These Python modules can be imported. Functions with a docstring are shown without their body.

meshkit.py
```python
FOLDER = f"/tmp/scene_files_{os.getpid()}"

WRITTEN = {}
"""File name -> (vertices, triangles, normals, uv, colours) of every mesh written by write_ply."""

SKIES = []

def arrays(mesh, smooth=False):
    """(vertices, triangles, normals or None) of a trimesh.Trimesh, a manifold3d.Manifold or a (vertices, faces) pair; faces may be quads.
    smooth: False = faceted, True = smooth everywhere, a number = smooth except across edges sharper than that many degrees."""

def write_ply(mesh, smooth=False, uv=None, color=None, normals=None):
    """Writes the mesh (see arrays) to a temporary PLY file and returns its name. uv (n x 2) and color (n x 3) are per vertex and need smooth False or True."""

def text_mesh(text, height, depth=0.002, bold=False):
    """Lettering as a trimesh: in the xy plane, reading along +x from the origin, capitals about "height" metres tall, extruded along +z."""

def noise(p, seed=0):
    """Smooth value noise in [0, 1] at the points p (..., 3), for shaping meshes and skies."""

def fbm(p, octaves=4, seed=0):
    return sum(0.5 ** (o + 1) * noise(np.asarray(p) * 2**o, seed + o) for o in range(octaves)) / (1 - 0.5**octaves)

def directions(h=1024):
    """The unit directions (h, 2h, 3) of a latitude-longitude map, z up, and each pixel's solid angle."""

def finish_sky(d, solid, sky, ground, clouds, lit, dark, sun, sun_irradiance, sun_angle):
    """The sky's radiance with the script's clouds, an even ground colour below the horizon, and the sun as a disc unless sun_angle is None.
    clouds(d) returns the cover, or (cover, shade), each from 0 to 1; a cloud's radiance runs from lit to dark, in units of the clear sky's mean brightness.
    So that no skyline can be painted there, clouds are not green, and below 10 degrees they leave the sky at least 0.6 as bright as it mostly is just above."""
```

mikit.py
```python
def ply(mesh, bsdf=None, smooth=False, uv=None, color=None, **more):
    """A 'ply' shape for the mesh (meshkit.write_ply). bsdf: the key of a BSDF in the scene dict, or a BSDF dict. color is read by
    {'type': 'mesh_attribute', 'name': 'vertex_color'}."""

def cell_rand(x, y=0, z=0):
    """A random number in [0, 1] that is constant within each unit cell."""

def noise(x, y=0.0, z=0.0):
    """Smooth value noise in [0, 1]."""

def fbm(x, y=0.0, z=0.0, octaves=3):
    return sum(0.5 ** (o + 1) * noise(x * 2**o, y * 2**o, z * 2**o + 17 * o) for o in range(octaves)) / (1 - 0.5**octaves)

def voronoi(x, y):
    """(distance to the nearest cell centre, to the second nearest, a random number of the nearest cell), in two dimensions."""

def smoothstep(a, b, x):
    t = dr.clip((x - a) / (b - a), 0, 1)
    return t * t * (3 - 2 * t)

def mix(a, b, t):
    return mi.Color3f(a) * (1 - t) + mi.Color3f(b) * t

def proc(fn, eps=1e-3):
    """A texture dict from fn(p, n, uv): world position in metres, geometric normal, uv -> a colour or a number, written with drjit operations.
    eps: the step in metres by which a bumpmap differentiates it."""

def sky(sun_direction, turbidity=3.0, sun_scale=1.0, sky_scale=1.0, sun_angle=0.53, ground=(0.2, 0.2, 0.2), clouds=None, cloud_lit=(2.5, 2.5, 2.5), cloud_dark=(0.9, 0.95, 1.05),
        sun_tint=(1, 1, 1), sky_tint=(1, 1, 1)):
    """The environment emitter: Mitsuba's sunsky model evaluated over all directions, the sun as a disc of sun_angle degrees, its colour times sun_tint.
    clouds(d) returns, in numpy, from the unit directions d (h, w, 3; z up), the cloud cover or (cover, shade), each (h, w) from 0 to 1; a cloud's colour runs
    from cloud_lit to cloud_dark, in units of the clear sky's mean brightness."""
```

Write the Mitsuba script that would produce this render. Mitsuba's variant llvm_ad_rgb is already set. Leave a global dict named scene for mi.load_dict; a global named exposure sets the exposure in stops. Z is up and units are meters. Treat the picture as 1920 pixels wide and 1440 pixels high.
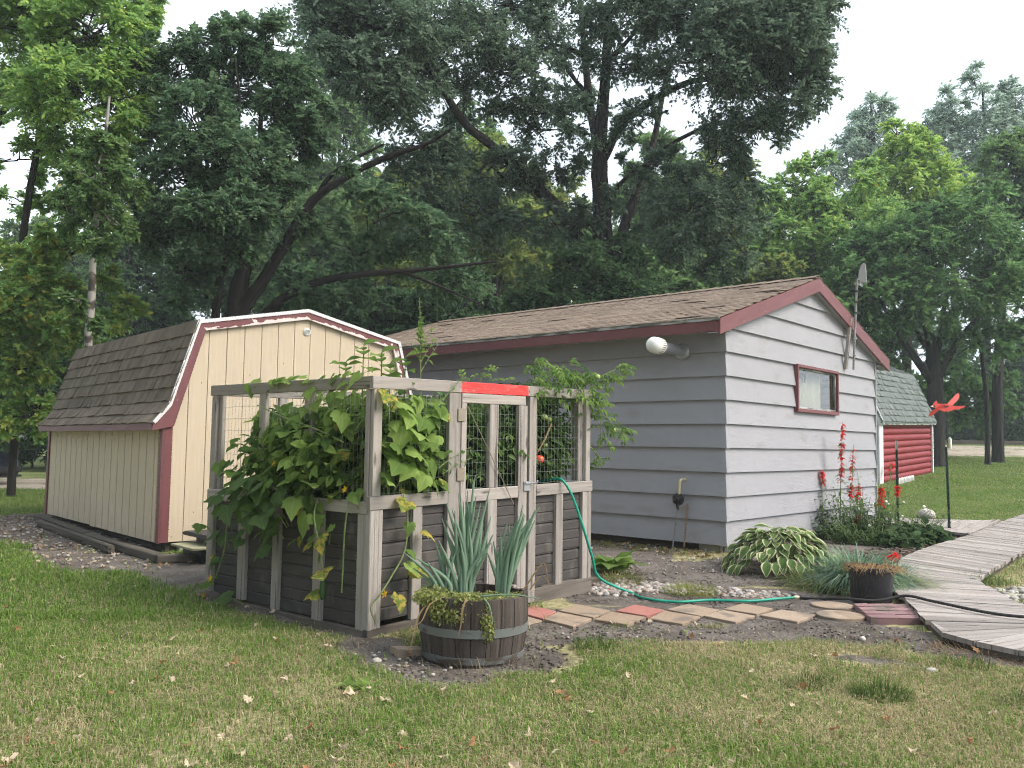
import math, random
import numpy as np, drjit as dr, mitsuba as mi, mikit, meshkit, trimesh
from mikit import noise, fbm, cell_rand, smoothstep, mix, voronoi
from shapely.geometry import Polygon
T = mi.ScalarTransform4f
random.seed(4); np.random.seed(4)
scene, labels = {'type': 'scene'}, {}

# ------------------------------------------------------------------ camera, sky, exposure
PITCH, ROLL, EYE = 0.0705, 0.0148, np.array([0, 0, 1.4])
fwd = np.array([0, math.cos(PITCH), math.sin(PITCH)]); cup = np.array([0, -math.sin(PITCH), math.cos(PITCH)])
cam_up = -np.array([1., 0, 0]) * math.sin(ROLL) + cup * math.cos(ROLL)
scene['camera'] = {'type': 'perspective', 'fov': math.degrees(2 * math.atan(960 / 1620)), 'fov_axis': 'x', 'near_clip': .05, 'far_clip': 600.0,
                   'to_world': T().look_at(origin=EYE.tolist(), target=(EYE + fwd).tolist(), up=cam_up.tolist())}
def overcast(d):
    n = meshkit.fbm(d * [2.2, 2.2, 5.0] + 3.1, 4, 2); return 1.0, np.clip((n - .46) * 2.6, 0, 1)
scene['sky'] = mikit.sky((.88, -.26, .80), turbidity=3, sun_scale=.30, sun_angle=34, clouds=overcast, cloud_lit=(1.45, 1.56, 1.74), cloud_dark=(.92, 1.02, 1.18), sun_tint=(1.06, 1.16, 1.38), ground=(.12, .13, .08))
exposure = 3.46

# ------------------------------------------------------------------ small tools
Z = np.array([0, 0, 1.])
def nrm(v): v = np.asarray(v, float); return v / max(np.linalg.norm(v), 1e-12)
def part_key(name):
    if name not in used: used.add(name); return name
    i = counter.get(name, 0)
    while True:
        i += 1
        k = f'{name}_{i:03d}'
        if k not in used: break
    counter[name] = i; used.add(k); return k
used, counter = set(), {}
def thing(name, label, cat, group=None):
    k = part_key(name); labels[k] = {'label': label, 'category': cat}
    if group: labels[k]['group'] = group
    return k
def shape(mesh, mat, smooth=False, color=None):
    v, f = mesh[0], mesh[1]; uv = mesh[2] if len(mesh) > 2 and smooth in (False, True) else None
    return mikit.ply((v, f), mat, smooth=smooth, uv=uv, color=color)
def part(parent, name, mesh, mat, smooth=False, color=None, label=None, kind=None):
    k = part_key(parent + '__' + name); scene[k] = mesh if isinstance(mesh, dict) else shape(mesh, mat, smooth, color)
    if label or kind: labels[k] = {**({'label': label} if label else {}), **({'kind': kind} if kind else {})}
    return k
def top(name, mesh, mat, smooth=False, color=None, **props):
    k = part_key(name); scene[k] = mesh if isinstance(mesh, dict) else shape(mesh, mat, smooth, color); labels[k] = props
    return k
def placed(d, M, mat=None):
    o = {**d, 'to_world': T(M)}
    if mat: o['bsdf'] = {'type': 'ref', 'id': mat}
    return o
def cat(L):
    V, F, U, n = [], [], [], 0
    for m in L:
        V.append(m[0]); F.append(np.asarray(m[1]) + n); n += len(m[0])
        U.append(m[2] if len(m) > 2 else np.zeros((len(m[0]), 2)))
    return np.vstack(V), np.vstack(F), np.vstack(U)
bid = [0]
def next_u(): bid[0] += 1; return 20.0 * bid[0]
def polyfan(v): n = len(v); return [[0, i, i + 1] for i in range(1, n - 1)]
def board(a, b, w, t, wdir, ch=.004, u0=None):
    """A chamfered plank from a to b; w wide along wdir, t thick; uv = metres along and around."""
    a, b = np.asarray(a, float), np.asarray(b, float); d = b - a; L = np.linalg.norm(d); d = d / L
    w_ = nrm(wdir - d * np.dot(wdir, d)); t_ = np.cross(d, w_); c = min(ch, w * .3, t * .3); W, H = w / 2, t / 2
    sec = [(W - c, H), (W, H - c), (W, -H + c), (W - c, -H), (-W + c, -H), (-W, -H + c), (-W, H - c), (-W + c, H)]
    u0 = next_u() if u0 is None else u0; V, F, U = [], [], []; s = 0
    for i in range(8):
        p, q = sec[i], sec[(i + 1) % 8]; l = math.hypot(p[0] - q[0], p[1] - q[1]); n = len(V)
        for pt, e, sv in ((p, a, s), (q, a, s + l), (q, b, s + l), (p, b, s)):
            V.append(e + w_ * pt[0] + t_ * pt[1]); U.append((u0 + (L if e is b else 0), sv))
        F += [[n, n + 1, n + 2], [n, n + 2, n + 3]]; s += l
    for e, rev in ((a, 1), (b, 0)):
        n = len(V)
        for p in sec: V.append(e + w_ * p[0] + t_ * p[1]); U.append((u0 + p[0] * 3, p[1]))
        for tri in polyfan(sec): F.append([n + tri[0], n + tri[2 if not rev else 1], n + tri[1 if not rev else 2]])
    F = np.array(F); V = np.array(V)
    c0 = V.mean(0); tri = V[F]; nn = np.cross(tri[:, 1] - tri[:, 0], tri[:, 2] - tri[:, 0]); out = ((tri.mean(1) - c0) * nn).sum(1) < 0
    # a plank is convex: turn every face outwards
    F[out] = F[out][:, ::-1]
    return V, F, np.array(U)
def convex_out(V, F):
    V = np.asarray(V, float); F = np.array(F); c0 = V.mean(0); tri = V[F]
    nn = np.cross(tri[:, 1] - tri[:, 0], tri[:, 2] - tri[:, 0]); out = ((tri.mean(1) - c0) * nn).sum(1) < 0
    F[out] = F[out][:, ::-1]; return V, F
def slab(poly, off0, off1=None, u=(1, 0), ori=None):
    """A convex polygon (3-D points) extruded by the vector off (off0 for each point may differ): closed, uv in the plane."""
    P = np.asarray(poly, float); n = len(P); O = np.asarray(off0, float); O = np.broadcast_to(O, P.shape)
    Q = P + O; V, F, U = [], [], []
    e1 = nrm(P[1] - P[0]) if ori is None else nrm(ori); nn = nrm(np.cross(P[1] - P[0], P[2] - P[0])); e2 = np.cross(nn, e1); u0 = next_u()
    uv = lambda p: (u0 + np.dot(p - P[0], e1), np.dot(p - P[0], e2))
    for S, rev in ((P, 0), (Q, 1)):
        k = len(V); V += list(S); U += [uv(p) for p in S]
        F += [[k + t[0], k + t[1 + rev], k + t[2 - rev]] for t in polyfan(S)]
    for i in range(n):
        j = (i + 1) % n; k = len(V); V += [P[i], P[j], Q[j], Q[i]]; U += [uv(p) for p in (P[i], P[j], Q[j], Q[i])]
        F += [[k, k + 1, k + 2], [k, k + 2, k + 3]]
    V, F = convex_out(V, F)
    return V, F, np.array(U)
def boxm(c, sx, sy, sz, rot=0, ch=.004):
    c = np.asarray(c, float); e = np.array([math.cos(rot), math.sin(rot), 0])
    return board(c - e * sx / 2, c + e * sx / 2, sy, sz, np.array([-e[1], e[0], 0]), ch)
def tube(pts, rad, n=7, cap=True, wob=0, seed=0):
    P = np.asarray(pts, float); m = len(P); R = np.broadcast_to(np.asarray(rad, float), (m,))
    tg = np.gradient(P, axis=0); tg /= np.linalg.norm(tg, axis=1, keepdims=True) + 1e-12
    x = np.cross(tg[0], [0, 0, 1] if abs(tg[0][2]) < .9 else [1, 0, 0]); x = nrm(x); V, U = [], []; L = 0; u0 = next_u()
    rs = np.random.RandomState(seed)
    for i in range(m):
        x = nrm(x - tg[i] * np.dot(x, tg[i])); y = np.cross(tg[i], x)
        if i: L += np.linalg.norm(P[i] - P[i - 1])
        for k in range(n):
            a = 2 * math.pi * k / n; r = R[i] * (1 + wob * (rs.rand() - .5))
            V.append(P[i] + r * (math.cos(a) * x + math.sin(a) * y)); U.append((u0 + L, abs(2 * k / n - 1) * math.pi * R[0]))
    F = []
    for i in range(m - 1):
        for k in range(n):
            a, b = i * n + k, i * n + (k + 1) % n; F += [[a, b, b + n], [a, b + n, a + n]]
    if cap:
        for base, i, rv in ((0, 0, 1), ((m - 1) * n, m - 1, 0)):
            c = len(V); V.append(P[i]); U.append((u0, 0))
            for k in range(n):
                a, b = base + k, base + (k + 1) % n; F.append([c, b, a] if rv else [c, a, b])
    return np.array(V), np.array(F), np.array(U)
def spline(pts, n=8):
    """Catmull-Rom through the points (any columns)."""
    P = np.asarray(pts, float); P = np.vstack([2 * P[0] - P[1], P, 2 * P[-1] - P[-2]]); out = []
    for i in range(1, len(P) - 2):
        for t in np.linspace(0, 1, n, endpoint=False):
            a, b, c, d = P[i - 1:i + 3]
            out.append(.5 * (2 * b + (c - a) * t + (2 * a - 5 * b + 4 * c - d) * t * t + (3 * b - a - 3 * c + d) * t ** 3))
    out.append(P[-2]); return np.array(out)
def lathe(prof, c=(0, 0, 0), n=32, axis=None):
    prof = np.asarray(prof, float); m = len(prof); a = np.arange(n) * 2 * math.pi / n; V, U, F = [], [], []
    A = Z if axis is None else nrm(axis); x = nrm(np.cross(A, [0, 0, 1.] if abs(A[2]) < .9 else [1., 0, 0])); y = np.cross(A, x)
    for r, z in prof:
        for q in a: V.append(np.asarray(c) + A * z + r * (math.cos(q) * x + math.sin(q) * y)); U.append((q * prof[:, 0].max(), z))
    for i in range(m - 1):
        for k in range(n):
            p, q = i * n + k, i * n + (k + 1) % n; F += [[p, q, q + n], [p, q + n, p + n]]
    return np.array(V), np.array(F), np.array(U)
def sphere(c, r, sub=2, sc=(1, 1, 1)):
    s = trimesh.creation.icosphere(subdivisions=sub); v = np.array(s.vertices) * r * np.array(sc) + np.asarray(c)
    return v, np.array(s.faces), np.zeros((len(v), 2))
def lump(c, r, sc=(1, 1, 1), seed=0, amt=.35, sub=2):
    s = trimesh.creation.icosphere(subdivisions=sub); v = np.array(s.vertices)
    v = v * (1 + amt * (meshkit.fbm(v * 1.7 + seed * 7.3, 2) - .5))[:, None] * r * np.array(sc) + np.asarray(c)
    return v, np.array(s.faces), np.zeros((len(v), 2))
def prism(poly, origin, ex, ey, depth):
    """A 2-D outline (may be concave) set in the plane origin + x ex + y ey and thickened by the vector depth."""
    pg = Polygon(poly); v2, f = trimesh.creation.triangulate_polygon(pg, engine='earcut'); n = len(v2)
    o = np.asarray(origin, float); A = o + v2[:, :1] * ex + v2[:, 1:2] * ey; B = A + depth; C = np.array(poly, float); V = [A, B]; F = [f, f[:, ::-1] + n]; k = 2 * n
    U = [v2, v2]; m = len(C); c3 = o + C[:, :1] * ex + C[:, 1:2] * ey
    for i in range(m):
        j = (i + 1) % m; V.append(np.array([c3[i], c3[j], c3[j] + depth, c3[i] + depth])); U.append(np.array([C[i], C[j], C[j], C[i]])); F.append(np.array([[k, k + 2, k + 1], [k, k + 3, k + 2]])); k += 4
    V = np.vstack(V); F = np.vstack(F); U = np.vstack(U)
    if trimesh.Trimesh(V, F, process=False).volume < 0: F = F[:, ::-1]
    return V, F, U
def orient(p, d, n, s=1, sx=None):
    """4x4 of a leaf: base at p, tip towards d, upper side towards n."""
    d = nrm(d); n = np.asarray(n, float); n = nrm(n - d * np.dot(n, d)); x = np.cross(d, n); M = np.eye(4)
    M[:3, 0] = x * (sx or s); M[:3, 1] = d * s; M[:3, 2] = n * s; M[:3, 3] = p; return M
def apply(m, M): return (m[0] @ M[:3, :3].T + M[:3, 3], m[1], m[2] if len(m) > 2 else np.zeros((len(m[0]), 2)))
def rv(a, b): return random.uniform(a, b)

# ------------------------------------------------------------------ terrain
def sm(t): t = np.clip(t, 0, 1); return t * t * (3 - 2 * t)
def ground_z(x, y):
    x, y = np.asarray(x, float), np.asarray(y, float)
    return .10 * sm((y - 6.3) / 2) * sm((-x - .8) / 1.8) + .08 * sm((y - 9.3) / 5) * sm((-x - 1.5) / 2) + .08 * sm((y - 8.5) / 2.5) * sm((x + .5) / 2) \
        + sm((x - 2) / 6) * (.035 * np.maximum(0, y - 13) + .03 * np.maximum(0, y - 40)) - .035 * np.exp(-((x + .3) ** 2 + (y - 5.7) ** 2) / .5)
def G(x, y, dz=0): return np.array([x, y, float(ground_z(x, y)) + dz])
# bare soil and beds, as capsules (x1, y1, x2, y2, r)
DIRT = [(.2, 6.5, 3.0, 6.75, .28), (.3, 7.1, 3.0, 7.5, .45), (1.0, 8.3, 2.7, 8.1, .6), (1.3, 9.4, 2.9, 9.7, .75), (1.0, 9.3, 1.7, 12.5, .7), (2.9, 9.9, 3.6, 9.6, .8), (3.4, 8.8, 3.9, 9.2, .45),
        (-.95, 6.05, -.35, 5.35, .28), (-.9, 6.15, -2.6, 7.6, .1), (-.2, 5.75, .1, 5.9, .38), (-7.4, 13.6, -4.9, 10.2, .55), (-5.6, 11.2, -4.1, 9.2, .62), (-3.4, 9.0, -2.9, 8.3, .45), (3.0, 6.15, 3.9, 5.6, .22), (2.9, 6.65, 3.3, 6.2, .2),
        (4.2, 10.3, 6.4, 13.2, .75), (3.9, 11.5, 6.2, 14.0, .7), (4.7, 8.6, 5.5, 8.5, .45), (4.3, 9.0, 4.75, 8.9, .3), (2.3, 5.95, 2.75, 5.7, .08), (-.6, 9.8, 1.5, 9.2, .8), (-6, 12.5, -1.5, 15.5, 1.6), (4, 15, 6, 17, 1.2)]
def dirt_np(x, y):
    d = np.full(np.shape(x), 9.0)
    for x1, y1, x2, y2, r in DIRT:
        dx, dy = x2 - x1, y2 - y1; t = np.clip(((x - x1) * dx + (y - y1) * dy) / (dx * dx + dy * dy), 0, 1)
        d = np.minimum(d, np.hypot(x - x1 - t * dx, y - y1 - t * dy) - r)
    p = np.stack([x * 3.1, y * 3.1, 0 * x], -1); return d + .34 * (meshkit.fbm(p, 3, 5) - .5)
def dirt_dr(x, y):
    d = mi.Float(9.0)
    for x1, y1, x2, y2, r in DIRT:
        dx, dy = x2 - x1, y2 - y1; t = dr.clip(((x - x1) * dx + (y - y1) * dy) / (dx * dx + dy * dy), 0, 1)
        d = dr.minimum(d, dr.sqrt(dr.square(x - x1 - t * dx) + dr.square(y - y1 - t * dy)) - r)
    return d + .34 * (fbm(x * 3.1, y * 3.1, 5.0, octaves=3) - .5)
def dry_np(x, y):
    """How dry the lawn is, 0 green to 1 straw."""
    p = np.stack([x * .55, y * .55, 0 * x], -1); q = np.stack([x * 2.3, y * 2.3, 0 * x], -1)
    base = .60 - .14 * np.clip(y - 4.6, 0, 6) - .16 * np.clip(-x - .3, 0, 3) * np.clip((y - 4.2) / 1.2, 0, 1)
    base = np.where((x > 3.5) & (y > 8), .16, base)
    return np.clip(base + 1.1 * (meshkit.fbm(p, 3, 3) - .5) + .9 * (meshkit.fbm(q, 3, 8) - .5), 0, 1)

# ------------------------------------------------------------------ materials
TONE = {k: .82 for k in ('grey_wood', 'deck_wood', 'damp_wood', 'timber', 'plywood', 'red_painted_wood', 'grey_siding', 'maroon_paint', 'peeling_maroon_paint', 'cream_siding', 'cream_groove', 'brown_shingle', 'tan_shingle', 'grey_shingle',
        'white_paint', 'drip_metal', 'red_log', 'steel_panel', 'soil', 'tan_paver', 'pink_paver', 'mauve_paver', 'hoop_metal', 'birch_bark', 'bark', 'galvanised', 'cardinal_red', 'groove')}   # reflectances read off the photograph, brought to its exposure
TONE.update(steel_panel=.62, birch_bark=.6, hoop_metal=.7)
def mat(key, color, rough=.7, bump=None, bump_scale=.002, spec=.4, two=True, **more):
    k = TONE.get(key, 1.0); c = mikit.proc((lambda p, n, uv: color(p, n, uv) * k) if k != 1 else color) if callable(color) else {'type': 'rgb', 'value': [q * k for q in color]}
    b = {'type': 'principled', 'base_color': c, 'roughness': mikit.proc(rough) if callable(rough) else rough, 'specular': spec, **more}
    if bump is not None: b = {'type': 'bumpmap', 'arbitrary': mikit.proc(bump), 'scale': bump_scale, 'bsdf': b}
    scene[key] = {'type': 'twosided', 'bsdf': b} if two else b
def C(r, g, b): return mi.Color3f(r, g, b)
def wood(light, dark, var=.35, fu=1.6, fv=42., knots=True, tint=None):
    def fn(p, n, uv):
        k = dr.floor(uv.x / 20); r = cell_rand(k, 3); x, y = uv.x, uv.y + r * 3
        warp = .03 * noise(x * 3, y * 5, r * 9)
        g = fbm(x * fu, (y + warp) * fv, r * 40, octaves=4); f = noise(x * 5, y * 230, r * 20)
        c = mix(C(*dark), C(*light), dr.clip(.15 + 1.0 * g + .35 * (f - .5), 0, 1))
        if tint: c = mix(c, C(*tint), .45 * smoothstep(.5, .8, fbm(x * 1.3, y * 4, r * 11)))
        if knots:
            a, b, w = voronoi(x * 2.1 + r * 7, y * 9)
            c = c * (1 - .6 * smoothstep(.16, .05, a) * dr.select(w > .72, 1., 0.))
        crack = smoothstep(.80, .86, noise(x * .9, y * 75, r * 60)); c = c * (1 - .55 * crack)
        return c * (1 - var / 2 + var * r)
    return fn
def wood_bump(fv=42.):
    def fn(p, n, uv):
        r = cell_rand(dr.floor(uv.x / 20), 3); y = uv.y + r * 3
        return fbm(uv.x * 1.6, y * fv, r * 40, octaves=3) + .4 * noise(uv.x * 5, y * 230, r * 20) - 1.2 * smoothstep(.80, .86, noise(uv.x * .9, y * 75, r * 60))
    return fn
mat('grey_wood', wood((.45, .415, .385), (.21, .188, .17), tint=(.37, .32, .28)), .85, wood_bump(), .0016, spec=.25)
mat('deck_wood', wood((.41, .375, .35), (.19, .17, .155), var=.42, fv=30, tint=(.27, .235, .205)), .85, wood_bump(30), .002, spec=.25)
mat('barrel_wood', wood((.085, .07, .062), (.022, .018, .016), var=.5, fv=55, knots=False, tint=(.14, .122, .11)), .85, wood_bump(55), .002, spec=.3)
mat('damp_wood', wood((.17, .15, .13), (.06, .052, .045), var=.4, tint=(.24, .21, .185)), .85, wood_bump(), .0016, spec=.25)
mat('timber', wood((.14, .125, .105), (.05, .043, .036), var=.3), .9, wood_bump(), .003, spec=.2)
mat('plywood', wood((.42, .40, .26), (.26, .25, .15), var=.2), .8, spec=.3)
def red_rail(p, n, uv):
    w = wood((.50, .46, .42), (.25, .22, .195))(p, n, uv); g = fbm(uv.x * 9, uv.y * 90, 4.0, octaves=3)
    r = mix(C(.62, .035, .035), C(.72, .075, .07), g); u = uv.x - 20 * dr.floor(uv.x / 20); e = .018 * (g - .5)
    cover = smoothstep(.005, .035, u + e) * smoothstep(.005, .03, .90 - u + e) * (1 - .5 * smoothstep(.66, .74, fbm(uv.x * 30, uv.y * 160, 9.0)))
    return mix(w, r, cover)
mat('red_painted_wood', red_rail, .6, wood_bump(), .0012)
def gray_paint(p, n, uv):
    k = cell_rand(dr.floor(uv.x / 20), 3); g = fbm(p.x * 1.3, p.y * 1.3, p.z * 1.3); s = fbm(p.x * 22, p.y * 22, p.z * 5)
    c = C(.362, .366, .395) * (.96 + .05 * k) * (.94 + .12 * g)
    grime = smoothstep(.60, .80, fbm(p.x * 3, p.y * 3, p.z * 7, octaves=4)) * .22 + smoothstep(.60, .72, s) * .05   # weathering, in patches
    c = mix(c, C(.20, .18, .15), dr.clip(grime, 0, .8)); a, b, w = voronoi(uv.x * 2.3 + k * 31, uv.y * 5.0 + k * 17)
    return mix(c, C(.60, .60, .62), smoothstep(.022, .010, a) * dr.select(w > .86, 1., 0.))
mat('grey_siding', gray_paint, .55, lambda p, n, uv: fbm(uv.x * 9, uv.y * 60, 1.0), .0006, spec=.35)
def maroon(p, n, uv):
    g = fbm(uv.x * 3, uv.y * 14, 1.0); c = mix(C(.165, .056, .062), C(.21, .080, .084), g)
    a, b, w = voronoi(uv.x * 6, uv.y * 40); c = mix(c, C(.6, .5, .48), smoothstep(.12, .04, a) * dr.select(w > .93, 1., 0.)); return c
mat('maroon_paint', maroon, .5, spec=.4)
def peel(p, n, uv):
    """Maroon paint that flakes off a white primer from one edge of the board."""
    c = maroon(p, n, uv); v = dr.abs(uv.y)
    m = fbm(uv.x * 3.3, v * 6, 3.0, octaves=4) + .5 * fbm(uv.x * 19, v * 30, 7.0) - v * 9.0
    m2 = fbm(uv.x * 8, v * 10, 5.0, octaves=3)
    flake = dr.maximum(smoothstep(.36, .39, m), smoothstep(.70, .715, m2)); return mix(c, C(.74, .66, .64), flake)
mat('peeling_maroon_paint', peel, .55, spec=.35)
def cream(p, n, uv):
    g = fbm(uv.x * 2.2, uv.y * 90, 2.0); h = noise(uv.x * 9, uv.y * 300, 4.0); b = fbm(p.x * 1.2, p.y * 1.2, p.z * 1.2)
    c = mix(C(.57, .47, .335), C(.685, .59, .45), dr.clip(.2 + .6 * g + .3 * h, 0, 1)) * (.92 + .14 * b)
    a, b2, w = voronoi(uv.x * 2, uv.y * 6); c = mix(c, C(.25, .2, .15), smoothstep(.035, .018, a) * dr.select(w > .8, 1., 0.)); return c
mat('cream_siding', cream, .7, lambda p, n, uv: fbm(uv.x * 3, uv.y * 110, 2.0), .001, spec=.25)
mat('cream_groove', (.33, .265, .19), .9, spec=.2)
mat('groove', (.20, .16, .12), .9, spec=.2)
def shingle(a, b, sc=1.0):
    def fn(p, n, uv):
        k = cell_rand(dr.floor(uv.x / 20), 5); k2 = cell_rand(dr.floor(uv.x / 20), 8)
        s = fbm(uv.x * 9, uv.y * 3.2, k * 20, octaves=3); gr = noise(p.x * 260, p.y * 260, p.z * 260); bl = fbm(p.x * 3, p.y * 3, p.z * 3)
        c = mix(C(*a), C(*b), dr.clip(.5 * k + .9 * (s - .25) + .3 * (bl - .5), 0, 1)) * (.72 + .56 * gr)
        return mix(c, C(.30, .29, .24), .35 * smoothstep(.6, .75, fbm(p.x * 7, p.y * 7, p.z * 7)) * k2)
    return fn
mat('brown_shingle', shingle((.12, .101, .084), (.225, .19, .155)), .95, lambda p, n, uv: noise(p.x * 210, p.y * 210, p.z * 210), .0015, spec=.15)
mat('tan_shingle', shingle((.19, .147, .115), (.30, .24, .195)), .95, spec=.15)
mat('grey_shingle', shingle((.115, .135, .13), (.205, .23, .225)), .95, spec=.15)
mat('white_paint', lambda p, n, uv: C(.78, .79, .80) * (.9 + .14 * fbm(p.x * 6, p.y * 6, p.z * 6)), .45)
mat('drip_metal', lambda p, n, uv: mix(C(.42, .43, .41), C(.13, .13, .115), smoothstep(.42, .66, fbm(uv.x * 4.2, uv.y * 20, 2.0, octaves=4))), .55)
mat('red_log', lambda p, n, uv: C(.25, .019, .025) * (.8 + .4 * fbm(uv.x * 1.4, uv.y * 16, cell_rand(dr.floor(uv.x / 20), 3) * 20)), .5)
mat('steel_panel', lambda p, n, uv: mix(C(.075, .069, .066), C(.125, .115, .112), fbm(p.x * 4, p.y * 4, p.z * 7)) * (.9 + .2 * noise(p.x * 60, p.y * 60, p.z * 60)) + C(.10, .09, .075) * smoothstep(.6, .75, fbm(p.x * 11, p.y * 11, p.z * 4)) * .5, .6, spec=.25)
mat('galvanised', lambda p, n, uv: mix(C(.40, .43, .46), C(.62, .65, .68), fbm(p.x * 25, p.y * 25, p.z * 25)), .38, metallic=.6)
mat('wire', lambda p, n, uv: mix(C(.20, .22, .20), C(.32, .35, .32), noise(p.x * 30, p.y * 30, p.z * 30)), .45, metallic=.5)
mat('hoop_metal', lambda p, n, uv: mix(C(.27, .295, .29), C(.15, .125, .105), smoothstep(.52, .72, fbm(p.x * 9, p.y * 9, p.z * 18, octaves=4))), .5, metallic=.35)
mat('antenna_grey', (.20, .205, .20), .5)
mat('concrete', lambda p, n, uv: C(.33, .32, .30) * (.8 + .4 * fbm(p.x * 9, p.y * 9, p.z * 9)), .9, spec=.2)
mat('hinge_metal', (.30, .255, .20), .5, metallic=.4)
mat('rust', lambda p, n, uv: mix(C(.20, .10, .05), C(.36, .26, .17), noise(p.x * 90, p.y * 90, p.z * 90)), .8)
mat('white_plastic', (.80, .81, .78), .35, clearcoat=.3)
mat('black_plastic', lambda p, n, uv: C(.022, .022, .025) * (.8 + .6 * fbm(p.x * 14, p.y * 14, p.z * 14)), .45)
mat('black_rubber', (.028, .027, .027), .6)
mat('dark_void', (.02, .018, .016), .95, spec=.1)
mat('green_hose', lambda p, n, uv: mix(C(.005, .22, .15), C(.02, .36, .25), noise(p.x * 8, p.y * 8, 2.0)), .4)
mat('brass', (.58, .52, .33), .45, metallic=.3)
mat('green_steel', (.02, .05, .035), .5)
mat('cardinal_red', lambda p, n, uv: mix(C(.72, .06, .055), C(.80, .12, .10), fbm(p.x * 30, p.y * 30, p.z * 30)), .5)
mat('black_paint', (.015, .015, .018), .4)
mat('beak_paint', (.85, .70, .55), .5)
def soil(p, n, uv):
    g = fbm(p.x * 5, p.y * 5, 1.0, octaves=4); f = noise(p.x * 90, p.y * 90, p.z * 90); a, b, w = voronoi(p.x * 38, p.y * 38)
    c = mix(C(.075, .064, .056), C(.155, .138, .125), dr.clip(g * 1.3 - .15, 0, 1)) * (.65 + .7 * f)
    return mix(c, C(.34, .30, .25), smoothstep(.25, .12, a) * dr.select(w > .93, 1., 0.))
mat('soil', soil, .95, lambda p, n, uv: fbm(p.x * 26, p.y * 26, 1.0, octaves=4), .03, spec=.1)
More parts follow.
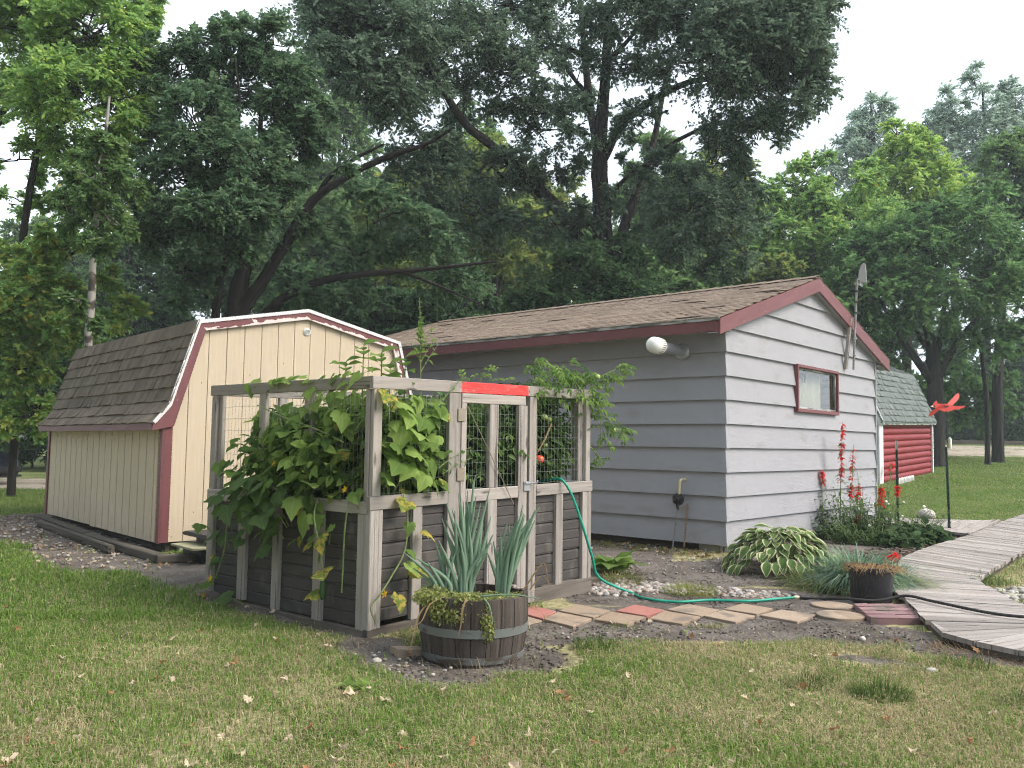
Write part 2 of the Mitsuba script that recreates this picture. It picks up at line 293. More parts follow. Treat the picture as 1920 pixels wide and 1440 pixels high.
def ground_color(p, n, uv):
    s = soil(p, n, uv); g = fbm(p.x * 1.3, p.y * 1.3, 4.0, octaves=3); f = fbm(p.x * 40, p.y * 40, 8.0, octaves=3)
    thatch = mix(C(.16, .16, .07), C(.40, .345, .22), dr.clip(.9 * g + .8 * (f - .5), 0, 1)) * (.6 + .8 * f)
    far = smoothstep(9., 16., p.y); green = mix(C(.055, .09, .022), C(.11, .14, .042), dr.clip(g + .7 * (f - .5), 0, 1)); thatch = mix(thatch, green * (.7 + .6 * f), far * smoothstep(-3., 3., p.x) + smoothstep(6., 9., p.y) * smoothstep(2., -2., p.x) * .8)
    c = mix(s, thatch, smoothstep(-.03, .05, dirt_dr(p.x, p.y)))
    rut = fbm(p.x * .8, p.y * 3, 2.0, octaves=3); d1 = dr.maximum(smoothstep(20.6, 21.4, p.y + rut) * smoothstep(27.2, 26., p.y + rut) * smoothstep(-5.5, -6.5, p.x), smoothstep(42.5, 43.3, p.y + .8 * rut) * smoothstep(52.5, 51., p.y + rut) * smoothstep(12., 14., p.x))
    return mix(c, mix(C(.27, .23, .18), C(.42, .37, .31), f) * (.8 + .4 * g), d1 * (1 - .6 * smoothstep(.55, .7, fbm(p.x * 2.2, p.y * 2.2, 9.0))))
mat('earth', ground_color, .95, lambda p, n, uv: fbm(p.x * 17, p.y * 17, 1.0, octaves=4), .035, spec=.1)
def paver_tone(a, b):
    def fn(p, n, uv):
        k = cell_rand(dr.floor(uv.x / 20), 3); f = noise(p.x * 240, p.y * 240, p.z * 240); g = fbm(p.x * 9, p.y * 9, 3.0)
        return mix(mix(C(*a), C(*b), dr.clip(k * .7 + .6 * (g - .3), 0, 1)) * (.8 + .4 * f), C(.16, .14, .12), .7 * smoothstep(.55, .75, fbm(p.x * 5.5, p.y * 5.5, 6.0)))
    return fn
mat('tan_paver', paver_tone((.30, .225, .165), (.39, .315, .245)), .9, spec=.2)
mat('pink_paver', paver_tone((.36, .15, .125), (.43, .21, .18)), .9, spec=.2)
mat('mauve_paver', paver_tone((.24, .145, .15), (.31, .20, .20)), .9, spec=.2)
def pebble(p, n, uv): return {'type': 'mesh_attribute', 'name': 'vertex_color'}
VC = {'type': 'mesh_attribute', 'name': 'vertex_color'}
scene['stone_surface'] = {'type': 'principled', 'base_color': VC, 'roughness': .7, 'specular': .35}
scene['foliage'] = {'type': 'principledthin', 'base_color': VC, 'roughness': .42, 'diff_trans': 1.15, 'eta': 1.4}
scene['grass_blade'] = {'type': 'principledthin', 'base_color': VC, 'roughness': .6, 'diff_trans': .6, 'eta': 1.3}
def thin(key, color, trans=1.1, rough=.5):
    scene[key] = {'type': 'principledthin', 'base_color': mikit.proc(color) if callable(color) else {'type': 'rgb', 'value': list(color)}, 'roughness': rough, 'diff_trans': trans, 'eta': 1.35}
def vein(c1, c2, c3):
    def fn(p, n, uv):
        g = fbm(p.x * 24, p.y * 24, p.z * 24); v = dr.abs(uv.x); ribs = dr.abs(dr.sin((uv.y * 3.2 - v * 1.7) * 6.28)); m = dr.maximum(smoothstep(.035, .012, v), .6 * smoothstep(.16, .03, ribs))
        return mix(mix(C(*c1), C(*c2), g), C(*c3), .55 * m)
    return fn
thin('vine_dark', vein((.105, .18, .07), (.16, .25, .095), (.24, .32, .16)))
thin('vine_mid', vein((.14, .24, .06), (.20, .31, .085), (.27, .36, .16)))
thin('vine_lime', vein((.24, .36, .085), (.33, .46, .14), (.42, .52, .24)), 1.0)
def sick(p, n, uv):
    g = fbm(p.x * 40, p.y * 40, p.z * 40); return mix(vein((.14, .22, .05), (.20, .28, .07), (.3, .36, .15))(p, n, uv), C(.50, .40, .10), smoothstep(.42, .6, g))
thin('vine_yellowing', sick, .9)
thin('dead_leaf', lambda p, n, uv: mix(C(.30, .19, .09), C(.52, .38, .22), fbm(p.x * 40, p.y * 40, p.z * 40)), .5, .8)
thin('fallen_leaf_pale', lambda p, n, uv: mix(C(.50, .40, .27), C(.66, .57, .44), fbm(p.x * 50, p.y * 50, p.z * 50)), .4, .8)
thin('fallen_leaf_brown', lambda p, n, uv: mix(C(.26, .14, .07), C(.45, .28, .15), fbm(p.x * 50, p.y * 50, p.z * 50)), .4, .8)
thin('tomato_leaf', lambda p, n, uv: mix(C(.09, .17, .055), C(.17, .28, .09), fbm(p.x * 9, p.y * 9, p.z * 9)), .8)
thin('tomato_leaf_light', lambda p, n, uv: mix(C(.18, .29, .08), C(.28, .41, .13), fbm(p.x * 9, p.y * 9, p.z * 9)), .9)
thin('litter_leaf', lambda p, n, uv: mix(mix(C(.20, .13, .08), C(.36, .27, .18), cell_rand(p.x * 14, p.y * 14)), C(.52, .46, .37), smoothstep(.55, .6, cell_rand(p.x * 11 + 5, p.y * 11)) * .8), .3, .8)
def hosta(p, n, uv):
    v = dr.abs(uv.x); e = noise(p.x * 60, p.y * 60, p.z * 60); rib = .5 + .5 * dr.sin(v * 34); g = fbm(p.x * 7, p.y * 7, p.z * 7)
    return mix(mix(C(.085, .15, .05), C(.15, .235, .085), .6 * g + .4 * rib), C(.62, .62, .38), smoothstep(.64, .80, v + .16 * (e - .5)))
thin('hosta_leaf', hosta, .6)
thin('onion_leaf', lambda p, n, uv: mix(C(.15, .25, .17), C(.26, .37, .27), fbm(uv.x * 3, uv.y * 60, cell_rand(dr.floor(uv.x / 20), 2) * 30)), .25, .45)
thin('petal_red', lambda p, n, uv: mix(C(.60, .02, .025), C(.80, .07, .06), noise(p.x * 40, p.y * 40, p.z * 40)), .7)
thin('petal_yellow', (.85, .55, .04), .8)
mat('stem_green', lambda p, n, uv: mix(C(.10, .16, .05), C(.24, .29, .12), noise(p.x * 14, p.y * 14, p.z * 14)), .6)
mat('tomato_red', lambda p, n, uv: mix(C(.60, .07, .03), C(.70, .14, .06), fbm(p.x * 25, p.y * 25, p.z * 25)), .25)
mat('tomato_green', (.30, .40, .12), .3)
mat('cucumber_skin', (.03, .075, .02), .4)
mat('bark', lambda p, n, uv: mix(C(.022, .020, .019), C(.066, .061, .056), fbm(uv.x * 1.5, uv.y * 22, 1.0, octaves=4)), .95, lambda p, n, uv: fbm(uv.x * 2, uv.y * 22, 1.0, octaves=3), .03, spec=.1)
mat('birch_bark', lambda p, n, uv: mix(C(.50, .48, .44), C(.09, .08, .07), smoothstep(.56, .68, fbm(uv.x * 9, uv.y * 2.5, 3.0, octaves=4))), .85, spec=.2)
mat('car_paint', (.008, .010, .018), .25, clearcoat=1.0, clearcoat_gloss=.95)
mat('amber', (.85, .28, .03), .2)
mat('lamp_lens', (.75, .78, .8), .1, clearcoat=1.0)
mat('blind_cloth', lambda p, n, uv: mix(C(.20, .21, .155), C(.24, .25, .185), noise(p.x * 3, p.y * 3, p.z * 3)), .8)
scene['window_glass'] = {'type': 'thindielectric', 'int_ior': 1.5}
mat('mulch', lambda p, n, uv: mix(C(.07, .05, .04), C(.20, .15, .12), cell_rand(dr.floor(uv.x / 20), 3)), .9)

# ------------------------------------------------------------------ the ground: one sheet to the horizon
def terrain():
    xs = np.unique(np.concatenate([np.linspace(-300, -20, 18), np.linspace(-20, -6, 29), np.linspace(-6, 7, 131), np.linspace(7, 30, 47), np.linspace(30, 300, 18)]))
    ys = np.unique(np.concatenate([np.linspace(-150, 0, 12), np.linspace(0, 3, 12), np.linspace(3, 12, 100), np.linspace(12, 60, 90), np.linspace(60, 400, 18)]))
    X, Y = np.meshgrid(xs, ys); d = dirt_np(X, Y); bump = .03 * (meshkit.fbm(np.stack([X * 2.2, Y * 2.2, 0 * X], -1), 3, 2) - .5) + .022 * (meshkit.fbm(np.stack([X * 7, Y * 7, 0 * X], -1), 3, 4) - .5) * (d < 0)
    Zv = ground_z(X, np.minimum(Y, 75)) + bump * (np.hypot(X, Y) < 40); V = np.stack([X, Y, Zv], -1).reshape(-1, 3); n, m = len(xs), len(ys)
    i = (np.arange(m - 1)[:, None] * n + np.arange(n - 1)).ravel(); F = np.vstack([np.stack([i, i + 1, i + n + 1], 1), np.stack([i, i + n + 1, i + n], 1)])
    return V, F
scene['ground'] = shape(terrain(), 'earth', smooth=True)
labels['ground'] = {'kind': 'structure', 'label': 'lawn ground with bare soil, beds and driveway tracks'}

# ------------------------------------------------------------------ frames of the buildings
class Frame:
    def __init__(s, x, y, yaw, tilt=0):
        s.o = np.array([x, y, 0.]); s.er = np.array([math.cos(yaw), math.sin(yaw), 0]); s.el = np.array([-math.sin(yaw), math.cos(yaw), 0]); s.tilt = tilt
    def __call__(s, a, t, z): return s.o + s.er * a + s.el * t + Z * (z + s.tilt * a)

# ------------------------------------------------------------------ grey lap-sided shed
S = Frame(2.696, 10.9006, .8505); SW, SL, SZ0, SE = 5.46, 8.0, 2.929, .305
shed = thing('grey_shed', 'grey lap sided shed with maroon trim and brown shingle roof', 'shed')
wall_l = part(shed, 'side_wall', slab([S(.03, .02, .2), S(.03, SL - .02, .2), S(.03, SL - .02, 2.9), S(.03, .02, 2.9)], S.er * .02), 'groove')
part(shed, 'rear_wall', slab([S(.05, SL, .2), S(SW - .05, SL, .2), S(SW - .05, SL, 2.92), S(SW / 2, SL, 3.85), S(.05, SL, 2.92)], -S.el * .03), 'grey_siding')
part(shed, 'side_wall', slab([S(SW, .02, .2), S(SW, SL, .2), S(SW, SL, 2.9), S(SW, .02, 2.9)], -S.er * .03), 'grey_siding')
gable = part(shed, 'gable_wall', cat([slab([S(a, .03, z0), S(b, .03, z0), S(b, .03, z1), S(a, .03, z1)], S.el * .02) for a, b, z0, z1 in ((.02, 2.12, .2, 2.9), (3.65, SW - .02, .2, 2.9), (2.12, 3.65, .2, 2.0))]), 'groove')
def lap(poly_lo, poly_hi, out, lo=.038, hi=-.004, back=.02):
    """One lap board: two lower and two upper points on the wall plane, lower edge standing proud along out."""
    a, b = poly_lo; c, d = poly_hi
    P = [a + out * lo, b + out * lo, c + out * hi, d + out * hi]; Q = [a - out * back, b - out * back, c - out * back, d - out * back]
    return slab(P, np.array(Q) - np.array(P), ori=b - a)
for i in range(1, 10):                                              # the long side, in two lengths per course
    z0, z1 = SZ0 - SE * i, min(SZ0 - SE * (i - 1) + .012, 2.90); j = 2.2 + 3.6 * ((i * .37) % 1)
    for a, b in ((.035, j), (j + .003, SL)):
        w = lambda: rv(-.003, .003)
        part(wall_l, 'siding_board', lap((S(0, a, z0 + w()), S(0, b, z0 + w())), (S(0, b, z1), S(0, a, z1)), -S.er), 'grey_siding')
    k = cat([slab([S(-.041, -.041, z0 - .004), S(-.041, .045, z0 - .004), S(-.002, .045, z1), S(-.002, -.002, z1)], S.er * .002), slab([S(-.041, -.041, z0 - .004), S(.045, -.041, z0 - .004), S(.045, -.002, z1), S(-.002, -.002, z1)], S.el * .002)])
    part(wall_l, 'corner_cap', k, 'grey_siding')
roof_z = lambda a: 3.86 - abs(a - SW / 2) * .3135                    # underside line of the rakes on the gable
for i in range(-3, 10):
    z0, z1 = SZ0 - SE * i, SZ0 - SE * (i - 1) + .012
    def span(z):
        if z <= 2.93: return .0, SW
        h = max((3.86 - z) / .3135, .02); return SW / 2 - h, SW / 2 + h
    a0, b0 = span(z0); a1, b1 = span(min(z1, 3.84)); z1 = min(z1, 3.84)
    if i >= 1: a0 = a1 = .035
    pieces = [(a0, b0, a1, b1)] if i not in (2, 3) else [(a0, 2.115, a1, 2.115), (3.665, b0, 3.665, b1)]
    if i == 0: pieces = [(0, b0, a1, b1)]
    for p in pieces:
        w = rv(-.002, .002)
        part(gable, 'siding_board', lap((S(p[0], 0, z0 + w), S(p[1], 0, z0 + w)), (S(p[3], 0, z1), S(p[2], 0, z1)), -S.el), 'grey_siding')
part(shed, 'corner_trim', slab([S(SW - .02, -.042, .18), S(SW + .012, -.042, .18), S(SW + .012, -.042, 2.93), S(SW - .02, -.042, 2.93)], S.el * .05), 'grey_siding')
for t in (.25, 2.6, 5.2, 7.6):
    part(shed, 'foundation_block', boxm(S(.25, t, .07), .4, .3, .3, .85), 'concrete')
part(shed, 'floor_beam', slab([S(.12, .1, .02), S(.12, SL, .02), S(.12, SL, .2), S(.12, .1, .2)], S.er * .05), 'timber')
part(shed, 'floor_beam', slab([S(.1, .14, .02), S(SW, .14, .02), S(SW, .14, .2), S(.1, .14, .2)], S.el * .05), 'timber')
# roof
RT0, RT1, EV = -.13, SL + .15, .40
apex = 4.005
def rz(a): return apex - abs(a - SW / 2) * .3135
roof = part(shed, 'roof', cat([slab([S(-EV, RT0 + .03, rz(-EV) - .05), S(-EV, RT1, rz(-EV) - .05), S(SW / 2, RT1, apex - .05), S(SW / 2, RT0 + .03, apex - .05)], Z * .03),
                               slab([S(SW + EV, RT0 + .03, rz(-EV) - .05), S(SW + EV, RT1, rz(-EV) - .05), S(SW / 2, RT1, apex - .05), S(SW / 2, RT0 + .03, apex - .05)], Z * .03)]), 'groove')
tabs = []
for side in (0, 1):
    n = 25; run = SW / 2 + EV + .02
    for i in range(n):
        for k in range(24):
            t0 = RT0 + (RT1 - RT0) * (k + (.5 if i % 2 else 0) - .5 + rv(-.1, .1)) / 23.5; t1 = t0 + (RT1 - RT0) / 23.5 * rv(.97, 1.0)
            t0, t1 = max(t0, RT0 - .01), min(t1, RT1); 
            if t1 - t0 < .03: continue
            f0, f1 = run * i / n, run * (i + 1.12) / n; lift = .012 + rv(-.002, .003) + (.012 if random.random() < .03 else 0)
            A = lambda f, t, h: S((-EV - .02 + f) if side == 0 else (SW + EV + .02 - f), t, rz(-EV - .02 + f) - .02 + h)
            w = rv(-.005, .005); f1 = min(f1, run)
            tabs.append(slab([A(f0 + w, t0, lift), A(f0 + w + rv(-.006, .006), t1, lift), A(f1, t1, .006), A(f1, t0, .006)], -Z * .008, ori=S.el))
part(roof, 'shingles', cat(tabs), 'tan_shingle', kind='stuff')
caps = [slab([S(SW / 2 - .15, t, apex - .035), S(SW / 2 - .15, t + .3, apex - .045), S(SW / 2, t + .3, apex + .008), S(SW / 2, t, apex + .018)], -Z * .008) for t in np.arange(RT0, RT1 - .2, .28)] + \
       [slab([S(SW / 2 + .15, t, apex - .035), S(SW / 2 + .15, t + .3, apex - .045), S(SW / 2, t + .3, apex + .008), S(SW / 2, t, apex + .018)], -Z * .008) for t in np.arange(RT0, RT1 - .2, .28)]
part(roof, 'ridge_caps', cat(caps), 'tan_shingle', kind='stuff')
rk = lambda a, d: S(a, -.115, rz(a) - .035 - d)
for a, b in ((-EV, SW / 2), (SW + EV, SW / 2)):
    part(shed, 'rake_board', slab([rk(a, .195), rk(b, .195), rk(b, .0), rk(a, .0)], -S.el * .03, ori=rk(b, 0) - rk(a, 0)), 'maroon_paint')
    part(shed, 'rake_soffit', slab([S(a, -.11, rz(a) - .21), S(b, -.11, rz(b) - .21), S(b, .02, rz(b) - .21), S(a, .02, rz(a) - .21)], Z * .012), 'grey_siding')
for sgn, a in ((1, -EV), (-1, SW + EV)):
    part(shed, 'fascia', slab([S(a, RT0 + .02, 2.835), S(a, RT1, 2.835), S(a, RT1, 2.965), S(a, RT0 + .02, 2.965)], S.er * .025 * sgn, ori=S.el), 'maroon_paint')
    part(shed, 'soffit', slab([S(a + .02 * sgn, RT0 + .05, 2.862), S(a + .02 * sgn, RT1, 2.862), S(a + .42 * sgn, RT1, 2.872), S(a + .42 * sgn, RT0 + .05, 2.872)], Z * .012), 'grey_siding')
    part(shed, 'drip_edge', slab([S(a - .012 * sgn, RT0, 2.968), S(a - .012 * sgn, RT1, 2.968), S(a - .012 * sgn, RT1, 3.018), S(a - .012 * sgn, RT0, 3.018)], S.er * .02 * sgn, ori=S.el), 'drip_metal')
# window
win = part(shed, 'window', cat([board(S(2.09, -.035, 2.612), S(3.665, -.035, 2.612), .042, .07, Z), board(S(2.09, -.035, 1.965), S(3.665, -.035, 1.965), .05, .07, Z), board(S(2.11, -.035, 1.99), S(2.11, -.035, 2.59), .04, .07, S.er), board(S(3.645, -.035, 1.99), S(3.645, -.035, 2.59), .04, .07, S.er)]), 'maroon_paint')
part(win, 'sash', cat([board(S(2.15, -.02, 2.58), S(3.63, -.02, 2.58), .03, .022, Z), board(S(2.15, -.02, 2.002), S(3.63, -.02, 2.002), .032, .022, Z), board(S(2.143, -.02, 2.0), S(2.143, -.02, 2.58), .022, .022, S.er), board(S(3.612, -.02, 2.0), S(3.612, -.02, 2.58), .032, .03, S.er)]), 'drip_metal')
part(win, 'pane', (np.array([S(2.17, .0, 1.985), S(3.61, .0, 1.985), S(3.61, .0, 2.595), S(2.17, .0, 2.595)]), np.array([[0, 1, 2], [0, 2, 3]]), np.zeros((4, 2))), 'window_glass')
xs = np.linspace(2.11, 3.40, 60); fold = .008 * np.sin(xs * 22) + .003 * np.sin(xs * 57)
cv = np.array([S(x, .13 + f * .4, z) for z in (1.95, 2.60) for x, f in zip(xs, fold)]); n = len(xs)
part(win, 'blind', (cv, np.array([q for i in range(n - 1) for q in ([i, i + 1, i + 1 + n], [i, i + 1 + n, i + n])]), np.zeros((len(cv), 2))), 'blind_cloth', smooth=True)
part(win, 'hook', cat([tube([S(2.50 + k, .09, 2.6), S(2.50 + k, .09, 2.50 - .06 * (k > .12)), S(2.51 + k, .09, 2.46 - .06 * (k > .12))], .009, 5) for k in (0, .13, .2)]), 'dark_void')
part(win, 'reveal', cat([slab([S(2.1, .6, 1.8), S(3.7, .6, 1.8), S(3.7, .6, 2.75), S(2.1, .6, 2.75)], S.el * .02)] + [slab([S(a, .03, 1.8), S(a, .6, 1.8), S(a, .6, 2.75), S(a, .03, 2.75)], S.er * .02) for a in (2.08, 3.68)] + [slab([S(2.1, .03, z), S(3.7, .03, z), S(3.7, .6, z), S(2.1, .6, z)], Z * .02) for z in (1.93, 2.63)]), 'plywood')
# things fixed to the shed
vp = thing('vent_pipe', 'grey metal vent pipe with a domed white cap under the eave of the grey shed', 'vent pipe')
f0 = S(0, .60, 2.655); ax = -S.er + Z * .03; pl_ = .64
part(vp, 'pipe', tube([f0 + ax * .0, f0 + ax * pl_], .068, 20), 'galvanised', smooth=40)
part(vp, 'flange', lathe([(.068, .03), (.085, .03), (.105, .015), (.11, 0), (.0, 0)], f0 + ax * .018, 24, ax), 'galvanised', smooth=40)
capm = lathe([(.07, -.16), (.098, -.155), (.104, -.14), (.104, -.02), (.098, .03), (.075, .07), (.04, .09), (0, .095)], f0 + ax * (pl_ + .08), 28, ax)
part(vp, 'cap', capm, 'white_plastic', smooth=50)
e1 = nrm(np.cross(ax, Z)); e2 = np.cross(ax, e1)
part(vp, 'slot', cat([board(f0 + ax * (pl_ - .05) + (e1 * math.cos(q) + e2 * math.sin(q)) * .1045, f0 + ax * (pl_ + .02) + (e1 * math.cos(q) + e2 * math.sin(q)) * .1045, .008, .004, -e1 * math.sin(q) + e2 * math.cos(q), .001) for q in np.arange(0, 6.28, .26)]), 'groove')
an = thing('antenna', 'panel antenna on a metal mast clamped to the gable of the grey shed', 'antenna')
part(an, 'bracket_board', board(S(4.0, -.05, 2.70), S(4.03, -.13, 3.52), .06, .05, S.er), 'grey_wood')
mast0, mast1 = S(4.05, -.16, 2.69), S(4.09, -.22, 4.17)
part(an, 'mast', cat([tube([mast0, mast1], .017, 10)]), 'drip_metal', smooth=40)
for q in (.16, .34, .62, .74, .86):
    c = mast0 + (mast1 - mast0) * q; part(an, 'clamp', cat([tube([c - Z * .012, c + Z * .012], .024, 10), boxm(c + S.er * .0 - S.el * .02, .05, .02, .02, .85)]), 'black_rubber' if q > .5 else 'galvanised')
for q in (.94, .99):
    c = mast0 + (mast1 - mast0) * q; part(an, 'clamp', boxm(c + S.er * .02, .14, .05, .02, .85), 'drip_metal')
c = mast1 + S.er * .08 - Z * .05
part(an, 'panel', prism([(-.015, 0), (.125, 0), (.118, .22), (.105, .315), (.085, .325), (.04, .285), (.005, .18)], c, np.array([.97, -.05, 0]), Z, np.array([.03, .05, 0])), 'antenna_grey')
part(an, 'connector', cat([tube([c + S.er * k + S.el * -.02, c + S.er * k + S.el * -.02 - Z * .06], .009, 6) for k in (.02, .06, .1)]), 'galvanised')
rg = thing('gas_regulator', 'black round gas regulator on a brass pipe low on the grey shed wall', 'gas regulator')
b0 = S(-.03, .60, .965); elbow = spline([S(.0, .56, .985), S(-.07, .575, .99), S(-.105, .585, .965), S(-.11, .59, .90), S(-.11, .595, .80)], 6)
part(rg, 'pipe', tube(elbow, .019, 10), 'brass', smooth=40)
bc = S(-.11, .61, .735)
part(rg, 'body', lathe([(0, .05), (.03, .05), (.04, .02), (.078, .012), (.08, -.012), (.04, -.025), (0, -.03)], bc, 24, -S.er), 'black_plastic', smooth=35)
part(rg, 'nozzle', cat([tube([bc - Z * .03 - S.er * .02, bc - Z * .13 - S.er * .01], [.024, .016], 10), tube([bc - S.er * .04, bc - S.er * .08], .02, 10)]), 'black_plastic', smooth=40)
part(rg, 'tube', tube(spline([bc - Z * .13 - S.er * .01, S(-.10, .64, .47), S(-.08, .69, .25), S(-.10, .69, .15), S(-.14, .70, .0)], 8), .008, 6), 'drip_metal', smooth=40)
ch = thing('rusty_chain', 'rusty chain hanging beside the gas regulator on the grey shed', 'chain')
a0, a1 = S(-.06, .50, .66), S(-.10, .53, .12); N = 20
for k in range(N):
    c = a0 + (a1 - a0) * k / N; q = S.el if k % 2 else S.er; L = np.linalg.norm(a1 - a0) / N * .85
    ring = [c + q * .011 * math.cos(w) + Z * L * math.sin(w) for w in np.linspace(0, 2 * math.pi, 9)]; part(ch, 'link', tube(ring, .0035, 4, cap=False), 'rust')
part(ch, 'hook', tube([bc - Z * .09, S(-.09, .55, .62), a0], .004, 5), 'rust')

# ------------------------------------------------------------------ beige gambrel shed
B = Frame(-3.9997, 9.9637, .7288); BW, BL, BZ = 3.52, 4.88, .23
barn = thing('beige_shed', 'beige gambrel roofed shed with peeling maroon trim', 'shed')
prof = [(-.14, 1.60), (.03, 1.805), (.338, 2.806), (BW / 2, 3.10), (BW - .338, 2.806), (BW - .03, 1.805), (BW + .14, 1.60)]   # roof line
def roofline(a):
    for (x0, z0), (x1, z1) in zip(prof[:-1], prof[1:]):
        if x0 <= a <= x1: return z0 + (z1 - z0) * (a - x0) / (x1 - x0)
front = part(barn, 'front_wall', slab([B(.02, .012, BZ + .01), B(BW - .02, .012, BZ + .01), B(BW - .06, .012, 1.78), B(BW - .36, .012, 2.76), B(BW / 2, .012, 3.04), B(.36, .012, 2.76), B(.06, .012, 1.78)], B.el * .02), 'cream_groove')
gs = [.02] + [.045 + .223 * k for k in range(1, 16)] + [BW - .02]; gap = .0045
for a, b in zip(gs[:-1], gs[1:]):
    a2, b2 = a + gap, b - gap; mids = [x for x, z in prof if a2 < x < b2]; x3 = [a2] + mids + [b2]
    topz = lambda q: roofline(min(max(q, .03), BW - .03)) - .03
    poly = [B(a2, 0, BZ), B(b2, 0, BZ)] + [B(q, 0, topz(q)) for q in reversed(x3)]
    part(front, 'siding_board', slab(poly, B.el * .014, ori=Z), 'cream_siding')
side = part(barn, 'side_wall', slab([B(.012, .02, BZ + .01), B(.012, BL - .02, BZ + .01), B(.012, BL - .02, 1.6), B(.012, .02, 1.6)], B.er * .02), 'groove')
gs = [.02, .146] + [.272 + .2615 * k for k in range(0, 17)] + [BL - .02]; gs = [q for q in gs if q <= BL - .02]; gs[-1] = BL - .02
for k, (a, b) in enumerate(zip(gs[:-1], gs[1:])):
    zb = BZ - (.012 if a < 2.6 else 0) + rv(-.002, .002)
    part(side, 'siding_board', slab([B(0, a + .011, zb), B(0, b - .011, zb), B(0, b - .011, 1.56), B(0, a + .011, 1.56)], B.er * .014, ori=Z), 'cream_siding')
for q, dx in ((BL, 0),):
    part(barn, 'rear_wall', slab([B(.02, BL, BZ), B(BW - .02, BL, BZ), B(BW - .04, BL, 1.78), B(BW - .36, BL, 2.76), B(BW / 2, BL, 3.04), B(.36, BL, 2.76), B(.04, BL, 1.78)], -B.el * .02), 'cream_siding')
part(barn, 'side_wall', slab([B(BW, .02, BZ), B(BW, BL - .02, BZ), B(BW, BL - .02, 1.6), B(BW, .02, 1.6)], -B.er * .02), 'cream_siding')
for a in (0, BW - .094):
    part(barn, 'corner_trim', slab([B(a, -.022, BZ - .005), B(a + .094, -.022, BZ - .005), B(a + .094, -.022, 1.63), B(a, -.022, 1.63)], B.el * .02, ori=Z), 'maroon_paint')
for t in (-.022, BL - .085):
    part(barn, 'corner_trim', slab([B(-.022, t, BZ - .005), B(-.022, t + .094, BZ - .005), B(-.022, t + .094, 1.56), B(-.022, t, 1.56)], B.er * .02, ori=Z), 'maroon_paint')
# rakes: maroon boards under a white drip edge
def offset(path, d):
    out = []
    for i, p in enumerate(path):
        p = np.array(p); n = []
        if i > 0: e = p - path[i - 1]; n.append(nrm([-e[1], e[0]]))
        if i < len(path) - 1: e = np.array(path[i + 1]) - p; n.append(nrm([-e[1], e[0]]))
        m = nrm(sum(n)); out.append(p + m * d / max(np.dot(m, n[0]), .3))
    return out
top_, low = offset(prof, .0), offset(prof, -.115)
low[0], low[-1] = np.array([-.15, 1.505]), np.array([BW + .15, 1.505]); low[1], low[-2] = np.array([.094, 1.56]), np.array([BW - .094, 1.56])
for i in range(6):
    q = [low[i], low[i + 1], top_[i + 1], top_[i]]
    part(barn, 'rake_board', slab([B(x, -.055, z) for x, z in q], B.el * .03, ori=B(*[low[i + 1][0], 0, low[i + 1][1]]) - B(low[i][0], 0, low[i][1])), 'peeling_maroon_paint' if i in (2, 3, 4) else 'maroon_paint')
o1, o0 = offset(prof, .016), offset(prof, -.026)
for i in range(6):
    part(barn, 'drip_edge', slab([B(x, -.068, z) for x, z in (o0[i], o0[i + 1], o1[i + 1], o1[i])], B.el * .012), 'white_paint')
part(barn, 'fascia', slab([B(-.15, -.03, 1.505), B(-.15, BL + .06, 1.505), B(-.15, BL + .06, 1.59), B(-.15, -.03, 1.59)], B.er * .025, ori=B.el), 'maroon_paint')
part(barn, 'soffit', slab([B(-.13, -.03, 1.55), B(-.13, BL + .06, 1.55), B(.01, BL + .06, 1.56), B(.01, -.03, 1.56)], Z * .01), 'cream_siding')
# roof skin and shingles: eight courses of tabs on the near slope
R0, R1 = -.06, BL + .07
skin = [slab([B(x0, R0, z0 - .005), B(x0, R1, z0 - .005), B(x1, R1, z1 - .005), B(x1, R0, z1 - .005)], -Z * .02) for (x0, z0), (x1, z1) in zip(prof[:-1], prof[1:])]
broof = part(barn, 'roof', cat(skin), 'brown_shingle')
rows = [(-.155, 1.583), (-.055, 1.70), (.046, 1.85), (.094, 2.01), (.143, 2.17), (.192, 2.33), (.241, 2.49), (.290, 2.65), (.345, 2.83)]
for r in range(8):
    (x0, z0), (x1, z1) = rows[r], rows[r + 1]; n = 34; nn = nrm([-(z1 - z0), x1 - x0]); jit = rv(0, .5)
    for k in range(n + 1):
        t0 = max(R0 - .01, R0 + (R1 - R0) * (k - jit) / n); t1 = min(R1, R0 + (R1 - R0) * (k + 1 - jit) / n - .004)
        if t1 - t0 < .02: continue
        th = .014 + (.010 if random.random() < .45 else 0) + rv(0, .003); dz = rv(-.006, .006)
        lo = np.array([x0, z0 + dz]) + nn * th; hi = np.array([x1, z1]) + nn * .004
        P = [B(lo[0], t0, lo[1]), B(lo[0], t1, lo[1]), B(hi[0], t1, hi[1]), B(hi[0], t0, hi[1])]
        part(broof, 'shingle', slab(P, np.array([-(B.er * nn[0] + Z * nn[1]) * (th + .001)] * 2 + [-(B.er * nn[0] + Z * nn[1]) * .004] * 2), ori=B.el), 'brown_shingle')
cv_ = lathe([(0, .022), (.04, .022), (.052, .012), (.054, 0)], B(1.775, -.0, 2.825), 24, -B.el)
vent = part(barn, 'vent', cv_, 'white_paint', smooth=40)
part(vent, 'louvre', cat([board(B(1.775 - w, -.026, 2.825 + z), B(1.775 + w, -.026, 2.825 + z), .006, .004, Z, .001) for z, w in ((-.022, .03), (-.008, .037), (.008, .037), (.022, .03))]), 'drip_metal')
for t in (.15, 2.4, 4.6):
    part(barn, 'skid_block', boxm(B(.5, t, .1), .5, .25, .26, .73), 'concrete')
part(barn, 'floor_beam', slab([B(.1, .08, .0), B(.1, BL, .0), B(.1, BL, .24), B(.1, .08, .24)], B.er * .05), 'timber')
